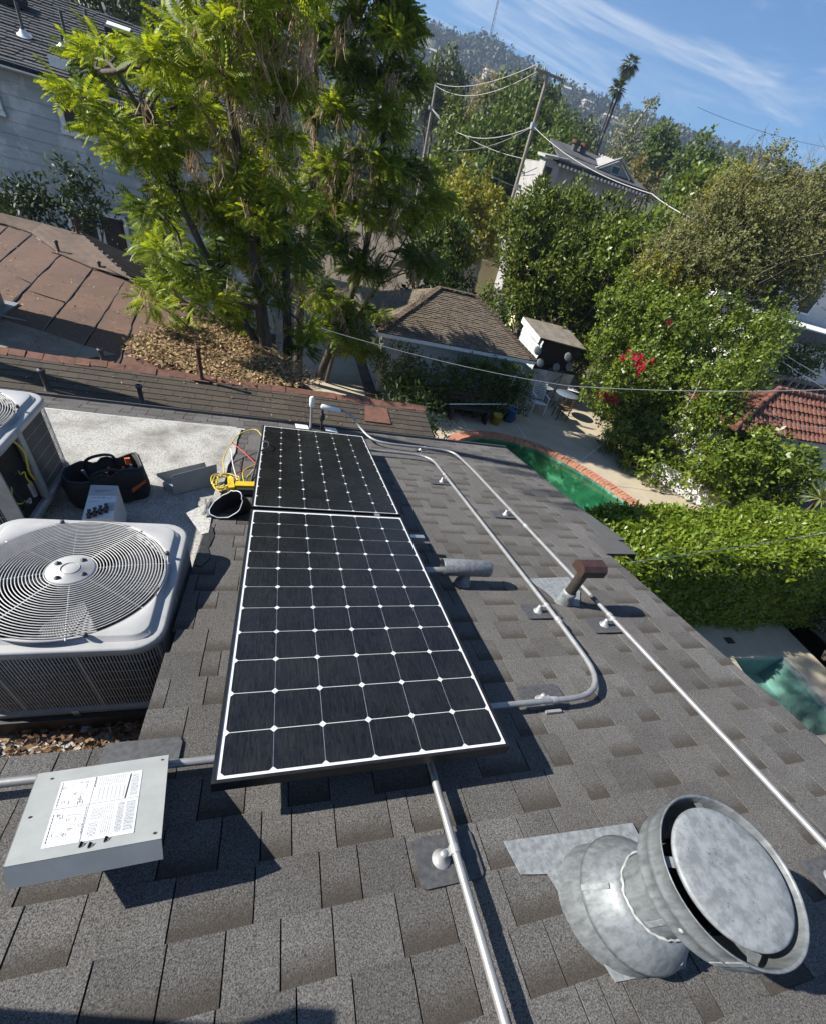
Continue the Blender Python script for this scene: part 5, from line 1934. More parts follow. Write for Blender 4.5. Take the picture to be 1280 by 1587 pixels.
for (st_, tr, sel) in ((stemsA, bt, lambda x: x < XS), (stemsB, bt2, lambda x: x >= XS)):
    nodes = [p for s_ in st_ for p in s_[1:]]
    br_ = MB()
    for c, r_, x in tufts:
        if not sel(x): continue
        cv_ = Vector(c)
        nd = min(nodes, key=lambda p: (p - cv_).length + max(0, p.z - cv_.z) * 1.5)
        limb(br_, nd, cv_, .022, .007, .07, rr, 5)
    br_.build('branches', mt['bark'], tr)['kind'] = 'stuff'


# ------------------------------------------------------------------ pale two storey house at the upper left
WY = 17.0
wh = thing('pale_house', 'pale grey clapboard house with dark shingle roof in the upper left', 'house', (-6, WY + 4, 0))
EZ = 5.215
WXL, WXR = -9.5, -.4
# clapboards: each board a piece with its own lower lip
nb_b = int(EZ / .235)
for i in range(nb_b):
    z0 = i * .235
    m_ = MB()
    m_.add([(WXL, WY, z0 + .235), (WXR, WY, z0 + .235), (WXR, WY - .022, z0 + .004), (WXL, WY - .022, z0 + .004), (WXR, WY, z0 + .004), (WXL, WY, z0 + .004)], [(1, 0, 3, 2), (2, 3, 5, 4)])
    m_.build('clapboard', mt['siding'], wh)
MB().box(((WXL + WXR) / 2, WY + 4.0, EZ / 2), (WXR - WXL, 7.96, EZ - .02)).build('wall', mt['siding'], wh)
MB().bar((WXL - .3, WY - .30, EZ + .01), (WXR + .3, WY - .30, EZ + .01), .12, .14).build('gutter', mt['white_paint'], wh)
MB().box(((WXL + WXR) / 2, WY - .16, EZ - .07), (WXR - WXL + .5, .28, .03)).build('soffit', mt['siding'], wh)
# roof: rises away from us; courses of shingles as real steps
RS = math.tan(rad(19))
ridge_run = 3.75
roofm = MB()
rl_ = random.Random(61)
ncr = 27
for i in range(ncr):
    y0 = WY - .36 + (ridge_run + .36) * i / ncr; y1 = WY - .36 + (ridge_run + .36) * (i + 1) / ncr
    x = WXL - .3 + rl_.uniform(0, .3)
    while x < WXR + .3:
        w = rl_.uniform(.16, .30)
        j = rl_.choice((0, .008))
        za = EZ + .06 + (y0 - WY + .36) * RS; zb = EZ + .06 + (y1 - WY + .36) * RS
        xe = min(x + w - .006, WXR + .3)
        roofm.add([(x, y0, za + .022 + j), (xe, y0, za + .022 + j), (xe, y1 + .03, zb + j), (x, y1 + .03, zb + j), (x, y0, za), (xe, y0, za)], [(0, 1, 2, 3), (4, 5, 1, 0)])
        x += w
rf = roofm.build('roof', mt['dark_shingle'], wh); rf['kind'] = 'stuff'
ZR_ = EZ + .06 + (ridge_run + .36) * RS
m_ = MB().prism([(WXL - .3, WY - .36, EZ + .05), (WXR + .3, WY - .36, EZ + .05), (WXR + .3, WY + ridge_run, ZR_ - .02), (WXL - .3, WY + ridge_run, ZR_ - .02)], (0, 0, -.08)); m_.build('roof_deck', mt['deck'], wh)
m_ = MB().prism([(WXL - .3, WY + ridge_run, ZR_ + .01), (WXR + .3, WY + ridge_run, ZR_ + .01), (WXR + .3, WY + 2 * ridge_run + .4, EZ), (WXL - .3, WY + 2 * ridge_run + .4, EZ)], (0, 0, -.08)); m_.build('roof_back', mt['dark_shingle'], wh)


def roof_at(px, py):
    # point of the pale house's roof plane seen at a pixel
    r_ = ray(px, py)
    n_ = np.array([0, -RS, 1.0]); p_ = np.array([0, WY - .36, EZ + .085])
    return Vector(CAM + r_ * ((p_ - CAM) @ n_) / (r_ @ n_))


for k, (px_, py_, h) in enumerate(((38, 54, .50), (105, 70, .55), (141, 62, .5), (99, 73, .2))):
    p = roof_at(px_, py_)
    MB().tube([p, p + Vector((0, 0, h))], .035, 10).build('vent_pipe', mt['cable_dark'], wh)
    MB().lathe([(.16, .0), (.10, .03), (.045, .10)], p, 14, Matrix.Rotation(math.atan(RS), 3, 'X')).build('vent_flashing', mt['white_paint'], wh)
for (px_, py_) in ((187, 58), (18, 5)):
    p = roof_at(px_, py_)
    rx = Matrix.Rotation(math.atan(RS), 3, 'X')
    MB().box(p + Vector((0, 0, .10)), (.62, .36, .14), rx).build('skylight', mt['deck'], wh)
    MB().box(p + Vector((0, 0, .185)), (.54, .22, .03), rx).build('skylight_lens', mt['white_paint'], wh)
# lower porch roof running into the main roof behind the tree
g0 = roof_at(86, 107); g1 = roof_at(175, 104)
m_ = MB(); m_.bar(g0 + Vector((0, -.25, .12)), g0 + Vector((3.0, -.25, .12)), .12, .16); m_.build('porch_gutter', mt['white_paint'], wh)
m_ = MB(); m_.box(g0 + Vector((1.8, .3, -.3)), (2.8, .8, .5)); m_.build('porch_recess', mt['wood_dark'], wh)


def window(x0, x1, z0, z1, y, parent, trim=.09, frame='white_paint', bars=0):
    m_ = MB()
    m_.box(((x0 + x1) / 2, y - .03, z1 + trim / 2), (x1 - x0 + 2 * trim, .06, trim))
    m_.box(((x0 + x1) / 2, y - .04, z0 - trim / 2), (x1 - x0 + 2 * trim + .06, .09, trim))
    m_.box((x0 - trim / 2, y - .03, (z0 + z1) / 2), (trim, .06, z1 - z0 - .004))
    m_.box((x1 + trim / 2, y - .03, (z0 + z1) / 2), (trim, .06, z1 - z0 - .004))
    w = m_.build('window', mt[frame], parent)
    MB().box(((x0 + x1) / 2, y - .008, (z0 + z1) / 2), (x1 - x0, .012, z1 - z0)).build('pane', mt['window'], w)
    if bars:
        b = MB(); b.box(((x0 + x1) / 2, y - .018, (z0 + z1) / 2), (x1 - x0, .02, .04)); b.build('sash_bar', mt[frame], w)
    return w


WF = WY - .024
window(-5.28, -4.70, 4.38, 4.95, WF, wh, .11)
window(-7.3, -6.66, 4.38, 4.85, WF, wh, .09)
window(-5.75, -5.15, 1.6, 2.75, WF, wh, .10)
window(-4.98, -4.45, 1.6, 2.75, WF, wh, .10)
window(-7.6, -7.05, 1.6, 2.75, WF, wh, .10)
MB().box((-6.45, WF - .04, 3.10), (.10, .09, .13)).build('wall_lamp', mt['white_paint'], wh)
# shrubs in front of that wall
bush('dark_shrub', 'dark shrub at the far left in front of the pale house wall', 'shrub', [pblob(20, 318, 26, 15.2), pblob(52, 308, 22, 15.2), pblob(40, 330, 28, 15.0), pblob(75, 326, 20, 15.0)], 'leaf_dark', .16, .06, 90, seed=1, trunk_r=.04)
bush('dark_shrub', 'loose dark shrub before the lower windows of the pale house', 'shrub', [pblob(105, 282, 22, 15.2), pblob(130, 300, 30, 15.2), pblob(155, 318, 24, 15.0), pblob(120, 330, 26, 15.0)], 'leaf_dark', .16, .06, 75, seed=2, trunk_r=.04)

# ------------------------------------------------------------------ garage with hip roof
ga = thing('garage', 'small white garage with tan shingle hip roof behind the pool', 'garage', (5.5, 16, 0))
gx0, gx1, gy0, gy1 = 2.72, 8.22, 14.0, 18.6
gez = 1.93; grz = 2.98; rx0, rx1 = 4.98, 6.30; ry = 16.3
MB().box(((gx0 + gx1) / 2, (gy0 + gy1) / 2 + .1, gez / 2 - .05), (gx1 - gx0 - .6, gy1 - gy0 - .7, gez - .1)).build('wall', mt['white_wall'], ga)


def hip_face(a, b, c, d, name, step=.085):
    """shingled face a-b at eave, d-c at ridge"""
    a, b, c, d = map(Vector, (a, b, c, d))
    m_ = MB()
    n_ = int(((d + c) / 2 - (a + b) / 2).length / step)
    nn_ = (b - a).cross(d - a).normalized()
    if nn_.z < 0: nn_ = -nn_
    for i in range(n_):
        f0, f1 = i / n_, min(1, (i + 1.15) / n_)
        p, q_ = a.lerp(d, f0), b.lerp(c, f0); p1, q1 = a.lerp(d, f1), b.lerp(c, f1)
        L_ = (q_ - p).length; s_ = rl_.uniform(0, .2)
        ws = [0.0]
        while ws[-1] < L_: ws.append(ws[-1] + rl_.uniform(.17, .26))
        ws[-1] = L_
        for k in range(len(ws) - 1):
            u0, u1 = ws[k] / max(L_, 1e-6), (ws[k + 1] - .012) / max(L_, 1e-6)
            if u1 <= u0: continue
            h = .018 + rl_.choice((0, .01))
            m_.add([p.lerp(q_, u0) + nn_ * h, p.lerp(q_, u1) + nn_ * h, p1.lerp(q1, u1) + nn_ * .004, p1.lerp(q1, u0) + nn_ * .004, p.lerp(q_, u0), p.lerp(q_, u1)], [(0, 1, 2, 3), (4, 5, 1, 0)])
    o = m_.build(name, mt['tan_shingle'], ga); o['kind'] = 'stuff'


c_ = [(gx0, gy0, gez), (gx1, gy0, gez), (gx1, gy1, gez), (gx0, gy1, gez)]
ra, rb = (rx0, ry, grz), (rx1, ry, grz)
hip_face(c_[0], c_[1], rb, ra, 'roof')
hip_face(c_[3], c_[0], ra, ra, 'roof')
hip_face(c_[1], c_[2], rb, rb, 'roof')
hip_face(c_[2], c_[3], ra, rb, 'roof')
m_ = MB(); V = [Vector(p) - Vector((0, 0, .01)) for p in (*c_, ra, rb)]
m_.add(V, [(0, 1, 5, 4), (3, 0, 4), (1, 2, 5), (2, 3, 4, 5), (3, 2, 1, 0)]); m_.build('roof_deck', mt['deck'], ga)
for a, b in ((c_[0], ra), (c_[1], rb), (ra, rb)):
    A, B = Vector(a), Vector(b)
    n_ = int((B - A).length / .17)
    for i in range(n_):
        p = A.lerp(B, i / n_) + Vector((0, 0, .045)); q_ = A.lerp(B, (i + 1.1) / n_) + Vector((0, 0, .030))
        MB().bar(p, q_, .19, .02).build('hip_cap', mt['shake'], ga)
for i in range(4):
    a, b = Vector(c_[i]), Vector(c_[(i + 1) % 4])
    MB().bar(a + Vector((0, 0, -.06)), b + Vector((0, 0, -.06)), .03, .10).build('fascia', mt['white_paint'], ga)
# dark climbing hedge on its front
bush('garage_hedge', 'dark hedge growing up the front of the garage left of the gap', 'hedge', [((3.45, 13.55, 1.15), (.8, .4, .7)), ((4.5, 13.5, .85), (.8, .4, .8)), ((3.9, 13.45, .45), (1.0, .4, .5)), ((5.2, 13.5, .45), (.8, .4, .5))], 'leaf_mid', .09, .05, 260, seed=3, trunk_r=.03)
bush('garage_hedge', 'dark clipped hedge along the front of the garage under the eave', 'hedge', [((5.9, 13.6, 1.15), (.85, .4, .65)), ((6.8, 13.65, 1.2), (.85, .4, .65)), ((7.6, 13.7, 1.15), (.7, .4, .65)), ((6.2, 13.55, .5), (1.1, .4, .55)), ((7.4, 13.65, .5), (1.0, .4, .55))], 'leaf_mid', .09, .05, 260, seed=4, trunk_r=.03)

# ------------------------------------------------------------------ shed and things by the pool
sd = thing('shed', 'small white clapboard shed with patchy pale roof and dark open front', 'shed', (10.2, 17, 0))
sx0, sx1, sy0, sy1 = 9.5, 11.45, 16.2, 18.2
for i in range(7):
    z0 = i * .16
    m_ = MB(); m_.add([(sx0, sy0, z0 + .16), (sx1, sy0, z0 + .16), (sx1, sy0 - .025, z0), (sx0, sy0 - .025, z0)], [(3, 2, 1, 0)]); m_.add([(sx0, sy0 - .025, z0), (sx1, sy0 - .025, z0), (sx1, sy0, z0), (sx0, sy0, z0)], [(3, 2, 1, 0)]); m_.build('clapboard', mt['siding'], sd)
for i in range(13):
    z0 = i * .16
    m_ = MB(); m_.add([(sx0, sy0, z0 + .16), (sx0, sy1, z0 + .16), (sx0 - .025, sy1, z0), (sx0 - .025, sy0, z0)], [(0, 1, 2, 3)]); m_.add([(sx0 - .025, sy0, z0), (sx0 - .025, sy1, z0), (sx0, sy1, z0), (sx0, sy0, z0)], [(0, 1, 2, 3)]); m_.build('clapboard', mt['siding'], sd)
MB().box(((sx0 + sx1) / 2 + .05, (sy0 + sy1) / 2 + .2, 1.02), (sx1 - sx0 - .12, sy1 - sy0 - .5, 2.0)).build('interior', mt['wood_dark'], sd)
MB().box(((sx0 + sx1) / 2, sy0 + .2, 1.125), (sx1 - sx0 - .02, .42, .02)).build('counter', mt['wood_dark'], sd)
m_ = MB().prism([(sx0 - .12, sy0 + .15, 2.13), (sx1 + .1, sy0 + .1, 2.05), (sx1 + .1, sy1 + .1, 2.28), (sx0 - .12, sy1 + .1, 2.32)], (0, 0, .035)); m_.build('roof', mt['rolled_stain'], sd)
MB().bar((sx0 - .11, sy0 + .15, 2.05), (sx0 - .11, sy1 + .1, 2.24), .04, .20).build('fascia', mt['white_paint'], sd)
for k, (px_, py_) in enumerate(((833, 543), (837, 562), (862, 569), (880, 553), (882, 568))):
    p = at(px_, py_, 16.1 if k else 16.16)
    MB().lathe([(.0, .012), (.10, .012), (.16, .0), (.165, -.006)], p, 20, Matrix.Rotation(rad(60), 3, 'X')).build('hanging_plate', mt['galv_light'], sd)
# iron rack in front
rk = thing('iron_rack', 'black iron rack standing in front of the small shed', 'rack', (10.4, 15.9, 0))
for (x0, z0, x1, z1) in ((9.95, 0, 10.1, 1.25), (10.75, 0, 10.75, 1.25), (10.1, 1.25, 10.75, 1.25), (10.0, .5, 10.75, .5), (9.97, .2, 10.75, 1.1)):
    MB().tube([(x0, 15.95, z0), (x1, 15.95, z1)], .014, 6).build('bar', mt['plastic_black'], rk)


def lawn_chair(label, p, rz):
    t = thing('plastic_chair', label, 'chair', p)
    m3 = Matrix.Rotation(rz, 3, 'Z')
    P = lambda x, y, z: Vector(p) + m3 @ Vector((x, y, z))
    for sx in (-.27, .27):
        MB().tube([P(sx, -.30, 0), P(sx * .95, -.26, .40), P(sx, -.20, .60)], .022, 8).build('leg', mt['white_paint'], t)
        MB().tube([P(sx, .34, 0), P(sx * .95, .26, .40)], .022, 8).build('leg', mt['white_paint'], t)
        MB().bar(P(sx * 1.05, -.27, .61), P(sx * 1.05, .28, .60), .07, .025).build('arm', mt['white_paint'], t)
    for i in range(6):
        y = -.26 + i * .088
        MB().box(P(0, y, .385 - .012 * i), (.52, .07, .02), m3).build('seat_slat', mt['white_paint'], t)
    for i in range(9):
        f = i / 8
        MB().bar(P(-.25, .26 + .22 * f, .42 + .52 * f), P(.25, .26 + .22 * f, .42 + .52 * f), .045, .015, up=(0, 1, .4)).build('back_slat', mt['white_paint'], t)
    for sx in (-.25, .25):
        MB().bar(P(sx, .24, .38), P(sx, .49, .97), .04, .03).build('back_rail', mt['white_paint'], t)
    return t


lawn_chair('white plastic slatted chair on the pool deck before the shed', (9.45, 14.75, 0), rad(-8))
gt = thing('garden_table', 'round bluish glass garden table beside the white chair', 'table', (10.75, 15.0, 0))
MB().lathe([(0, .72), (.46, .72), (.48, .71), (.46, .70), (0, .70)], (10.75, 15.05, 0), 32).build('table_top', mt['glass_table'], gt)
for k in range(4):
    a = rad(45 + 90 * k); MB().tube([(10.75 + .40 * math.cos(a), 15.05 + .40 * math.sin(a), 0), (10.75 + .2 * math.cos(a), 15.05 + .2 * math.sin(a), .70)], .014, 6).build('leg', mt['plastic_black'], gt)
kc = thing('cane_chair', 'brown cane chair with striped back by the glass table', 'chair', (10.35, 14.35, 0))
for sx in (-.22, .22):
    for sy in (-.2, .2):
        MB().tube([(10.35 + sx, 14.35 + sy, 0), (10.35 + sx, 14.35 + sy, .44)], .018, 6).build('leg', mt['wood_dark'], kc)
    MB().tube([(10.35 + sx, 14.15, .44), (10.35 + sx, 14.10, .9)], .018, 6).build('back_post', mt['wood_dark'], kc)
MB().box((10.35, 14.35, .45), (.50, .46, .04)).build('seat', mt['rattan'], kc)
for k in range(5): MB().tube([(10.13, 14.14, .53 + .085 * k), (10.35, 14.06, .54 + .085 * k), (10.57, 14.14, .53 + .085 * k)], .022, 6).build('back_slat', mt['rattan'], kc)
sm = thing('metal_bowl', 'pale round bowl on a stand behind the white chair', 'bowl', (10.2, 15.55, 0))
MB().tube([(10.2, 15.6, 0), (10.2, 15.6, .55)], .03, 8).build('stand', mt['galv_light'], sm)
MB().lathe([(.03, .52), (.16, .58), (.20, .66), (.18, .66), (.0, .60)], (10.2, 15.6, 0), 20).build('bowl', mt['galv_light'], sm)


def bucket(label, p, r, h, m, cat='bucket', notch=False):
    t = thing('bucket', label, cat, p)
    MB().lathe([(0, .0), (r * .8, .0), (r, h), (r * 1.06, h), (r * 1.06, h - .03), (r, h - .03)], p, 20).build('pail', mt[m], t)
    MB().lathe([(r * .94, h - .001), (r * .76, .02), (0, .02)], p, 20).build('inside', mt[m], t)
    P = [Vector(p) + Vector((r * math.cos(a), 0, h + r * .5 * math.sin(a) - .02)) for a in np.linspace(0, math.pi, 9)]
    MB().tube(P, .006, 5).build('handle', mt['wire'], t)


bucket('yellow bucket on the pool deck under the hedge', (7.05, 13.05, 0), .17, .34, 'yellow_plastic')
bucket('blue bin just right of the yellow bucket', (7.75, 13.45, 0), .19, .46, 'blue_plastic', 'bin')
bn = thing('bench', 'dark wooden bench in the shade below the garage hedge', 'bench', (5.9, 13.0, 0))
for k in range(3): MB().box((5.95, 12.9 + .13 * k, .44), (1.5, .11, .03)).build('seat_slat', mt['wood_dark'], bn)
for k in range(2): MB().box((5.95, 13.28, .62 + .16 * k), (1.5, .03, .11)).build('back_slat', mt['wood_dark'], bn)
for sx in (5.3, 6.6):
    MB().box((sx, 13.05, .22), (.06, .40, .42)).build('leg', mt['wood_dark'], bn)
ru = at(690, 621, 12.6); rv = at(782, 634, 13.35)
tag(MB().tube([Vector((ru.x, ru.y, .62)), Vector((rv.x, rv.y, .62))], .016, 8).build('pool_pole', mt['white_paint']), 'thin pale pole lying along the bench under the garage hedge', 'pole')

# driveway seen between the trunks
structure(MB().add([(-1.6, 9.0, .003), (2.6, 9.0, .003), (2.6, 26, .003), (-1.6, 26, .003)], [(0, 1, 2, 3)]).build('driveway', mt['concrete']))
gw = thing('garden_wall', 'cream garden wall with grey gate panel beyond the garage roof', 'wall', (9.8, 26, 0))
a, b = at(712, 420, 26), at(778, 405, 26)
MB().box(((a.x + 9.9) / 2, 26.1, 1.4), (9.9 - a.x, .12, 2.7)).build('gate_panel', mt['concrete_grey'], gw)
MB().box((10.4, 26.0, 1.5), (1.0, .3, 3.2)).build('pier', mt['cream_wall'], gw)
MB().box((9.6, 27.0, 2.0), (3.2, .2, 3.2)).build('back_panel', mt['cream_wall'], gw)
MB().box((12.0, 25.5, 1.7), (.2, 3.0, 3.8)).build('end_panel', mt['cream_wall'], gw)
structure(MB().add([(8.6, 18.8, .004), (13.2, 17.6, .004), (13.6, 25.2, .004), (9.2, 25.4, .004)], [(0, 1, 2, 3)]).build('side_path', mt['white_wall']))

# ------------------------------------------------------------------ low wall, tiled house, fence, white house on the right
bw_ = thing('block_wall', 'low pale block wall behind the pool deck under the leafy bush', 'wall', (13, 9, 0))
wa, wb2 = Vector((12.2, 10.3, 0)), Vector((13.9, 7.2, 0))
dirw = (wb2 - wa).normalized(); Lw = (wb2 - wa).length
bm_ = MB().box((0, 0, 0), (.38, .18, .185)).mesh('block', mt['white_wall'])
for r_ in range(3):
    x = -.2 * (r_ % 2)
    while x < Lw:
        o = link('block', bm_, bw_)
        p = wa + dirw * x
        o.location = (p.x + RNG.uniform(-.006, .006), p.y, .10 + .195 * r_); o.rotation_euler = (0, 0, math.atan2(dirw.y, dirw.x) + RNG.uniform(-.02, .02))
        x += .395
th = thing('tiled_house', 'small white outbuilding with red barrel tile hip roof at the right edge', 'house', (16, 11, 0))
tx0, ty0, tez = 12.65, 9.4, 2.32
tx1, ty1 = 19.5, 11.7
MB().box(((tx0 + tx1) / 2 + .2, (ty0 + ty1) / 2 + .1, tez / 2 - .03), (tx1 - tx0 - .3, ty1 - ty0 - .5, tez - .06)).build('wall', mt['white_wall'], th)
apx = at(1203, 606, 10.55); apx2 = Vector((apx.x + 3.4, apx.y, apx.z))
fc = [Vector((tx0, ty0, tez)), Vector((tx1, ty0, tez)), Vector((tx1, ty1, tez)), Vector((tx0, ty1, tez))]


def tile_face(a, b, c, d):
    """barrel tiles in rows up the face; a-b eave, d-c ridge"""
    nn_ = (b - a).cross(d - a).normalized()
    if nn_.z < 0: nn_ = -nn_
    ex_ = (b - a).normalized(); up_ = nn_.cross(ex_)
    if up_.z < 0: up_ = -up_
    L_ = (b - a).length
    Hh = (d - a).dot(up_)
    s0, s1 = (d - a).dot(ex_), (c - a).dot(ex_)
    m_ = MB()
    rows = int(Hh / .30) + 1
    for i in range(rows):
        t0 = i * .30
        f = min(1, (t0 + .15) / Hh)
        xa, xb = s0 * f, L_ + (s1 - L_) * f
        k = int(xa / .21)
        while k * .21 < xb:
            x = k * .21 + .1
            k += 1
            if not (xa < x < xb): continue
            o_ = a + ex_ * x + up_ * t0
            tl_ = min(.36, Hh - t0 + .05)
            V = []; j = rl_.uniform(0, .02); tw = rl_.uniform(-.012, .012)
            for e_, (tt, hh) in enumerate(((0, .03 + j), (tl_, .0))):
                for q_ in range(6):
                    an = math.pi * q_ / 5
                    V.append(o_ + up_ * tt + ex_ * (math.cos(an) * (.098 - .012 * e_) + tw * e_) + nn_ * (math.sin(an) * .062 + hh))
            m_.add(V, [(q_, q_ + 1, q_ + 7, q_ + 6) for q_ in range(5)], True)
            m_.add([V[q_] for q_ in range(6)], [(5, 4, 3, 2, 1, 0)])
    o = m_.build('roof_tiles', mt['tile'], th); o['kind'] = 'stuff'
    MB().add([a - nn_ * .005, b - nn_ * .005, c - nn_ * .005, d - nn_ * .005], [(0, 1, 2, 3)]).build('roof_deck', mt['rust'], th)


tile_face(fc[0], fc[1], apx2, apx)
tile_face(fc[3], fc[0], apx, apx + Vector((0, .001, 0)))
tile_face(fc[1], fc[2], apx2, apx2 + Vector((0, .001, 0)))
for a, b in ((fc[0], apx), (apx, apx2)):
    n_ = int((b - a).length / .28)
    for i in range(n_):
        p, q_ = a.lerp(b, i / n_), a.lerp(b, (i + 1.1) / n_)
        MB().tube([p + Vector((0, 0, .07)), q_ + Vector((0, 0, .05))], [.095, .08], 8).build('hip_tile', mt['tile'], th)
fn = thing('board_fence', 'weathered grey brown board fence behind the red tiled roof', 'fence', (20, 14, 0))
fa, fb2 = Vector((17.3, 14.0, 0)), Vector((24.5, 14.0, 0))
fm = MB().box((0, 0, 0), (.20, .025, 3.1)).mesh('board', mt['fence'])
for k in range(32):
    o = link('board', fm, fn)
    o.location = (fa.x + .225 * k, 14.0 + .02 * (k % 2) + RNG.uniform(-.01, .01), 1.55 + RNG.uniform(-.03, .03)); o.rotation_euler = (0, RNG.uniform(-.012, .012), RNG.uniform(-.03, .03))
MB().bar((fa.x - .1, 13.93, 3.02), (fb2.x, 13.93, 3.02), .05, .10).build('rail', mt['fence'], fn)
for k in range(16): MB().box((fa.x + .45 * k, 13.95, 2.86), (.20, .05, .16)).build('rail_block', mt['wood_dark'], fn)
fw = thing('white_house', 'white flat roofed house with dark fascia partly hidden at the right edge', 'house', (32, 26, 0))
MB().box((31.5, 24.5, 1.7), (11.0, 4.9, 3.4)).build('wall', mt['white_wall'], fw)
MB().box((31.5, 22.0, 3.76), (11.2, .12, .72)).build('fascia', mt['flash'], fw)
MB().box((31.5, 24.5, 3.80), (11.0, 4.9, .62)).build('roof_edge', mt['deck'], fw)
MB().box((31.5, 24.6, 4.13), (10.9, 4.8, .06)).build('flat_roof', mt['white_wall'], fw)
MB().box((33.5, 28.6, 4.6), (14.0, 3.0, 4.6)).build('upper_wall', mt['white_wall'], fw)
MB().bar((26.4, 26.9, 6.85), (40, 26.9, 6.85), .3, .18).build('eave_board', mt['white_paint'], fw)
MB().prism([(26.2, 26.8, 6.95), (40.5, 26.8, 6.95), (40.5, 30.5, 8.2), (26.2, 30.5, 8.2)], (0, 0, .08)).build('roof', mt['dark_shingle'], fw)
window(30.0, 30.9, 4.6, 6.1, 27.08, fw, .1)
window(33.6, 34.8, 4.6, 6.1, 27.08, fw, .1)

# stucco house beyond the tall dark trees
sh_ = thing('stucco_house', 'grey stucco two storey house with bracketed eave and chimney vents beyond the dark trees', 'house', (20, 40, 0))
HY = 36.0
ex0, ex1, ezz = 17.2, 23.7, 7.95
MB().box(((ex0 + ex1) / 2, HY + 3.1, ezz / 2), (ex1 - ex0, 6.0, ezz - .1)).build('wall', mt['stucco_grey'], sh_)
MB().box(((ex0 + ex1) / 2, HY - .10, ezz + .02), (ex1 - ex0 + .7, .9, .12)).build('eave', mt['wood_dark'], sh_)
for k in range(24):
    x = ex0 - .2 + k * (ex1 - ex0 + .4) / 23
    MB().box((x, HY - .28, ezz - .10), (.14, .50, .13)).build('rafter_tail', mt['white_paint'], sh_)
MB().prism([(ex0 - .4, HY - .55, ezz + .08), (ex1 + .4, HY - .55, ezz + .08), (ex1 - .6, HY + 3.6, ezz + 1.15), (ex0 + .4, HY + 3.6, ezz + 1.15)], (0, 0, .08)).build('roof', mt['dark_shingle'], sh_)
MB().prism([(20.2, HY + .4, ezz + .35), (23.0, HY + .4, ezz + .35), (21.6, HY + .4, ezz + 1.05)], (0, 2.2, .2)).build('gable', mt['stucco_grey'], sh_)
for a, b in (((20.0, ezz + .36), (21.6, ezz + 1.18)), ((23.2, ezz + .36), (21.6, ezz + 1.18))):
    MB().bar((a[0], HY + .3, a[1]), (b[0], HY + .3, b[1]), .22, .10).build('gable_board', mt['stucco_grey'], sh_)
window(21.25, 21.85, ezz + .42, ezz + .75, HY + .39, sh_, .06, 'siding')
for px_, py_ in ((887, 236), (900, 242)):
    p = at(px_, py_, HY + 2.6)
    MB().tube([p + Vector((0, 0, -.8)), p + Vector((0, 0, .5))], .22, 12).build('flue', mt['cable_dark'], sh_)
    MB().tube([p + Vector((0, 0, .45)), p + Vector((0, 0, .62))], .30, 12).build('flue_cap', mt['rust'], sh_)
MB().box((16.6, HY + .2, 7.3), (1.1, 1.0, 1.3)).build('dormer', mt['stucco_grey'], sh_)
MB().box((16.4, HY - .32, 7.3), (.5, .06, .6)).build('dormer_vent', mt['wood_dark'], sh_)
MB().prism([(15.8, HY - .5, 7.95), (17.6, HY - .5, 8.1), (17.6, HY + .8, 8.2), (15.8, HY + .8, 8.05)], (0, 0, .12)).build('dormer_roof', mt['stucco_grey'], sh_)
MB().box((24.3, HY + .5, 6.2), (1.6, 2.0, 1.2)).build('annex', mt['stucco'], sh_)
MB().prism([(23.4, HY - .7, 6.7), (26.6, HY - .7, 6.7), (26.6, HY + 2.0, 7.1), (23.4, HY + 2.0, 7.1)], (0, 0, .1)).build('annex_roof', mt['dark_shingle'], sh_)

# ------------------------------------------------------------------ clipped hedge on the right
hd = thing('hedge', 'long clipped bright green hedge running right from the roof corner', 'hedge', (9, 4.7, 0))
rng = np.random.default_rng(5)


def hedge_pts(n):
    P = []; D = []
    for _ in range(n):
        x = rng.uniform(3.9, 15.0)
        top = 1.80 + .028 * (x - 5.6) * 2 + .07 * math.sin(x * 2.1) + .05 * math.sin(x * 5.3 + 1)
        s = rng.random()
        if s < .52:
            y = rng.uniform(4.0, 5.55); z = top + rng.normal(0, .05); d = (rng.normal(0, .5), rng.normal(0, .5) - .1, 1)
        elif s < .80:
            z = top * rng.random() ** .8; y = 4.02 + rng.normal(0, .06) + .05 * math.sin(x * 3 + z * 4); d = (rng.normal(0, .5), -1, .5 + rng.normal(0, .4))
        elif s < .88:
            z = top * rng.random(); y = 5.5 + rng.normal(0, .05); d = (0, 1, .5)
        else:
            y = rng.uniform(4.1, 5.4); z = rng.uniform(.2, top); d = tuple(rng.normal(size=3))
        P.append((x, y, z)); D.append(d)
    return np.array(P), np.array(D)


P, D = hedge_pts(21000)
T = sprig_template(5, .095, .048, .09, .9, 3)
leaf_object('crown', scatter(T, P, D, rng.uniform(.7, 1.25, len(P)), rng=rng), mt['leaf_hedge'], hd)
m_ = MB(); lr = random.Random(3)
for k in range(22):
    x = 4.2 + .5 * k
    limb(m_, (x, 4.6, 0), (x + lr.uniform(-.2, .2), 4.6 + lr.uniform(-.3, .3), 1.6), .03, .012, .05, lr, 4)
m_.build('stems', mt['bark'], hd)

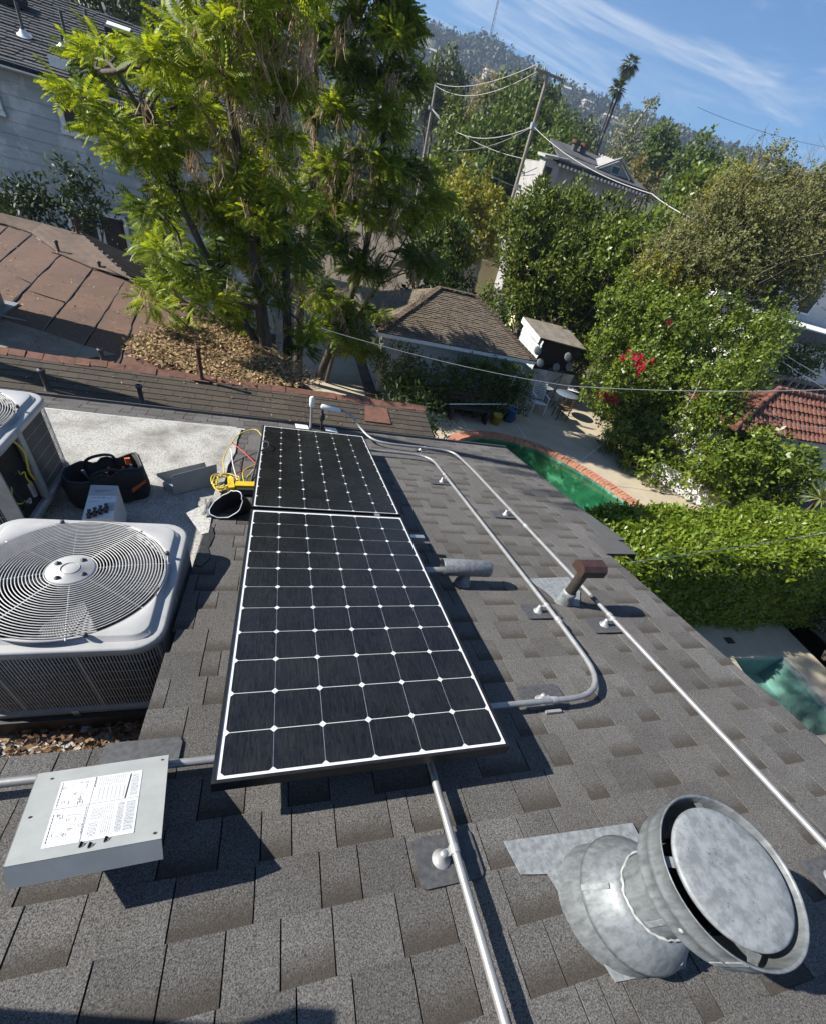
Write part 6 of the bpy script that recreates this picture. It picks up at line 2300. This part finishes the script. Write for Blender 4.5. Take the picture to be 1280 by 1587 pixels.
# dark planks and a wall beyond the spa
sw = thing('spa_fence', 'dark slatted fence in the shade beside the spa at the right edge', 'fence', (11.2, 2.5, 0))
for k in range(9):
    MB().box((12.25 + .02 * (k % 2), 2.15, .16 + .20 * k), (.05, 4.2, .15)).build('slat', mt['concrete_grey'], sw)
for y in (.4, 2.2, 3.9): MB().box((12.34, y, .95), (.08, .08, 1.9)).build('post', mt['wood_dark'], sw)
bush('spa_shrub', 'dark shrub in the shade beside the spa deck', 'shrub', [((11.6, 3.1, .9), .6), ((11.8, 2.3, .8), .6), ((11.7, 3.7, 1.0), .5)], 'leaf_dark', .10, .05, 110, seed=71, trunk_r=.03)
sk = tag(MB().box((9.25, 3.62, .006), (.22, .16, .01)).build('deck_drain', mt['plastic_black']), 'small black skimmer lid on the shaded spa deck', 'lid')
sb = MB()
for k in range(40):
    sb.box((10.47, 1.5 + .042 * k, -.02), (.03, .038, .05))
o = sb.build('spa_tile_border', mt['siding']); structure(o)

# ------------------------------------------------------------------ bushes around the pool
IVY = [pblob(1003, 715, 44, 10.6), pblob(1045, 745, 34, 9.9), pblob(965, 668, 40, 12.0), pblob(945, 605, 40, 13.6), pblob(985, 620, 60, 13.0), pblob(955, 545, 46, 14.6), pblob(1020, 660, 56, 12.0), pblob(1060, 590, 70, 12.8), pblob(1020, 530, 70, 14.2), pblob(980, 480, 55, 15.4), pblob(1090, 660, 55, 11.6), pblob(1075, 715, 40, 10.8), pblob(1130, 560, 66, 12.8), pblob(1175, 520, 50, 13.6), pblob(1080, 500, 60, 14.6), pblob(1120, 620, 55, 12.2), pblob(1000, 590, 60, 13.2), pblob(1105, 640, 42, 10.4), pblob(1118, 600, 40, 10.7), pblob(1085, 690, 36, 10.2), pblob(1130, 655, 20, 9.9)]
iv = bush('ivy_bank', 'tall bank of glossy green ivy overhanging the pool deck, with red flowers', 'ivy', IVY, 'leaf_ivy', .105, .072, 165, seed=11, trunk_r=.05, clump=.30, fill=.5)
rng = np.random.default_rng(8)
FP = []
for (px_, py_, n, sp) in ((985, 558, 18, 8), (992, 570, 14, 7), (942, 614, 14, 5), (947, 622, 10, 5), (964, 552, 5, 4), (1036, 498, 2, 3)):
    # nearest ivy surface along that line of sight
    for _ in range(n):
        x, y = rng.normal(px_, sp), rng.normal(py_, sp * .75)
        r_ = ray(x, y)
        best = None
        for c, rad_ in IVY:
            c = np.array(c); rad_ = np.mean(rad_) * 1.12
            oc = CAM - c; a_ = r_ @ r_; b_ = 2 * r_ @ oc; cc_ = oc @ oc - rad_ * rad_
            dd = b_ * b_ - 4 * a_ * cc_
            if dd > 0:
                t_ = (-b_ - math.sqrt(dd)) / (2 * a_)
                if t_ > 0 and (best is None or t_ < best): best = t_
        if best is None: best = 15 / r_[1]
        FP.append(CAM + r_ * best * .992 + rng.normal(0, .04, 3))
FP = np.array(FP)
Tf = sprig_template(4, .09, .07, .05, 1.0, 9)
fl_o = leaf_object('flowers', scatter(Tf, FP, rng.normal(size=(len(FP), 3)) + [-.4, -.6, .5], rng.uniform(.7, 1.2, len(FP)), rng=rng), mt['flower'], iv); fl_o['kind'] = 'stuff'
# dry twiggy thicket above it
DRY = [pblob(1120, 400, 80, 16.2), pblob(1060, 420, 60, 16.0), pblob(1190, 380, 80, 16.8), pblob(1240, 350, 75, 17.5), pblob(1160, 330, 70, 17.6), pblob(1100, 350, 60, 17.2), pblob(1210, 440, 55, 16.0), pblob(1020, 430, 45, 16.2), pblob(1280, 330, 70, 18)]
dry = bush('dry_thicket', 'brown grey twiggy thicket with sparse dry leaves above the ivy bank', 'shrub', DRY, 'leaf_olive', .10, .06, 210, seed=12, trunk_mat='twig', trunk_r=.06, fill=.6, clump=.42)
rng = np.random.default_rng(13)
P, D = blob_points(DRY, 3.2, rng, .5, .3)
n = len(P)
D = unit(D + rng.normal(0, .5, (n, 3)) + [0.2, 0, .3])
side = unit(np.cross(D, rng.normal(size=(n, 3))))
L_ = rng.uniform(.5, 1.3, (n, 1)); w_ = rng.uniform(.004, .010, (n, 1))
mid = P + D * L_ * .5 + rng.normal(0, .06, (n, 3))
V = np.stack([P - side * w_, P + side * w_, mid + side * w_ * .8, mid - side * w_ * .8, mid - side * w_ * .8, mid + side * w_ * .8, P + D * L_ + side * w_ * .3, P + D * L_ - side * w_ * .3], 1).reshape(-1, 3)
tw = leaf_object('twigs', V, mt['twig'], dry); tw['kind'] = 'stuff'
# yellowing leaves in the thicket's left flank
rng = np.random.default_rng(14)
P, D = blob_points([pblob(1010, 440, 40, 15.6), pblob(1050, 480, 40, 15.2), pblob(1130, 310, 40, 17.0)], 14, rng)
leaf_object('yellow_leaves', scatter(sprig_template(5, .13, .08, .14, .9, 2), P, D, rng.uniform(.7, 1.2, len(P)), rng=rng), mt['leaf_yellow'], dry)
# bare vines hanging in front of the ivy
vb_ = thing('bare_vine', 'bare pale vine stems looping in the dark gap beside the tiled roof', 'vine', (12.5, 11, 1))
lr = random.Random(41)
for pts_ in ([(1088, 582), (1076, 610), (1062, 632)], [(1092, 590), (1108, 622), (1140, 634), (1118, 665), (1110, 662)], [(1140, 634), (1108, 655), (1092, 668), (1086, 684)], [(1130, 615), (1105, 640), (1085, 660)], [(1086, 600), (1100, 640), (1125, 650)]):
    MB().tube(bend([at(x, y, 11.0 + lr.uniform(-.2, .2)) for x, y in pts_], .5, 5), .013, 6).build('stem', mt['bark_pale'], vb_)
bush('leafy_bush', 'rounded bush with large bright leaves in front of the tiled outbuilding', 'shrub', [pblob(1110, 730, 40, 8.9), pblob(1150, 705, 36, 9.0), pblob(1190, 715, 42, 8.9), pblob(1165, 755, 50, 8.5), pblob(1215, 745, 40, 8.6), pblob(1120, 765, 30, 8.6), pblob(1180, 785, 36, 8.2), pblob(1232, 720, 28, 8.9), pblob(1170, 690, 22, 9.1)], 'leaf_ivy', .15, .07, 120, seed=15, trunk_mat='bark_pale', trunk_r=.03, clump=.36, base_z=.0)
yu = thing('yucca', 'spiky yellow green yucca at the right edge above the hedge', 'plant', (14.2, 7.5, 0))
lr = random.Random(6)
yc = at(1272, 772, 7.4)
V = []; F = []
for k in range(80):
    a = lr.uniform(0, 2 * math.pi); e_ = lr.uniform(-.25, 1.2)
    d = Vector((math.cos(a) * math.cos(e_), math.sin(a) * math.cos(e_), math.sin(e_)))
    s_ = d.cross(Vector((0, 0, 1))).normalized() * .022
    l_ = lr.uniform(.65, .95)
    b = len(V)
    V += [yc - s_ * .6, yc + s_ * .6, yc + d * l_ * .5 + s_, yc + d * l_ * .5 - s_, yc + d * l_ + Vector((0, 0, -.05))]
    F += [(b, b + 1, b + 2, b + 3), (b + 3, b + 2, b + 4)]
MB().add(V, F).build('blades', mt['leaf_yucca'], yu)
MB().tube([(yc.x, yc.y, 0), (yc.x, yc.y, yc.z)], .08, 8).build('trunk', mt['bark'], yu)
pc = thing('parked_car', 'white car glimpsed at the right edge behind the fence', 'car', at(1280, 622, 15.2))
c_ = at(1285, 626, 13.6)
MB().prism([c_ + Vector(p) for p in ((-.7, 0, -.6), (1.6, 0, -.6), (1.6, 0, .0), (1.1, 0, .35), (.2, 0, .4), (-.3, 0, .05), (-.7, 0, -.02))], (0, 1.5, 0)).build('body', mt['white_paint'], pc)
MB().prism([c_ + Vector(p) for p in ((-.22, -.01, .07), (.2, -.01, .34), (1.0, -.01, .3), (1.3, -.01, .05))], (0, 1.52, 0)).build('window', mt['window'], pc)
for x in (-.35, 1.15): MB().tube([c_ + Vector((x, -.03, -.6)), c_ + Vector((x, .18, -.6))], .28, 18).build('wheel', mt['plastic_black'], pc)

# ------------------------------------------------------------------ taller trees
bush('cypress_clump', 'dense dark green cypress clump behind the shed and garage', 'tree', [pblob(815, 365, 42, 21), pblob(868, 352, 46, 21.5), pblob(930, 372, 48, 21), pblob(975, 395, 45, 20), pblob(845, 420, 60, 20.5), pblob(915, 420, 65, 20), pblob(960, 460, 50, 19.2), pblob(870, 490, 58, 19.6), pblob(925, 520, 45, 19), pblob(830, 318, 26, 22), pblob(880, 318, 20, 22), pblob(820, 470, 36, 20.5), pblob(885, 545, 36, 19), pblob(800, 345, 28, 22), pblob(803, 400, 28, 21.5), pblob(800, 440, 24, 21)], 'leaf_cypress', 0.17, 0.075, 120, seed=21, trunk_r=.12, clump=.30, fill=.5, spread=.5)
bush('garden_bush', 'bright green bush at the near foot of the cypress clump', 'shrub', [pblob(965, 365, 22, 18.6), pblob(990, 380, 30, 18.4), pblob(945, 400, 26, 18.4), pblob(985, 420, 28, 18.2)], 'leaf_ivy', 0.13, 0.085, 100, seed=22, trunk_r=.05)
bush('yellow_bush', 'yellow green flowering bush left of the utility pole', 'shrub', [pblob(722, 300, 34, 28), pblob(755, 330, 30, 27), pblob(715, 345, 36, 27), pblob(745, 370, 30, 26.5), pblob(700, 300, 26, 28)], 'leaf_yellow', 0.2, 0.12, 55, seed=23, trunk_r=.08)
bush('garden_tree', 'dark leafy tree between the big tree and the yellow bush', 'tree', [pblob(680, 400, 36, 22), pblob(700, 360, 36, 23), pblob(665, 350, 36, 23), pblob(690, 430, 26, 21.5), pblob(720, 385, 22, 23)], 'leaf_mid', 0.19, 0.11, 60, seed=24, trunk_r=.1)
bush('willow_tree', 'broad drooping green tree right behind the utility pole', 'tree', [pblob(775, 245, 46, 50), pblob(820, 230, 41, 50), pblob(740, 250, 37, 50), pblob(800, 280, 41, 48), pblob(850, 260, 33, 49), pblob(760, 290, 33, 47), pblob(800, 190, 37, 52), pblob(845, 210, 28, 51)], 'leaf_mid', 0.46, 0.17, 22, seed=25, trunk_r=.3, spread=.5)
bush('round_tree', 'tall round crowned tree rising behind the willow and pole top', 'tree', [pblob(800, 165, 34, 66), pblob(840, 165, 24, 66), pblob(770, 180, 27, 66), pblob(820, 195, 31, 65)], 'leaf_far', 0.5, 0.28, 15, seed=26, trunk_r=.3)
bush('conifer', 'dark conifer beside the small distant pole', 'tree', [pblob(708, 183, 20, 54), pblob(705, 213, 25, 54), pblob(700, 243, 29, 53), pblob(720, 233, 22, 53)], 'leaf_cypress', 0.42, 0.18, 24, seed=27, trunk_r=.25)
bush('poplar_tree', 'upright pale green tree at the top beside the big feathery tree', 'tree', [pblob(690, 116, 21, 80), pblob(670, 136, 19, 80), pblob(700, 141, 22, 80), pblob(690, 171, 24, 78), pblob(660, 166, 19, 78)], 'leaf_far', 0.55, 0.28, 14, seed=28, trunk_r=.3)
bush('brown_tree', 'bare brownish tree between the conifer and the round crowned tree', 'tree', [pblob(745, 178, 26, 72), pblob(735, 208, 22, 70), pblob(755, 148, 22, 74)], 'leaf_dry', 0.5, 0.2, 9, seed=29, trunk_r=.25, trunk_mat='twig')
bush('palm_side_tree', 'green tree left of the two palms', 'tree', [pblob(880, 212, 22, 84), pblob(905, 227, 22, 84), pblob(890, 247, 26, 80), pblob(865, 237, 20, 80)], 'leaf_far', 0.55, 0.3, 14, seed=30, trunk_r=.3)
eu = bush('eucalyptus', 'thin pale barked eucalyptus right of the palms', 'tree', [pblob(985, 201, 18, 72), pblob(1003, 166, 11, 72), pblob(965, 221, 22, 72), pblob(990, 241, 23, 71), pblob(960, 256, 22, 70)], 'leaf_euc', 0.42, 0.17, 9, seed=31, trunk_r=.3, trunk_mat='bark_pale', clump=.5, fill=.6)
bush('column_tree', 'dense rounded green tree just right of the eucalyptus', 'tree', [pblob(1020, 227, 22, 66), pblob(1012, 252, 25, 66), pblob(1030, 247, 20, 66)], 'leaf_mid', 0.5, 0.27, 17, seed=32, trunk_r=.3)
bush('broad_tree', 'broad mid green tree in the middle of the right skyline', 'tree', [pblob(1075, 254, 29, 56), pblob(1060, 284, 29, 56), pblob(1095, 279, 29, 56), pblob(1045, 309, 24, 54)], 'leaf_mid', 0.45, 0.24, 20, seed=33, trunk_r=.3)
bush('bright_tree', 'bright leafed tree above the dry thicket', 'tree', [pblob(1085, 293, 26, 38), pblob(1065, 323, 24, 38), pblob(1110, 308, 26, 38), pblob(1035, 348, 22, 36), pblob(1130, 278, 22, 40)], 'leaf_ivy', 0.3, 0.18, 34, seed=34, trunk_r=.2)
bush('skyline_tree', 'dark bushy tree at the right end of the skyline', 'tree', [pblob(1130, 289, 22, 60), pblob(1150, 304, 18, 60)], 'leaf_far', 0.5, 0.26, 16, seed=35, trunk_r=.25)
bush('skyline_tree', 'dark peaked tree on the far right skyline', 'tree', [pblob(1215, 286, 16, 80), pblob(1235, 303, 18, 80), pblob(1200, 308, 18, 78)], 'leaf_dark', 0.55, 0.3, 14, seed=36, trunk_r=.25)
bush('skyline_tree', 'green tree at the right edge above the dry thicket', 'tree', [pblob(1265, 328, 21, 50), pblob(1285, 313, 20, 52), pblob(1240, 333, 20, 50)], 'leaf_mid', 0.42, 0.22, 20, seed=37, trunk_r=.25)
bush('roadside_tree', 'brownish bare bush right of the stucco house roof', 'shrub', [pblob(985, 275, 18, 48), pblob(1005, 285, 18, 48)], 'leaf_dry', 0.35, 0.12, 16, seed=38, trunk_r=.15, trunk_mat='twig')
bush('hill_foot_tree', 'green tree behind the stucco house left of its chimneys', 'tree', [pblob(845, 255, 30, 44), pblob(865, 232, 26, 46), pblob(830, 285, 26, 42)], 'leaf_mid', 0.36, 0.2, 26, seed=39, trunk_r=.2)
bush('back_tree', 'dark tree behind the pale house roof at the top left', 'tree', [pblob(150, -10, 40, 32), pblob(215, 15, 36, 32), pblob(240, 40, 26, 32), pblob(100, -30, 40, 32)], 'leaf_far', 0.3, 0.15, 34, seed=40, trunk_r=.2)
bush('oleander', 'leafy shrub below the white house at the right edge', 'shrub', [pblob(1205, 560, 22, 15.2), pblob(1240, 555, 22, 15.2), pblob(1270, 560, 20, 15.2), pblob(1225, 575, 18, 15)], 'leaf_mid', 0.16, 0.07, 80, seed=42, trunk_r=.04)
bush('under_shrub', 'dark undergrowth at the foot of the big feathery tree', 'shrub', [((.9, 8.6, 1.1), .7), ((1.7, 8.8, 1.0), .8), ((2.5, 9.2, 1.0), .8), ((3.0, 10.2, .9), .8), ((1.3, 8.2, .8), .6)], 'leaf_dark', .16, .06, 80, seed=43, trunk_r=.03)
bush('twiggy_shrub', 'leggy bare shrub at the end of the brown shingle strip', 'shrub', [((3.4, 9.3, 1.0), .6), ((3.9, 10.2, .7), .5)], 'leaf_dark', .10, .04, 30, seed=44, trunk_r=.03, trunk_mat='twig', fill=.8, clump=.6)
bush('path_shrub', 'leafy shrub between the garage and the cypress clump', 'shrub', [pblob(770, 480, 18, 19.6), pblob(785, 505, 18, 19), pblob(755, 460, 16, 20)], 'leaf_mid', 0.15, 0.08, 80, seed=45, trunk_r=.04)
bush('gate_tree', 'dark tree beside the cream garden wall', 'tree', [pblob(700, 460, 22, 20), pblob(690, 425, 22, 22), pblob(655, 440, 26, 20), pblob(720, 440, 14, 21)], 'leaf_dark', 0.18, 0.09, 70, seed=46, trunk_r=.06)

tt = thing('added_shade_tree', 'tall thin unseen tree added at the left to shade the spa', 'tree', (-4.7, 6.1, 0))
rng = np.random.default_rng(66)
d = unit(rng.normal(size=(420, 3)))
P = np.array([-4.7, 6.05, 11.0]) + d * np.array([2.3, 1.15, 1.5]) * rng.uniform(.2, 1, (420, 1))  # unseen tree, added and sized so its crown shades the spa
leaf_object('crown', scatter(FT, P, unit(d * [1, 1, .3] + rng.normal(0, .3, (420, 3))), rng.uniform(1.3, 2.2, 420), 'x', rng), mt['leaf_tree_shade'], tt)
MB().tube([(-4.7, 6.1, 2.9), (-4.65, 6.1, 7), (-4.7, 6.05, 11)], [.14, .11, .05], 9).build('trunk', mt['bark'], tt)

# palms
FTp = []
for k, (tp_, bs_, lab) in enumerate((((976, 98), (924, 240), 'taller fan palm on the skyline beside the shorter one'), ((956, 137), (919, 238), 'shorter fan palm on the skyline'))):
    Yp = 92.0
    t_ = at(*tp_, Yp); b_ = at(*bs_, Yp)
    pm_ = thing('palm_tree', lab, 'palm', (t_.x, t_.y, 0), 'skyline palms')
    MB().tube([(t_.x, t_.y, -.5), (t_.x, t_.y, t_.z * .5), t_], [.24, .19, .15], 8).build('trunk', mt['bark'], pm_)
    lr = random.Random(50 + k)
    V = []; F = []
    for q_ in range(60):
        a = lr.uniform(0, 2 * math.pi); e_ = lr.uniform(-1.2, 1.1)
        d = Vector((math.cos(a) * math.cos(e_), math.sin(a) * math.cos(e_), math.sin(e_)))
        s_ = d.cross(Vector((.01, 0, 1))).normalized()
        l_ = lr.uniform(1.1, 1.7)
        o_ = t_ + d * .3
        b = len(V)
        for w_ in range(-2, 3):
            dd = (d + s_ * .22 * w_).normalized()
            V += [o_ + dd * l_ * .4 - s_ * .10, o_ + dd * l_ * .4 + s_ * .10, o_ + dd * l_ + Vector((0, 0, -.35))]
            F.append((len(V) - 3, len(V) - 2, len(V) - 1))
        V += [o_, o_ + d * l_ * .5 + s_ * .28, o_ + d * l_ * .5 - s_ * .28]; F.append((len(V) - 3, len(V) - 2, len(V) - 1))
    MB().add(V, F).build('crown', mt['palm_leaf'], pm_)

# ------------------------------------------------------------------ poles and wires
up_ = thing('utility_pole', 'tall leaning-looking timber utility pole carrying wires above the cypress clump', 'utility pole', (15.47, 38, 0), 'utility poles')
pt = at(850, 111, 38)
MB().tube([(pt.x, pt.y, 0), (pt.x, pt.y, 6), pt], [.15, .125, .10], 12).build('shaft', mt['pole'], up_)
MB().bar(pt + Vector((-.9, 0, -.1)), pt + Vector((1.1, .1, -.05)), .12, .12).build('crossarm', mt['pole'], up_)
for x in (-.8, -.3, .5, 1.0): MB().lathe([(.05, 0), (.06, .08), (.03, .12), (.05, .18), (0, .2)], pt + Vector((x, .02, -.03)), 8).build('insulator', mt['galv_light'], up_)
pj = at(826, 195, 38); pk = at(802, 290, 38)
for p in (pj, pk): MB().box(p, (.35, .35, .30)).build('bracket', mt['emt2'], up_)
sp_ = thing('utility_pole', 'smaller distant utility pole beside the conifer', 'utility pole', (13.6, 60, 0), 'utility poles')
p2 = at(676, 126, 60)
MB().tube([(p2.x, p2.y, 0), p2], [.16, .12], 10).build('shaft', mt['pole'], sp_)
p3 = at(668, 167, 60)
MB().box(p3, (.5, .3, .25)).build('bracket', mt['emt2'], sp_)
tp2 = thing('transmission_mast', 'thin lattice radio mast on the hill crest', 'mast', (160, 560, 90))


def wire(label, a, b, sag, r, mat='cable', n=18, group='overhead wires'):
    a, b = Vector(a), Vector(b)
    P = [a.lerp(b, i / n) + Vector((0, 0, -sag * 4 * (i / n) * (1 - i / n))) for i in range(n + 1)]
    return tag(MB().tube(P, r * .8, 6).build('overhead_wire', mt[mat]), label, 'wire', group)


wire('heavy cable sagging between the two utility poles', p3, pj, 1.2, .026)
wire('upper wire from the tall pole top to the small pole', p2 + Vector((0, 0, -.1)), pt + Vector((-.8, 0, .15)), .5, .022)
wire('second upper wire from the tall pole running to the small pole', p2 + Vector((0, 0, -.25)), pt + Vector((-.3, 0, .15)), .9, .022)
wire('cable dropping from the tall pole past the stucco house eave', pj, at(1010, 300, 24), .35, .022)
wire('continuation of the cable dropping from the pole through the thicket', at(1010, 300, 24), at(1105, 350, 18), .1, .025)
wire('wire from the tall pole collar down left to the big tree', pk, at(655, 195, 30), .25, .018)
wire('lower wire from the small pole crossing to the stucco house', p3, at(868, 253, 35.4), .8, .02)
wire('short wire from the pole bracket down to the right', pk, at(826, 315, 30), .05, .02)
wire('wire crossing left behind the pole at mid height', pj, at(700, 232, 40), .35, .018)
wire('long pale service wire crossing in front of the garage and ivy', at(470, 500, 10.5), at(880, 598, 10.5), .12, .011)
wire('pale service wire continuing in front of the ivy to the right edge', at(880, 598, 10.5), at(1300, 603, 9.5), .10, .011)
wire('thick pale cable crossing above the clipped hedge', at(972, 872, 3.35), at(1300, 822, 3.6), .035, .007)
wire('thin dark wire just below the pale cable over the hedge', at(975, 880, 3.3), at(1300, 845, 3.6), .02, .003, 'cable_dark')
wire('pale wire crossing the red brown flat roof', at(-20, 483, 7.3), at(216, 534, 7.25), .02, .014)
wire('upper of two wires at the right edge above the fence', at(1206, 543, 12), at(1300, 596, 11.5), .03, .014)
wire('lower of two wires at the right edge above the fence', at(1212, 560, 12), at(1300, 613, 11.2), .03, .014)
wire('thin wire lying over the red tiled roof', at(1190, 640, 9.2), at(1300, 662, 9.0), .15, .01)
wire('faint high line crossing the sky at the right', at(1080, 165, 150), at(1310, 232, 150), 1, .05, 'cable_dark')

# ------------------------------------------------------------------ hill, woods, hillside houses
RID = [(-60, 6.0), (-20, 7.2), (6.2, 8.4), (9.7, 8.5), (12.1, 8.7), (14.2, 8.6), (15.4, 9.0), (16.6, 9.1), (18.1, 8.8), (20.7, 8.5), (23.5, 8.1), (27.6, 7.8), (32.4, 7.7), (35.0, 7.6), (38.0, 7.3), (40.9, 7.4), (43.7, 7.1), (46.7, 6.8), (60, 5.5), (80, 4.5), (110, 4)]
HD = 620.0
az_ = np.array([a for a, e in RID]); el_ = np.array([e for a, e in RID])


def hill_z(az, d):
    e = np.interp(az, az_, el_)
    crest = 5.6 + HD * math.tan(rad(e)) - 7.0
    f = (d - 190) / (HD - 190)
    n1 = mnoise.noise(Vector((az * .22, d * .012, 1.3))) * 9 + mnoise.noise(Vector((az * .7, d * .03, 4.1))) * 3
    if f <= 0: return 0.0
    if f < 1:
        s = f ** 1.25
        return max(0, crest * s + n1 * f * (1 - f) * 2.6)
    return crest - (d - HD) * .35


azs = np.arange(-45, 92, 1.0); ds = np.concatenate([np.linspace(185, HD, 34), np.linspace(HD + 15, HD + 160, 6)])
V = []; F = []
for i, d in enumerate(ds):
    for a in azs:
        V.append((d * math.sin(rad(a)), d * math.cos(rad(a)), hill_z(a, d) - .3))
na = len(azs)
for i in range(len(ds) - 1):
    for j in range(na - 1):
        F.append((i * na + j, i * na + j + 1, (i + 1) * na + j + 1, (i + 1) * na + j))
structure(MB().add(V, F, True).build('hill', mt['hill']))


def far_wood(name, label, n, sampler, size, h, quads, mat, seed):
    rng = np.random.default_rng(seed)
    base = np.array([sampler(rng) for _ in range(n)])
    sc = rng.uniform(.6, 1.35, n)
    idx = np.repeat(np.arange(n), quads)
    m = len(idx)
    d = unit(rng.normal(size=(m, 3)))
    rr_ = rng.uniform(.35, 1, (m, 1))
    asp = rng.uniform(.7, 1.7, n)[idx][:, None]
    P = base[idx] + np.concatenate([d[:, :2] * rr_ * h * .36, (d[:, 2:] * rr_ * .5 + .52) * h * asp * .8], 1) * sc[idx][:, None]
    nr = unit(d + rng.normal(0, .6, (m, 3)) + [0, 0, .3])
    t = unit(np.cross(nr, rng.normal(size=(m, 3)))); b = np.cross(nr, t)
    L_ = size * rng.uniform(.6, 1.3, (m, 1)) * sc[idx][:, None]
    V = np.stack([P - t * L_, P + b * L_ * .6, P + t * L_, P - b * L_ * .6], 1).reshape(-1, 3)
    o = npmesh(name, V, np.arange(len(V)).reshape(-1, 4), mt[mat])
    o['kind'] = 'stuff'; o['label'] = label; o['category'] = 'trees'


def s_hill(rng):
    while True:
        a = rng.uniform(0, 56) if rng.random() < .9 else rng.uniform(-25, 75)
        d = rng.uniform(200, HD + 6) if rng.random() < .8 else rng.uniform(HD - 40, HD + 8)
        if mnoise.noise(Vector((a * .5, d * .02, 9))) > -.25: break
    return (d * math.sin(rad(a)), d * math.cos(rad(a)), hill_z(a, d))


far_wood('hillside_trees', 'dark trees covering the hazy hillside', 9000, s_hill, 1.3, 6.8, 22, 'hill_tree', 91)


def s_mid(rng):
    while True:
        a = rng.uniform(-8, 60); d = rng.uniform(110, 215)
        return (d * math.sin(rad(a)), d * math.cos(rad(a)), 0)


far_wood('valley_trees', 'mass of green trees filling the valley below the hill', 1100, s_mid, .8, 5.2, 60, 'leaf_far', 92)
hl = random.Random(17)
hm_ = None
cnt = 0
while cnt < 34:
    a = hl.uniform(5, 50); d = hl.uniform(300, 600)
    z = hill_z(a, d)
    p = Vector((d * math.sin(rad(a)), d * math.cos(rad(a)), z))
    hh = thing('hillside_house', 'tiny pale house among the trees on the far hillside', 'house', p, 'houses on the far hillside')
    w, dp, h = hl.uniform(6, 12), hl.uniform(5, 8), hl.uniform(4, 6.5)
    rz = Matrix.Rotation(rad(a * -1 + hl.uniform(-30, 30)), 3, 'Z')
    MB().box(p + Vector((0, 0, h / 2 + 1.0)), (w, dp, h), rz).build('wall', mt['far_house'], hh)
    R4 = [p + rz @ Vector(q_) for q_ in ((-w / 2 - .5, -dp / 2 - .5, h + 1.0), (w / 2 + .5, -dp / 2 - .5, h + 1.0), (w / 2 + .5, dp / 2 + .5, h + 1.0), (-w / 2 - .5, dp / 2 + .5, h + 1.0), (-w / 2, 0, h + 2.6), (w / 2, 0, h + 2.6))]
    MB().add(R4, [(0, 1, 5, 4), (2, 3, 4, 5), (1, 2, 5), (3, 0, 4), (3, 2, 1, 0)]).build('roof', mt['far_roof'] if hl.random() < .6 else mt['far_house'], hh)
    cnt += 1
mp = Vector((HD * math.sin(rad(16.55)), HD * math.cos(rad(16.55)), hill_z(16.55, HD)))
tp2.location = mp
for sx, sy in ((-1, -1), (1, -1), (0, 1)):
    MB().tube([mp + Vector((sx * 1.2, sy * 1.2, -1)), mp + Vector((sx * .3, sy * .3, 38))], .22, 5).build('leg', mt['cable_dark'], tp2)
for k in range(12):
    z = 2 + 3 * k; f = 1.2 - .9 * z / 38
    MB().tube([mp + Vector((-f, -f, z)), mp + Vector((f, -f, z + 3))], .12, 4).build('brace', mt['cable_dark'], tp2)

# ------------------------------------------------------------------ the air
hz = MB().box((0, 0, 91), (1760, 1900, 187.4)).build('haze', None)
hz['kind'] = 'stuff'
hm2 = bpy.data.materials.new('thin morning haze'); hm2.use_nodes = True
hn = hm2.node_tree.nodes; hn.clear()
ho = hn.new('ShaderNodeOutputMaterial'); hv = hn.new('ShaderNodeVolumePrincipled')
hv.inputs['Color'].default_value = (.58, .74, 1.0, 1)
hv.inputs['Density'].default_value = .00042
hv.inputs['Anisotropy'].default_value = .25
hm2.node_tree.links.new(hv.outputs[0], ho.inputs['Volume'])
hz.data.materials.append(hm2)
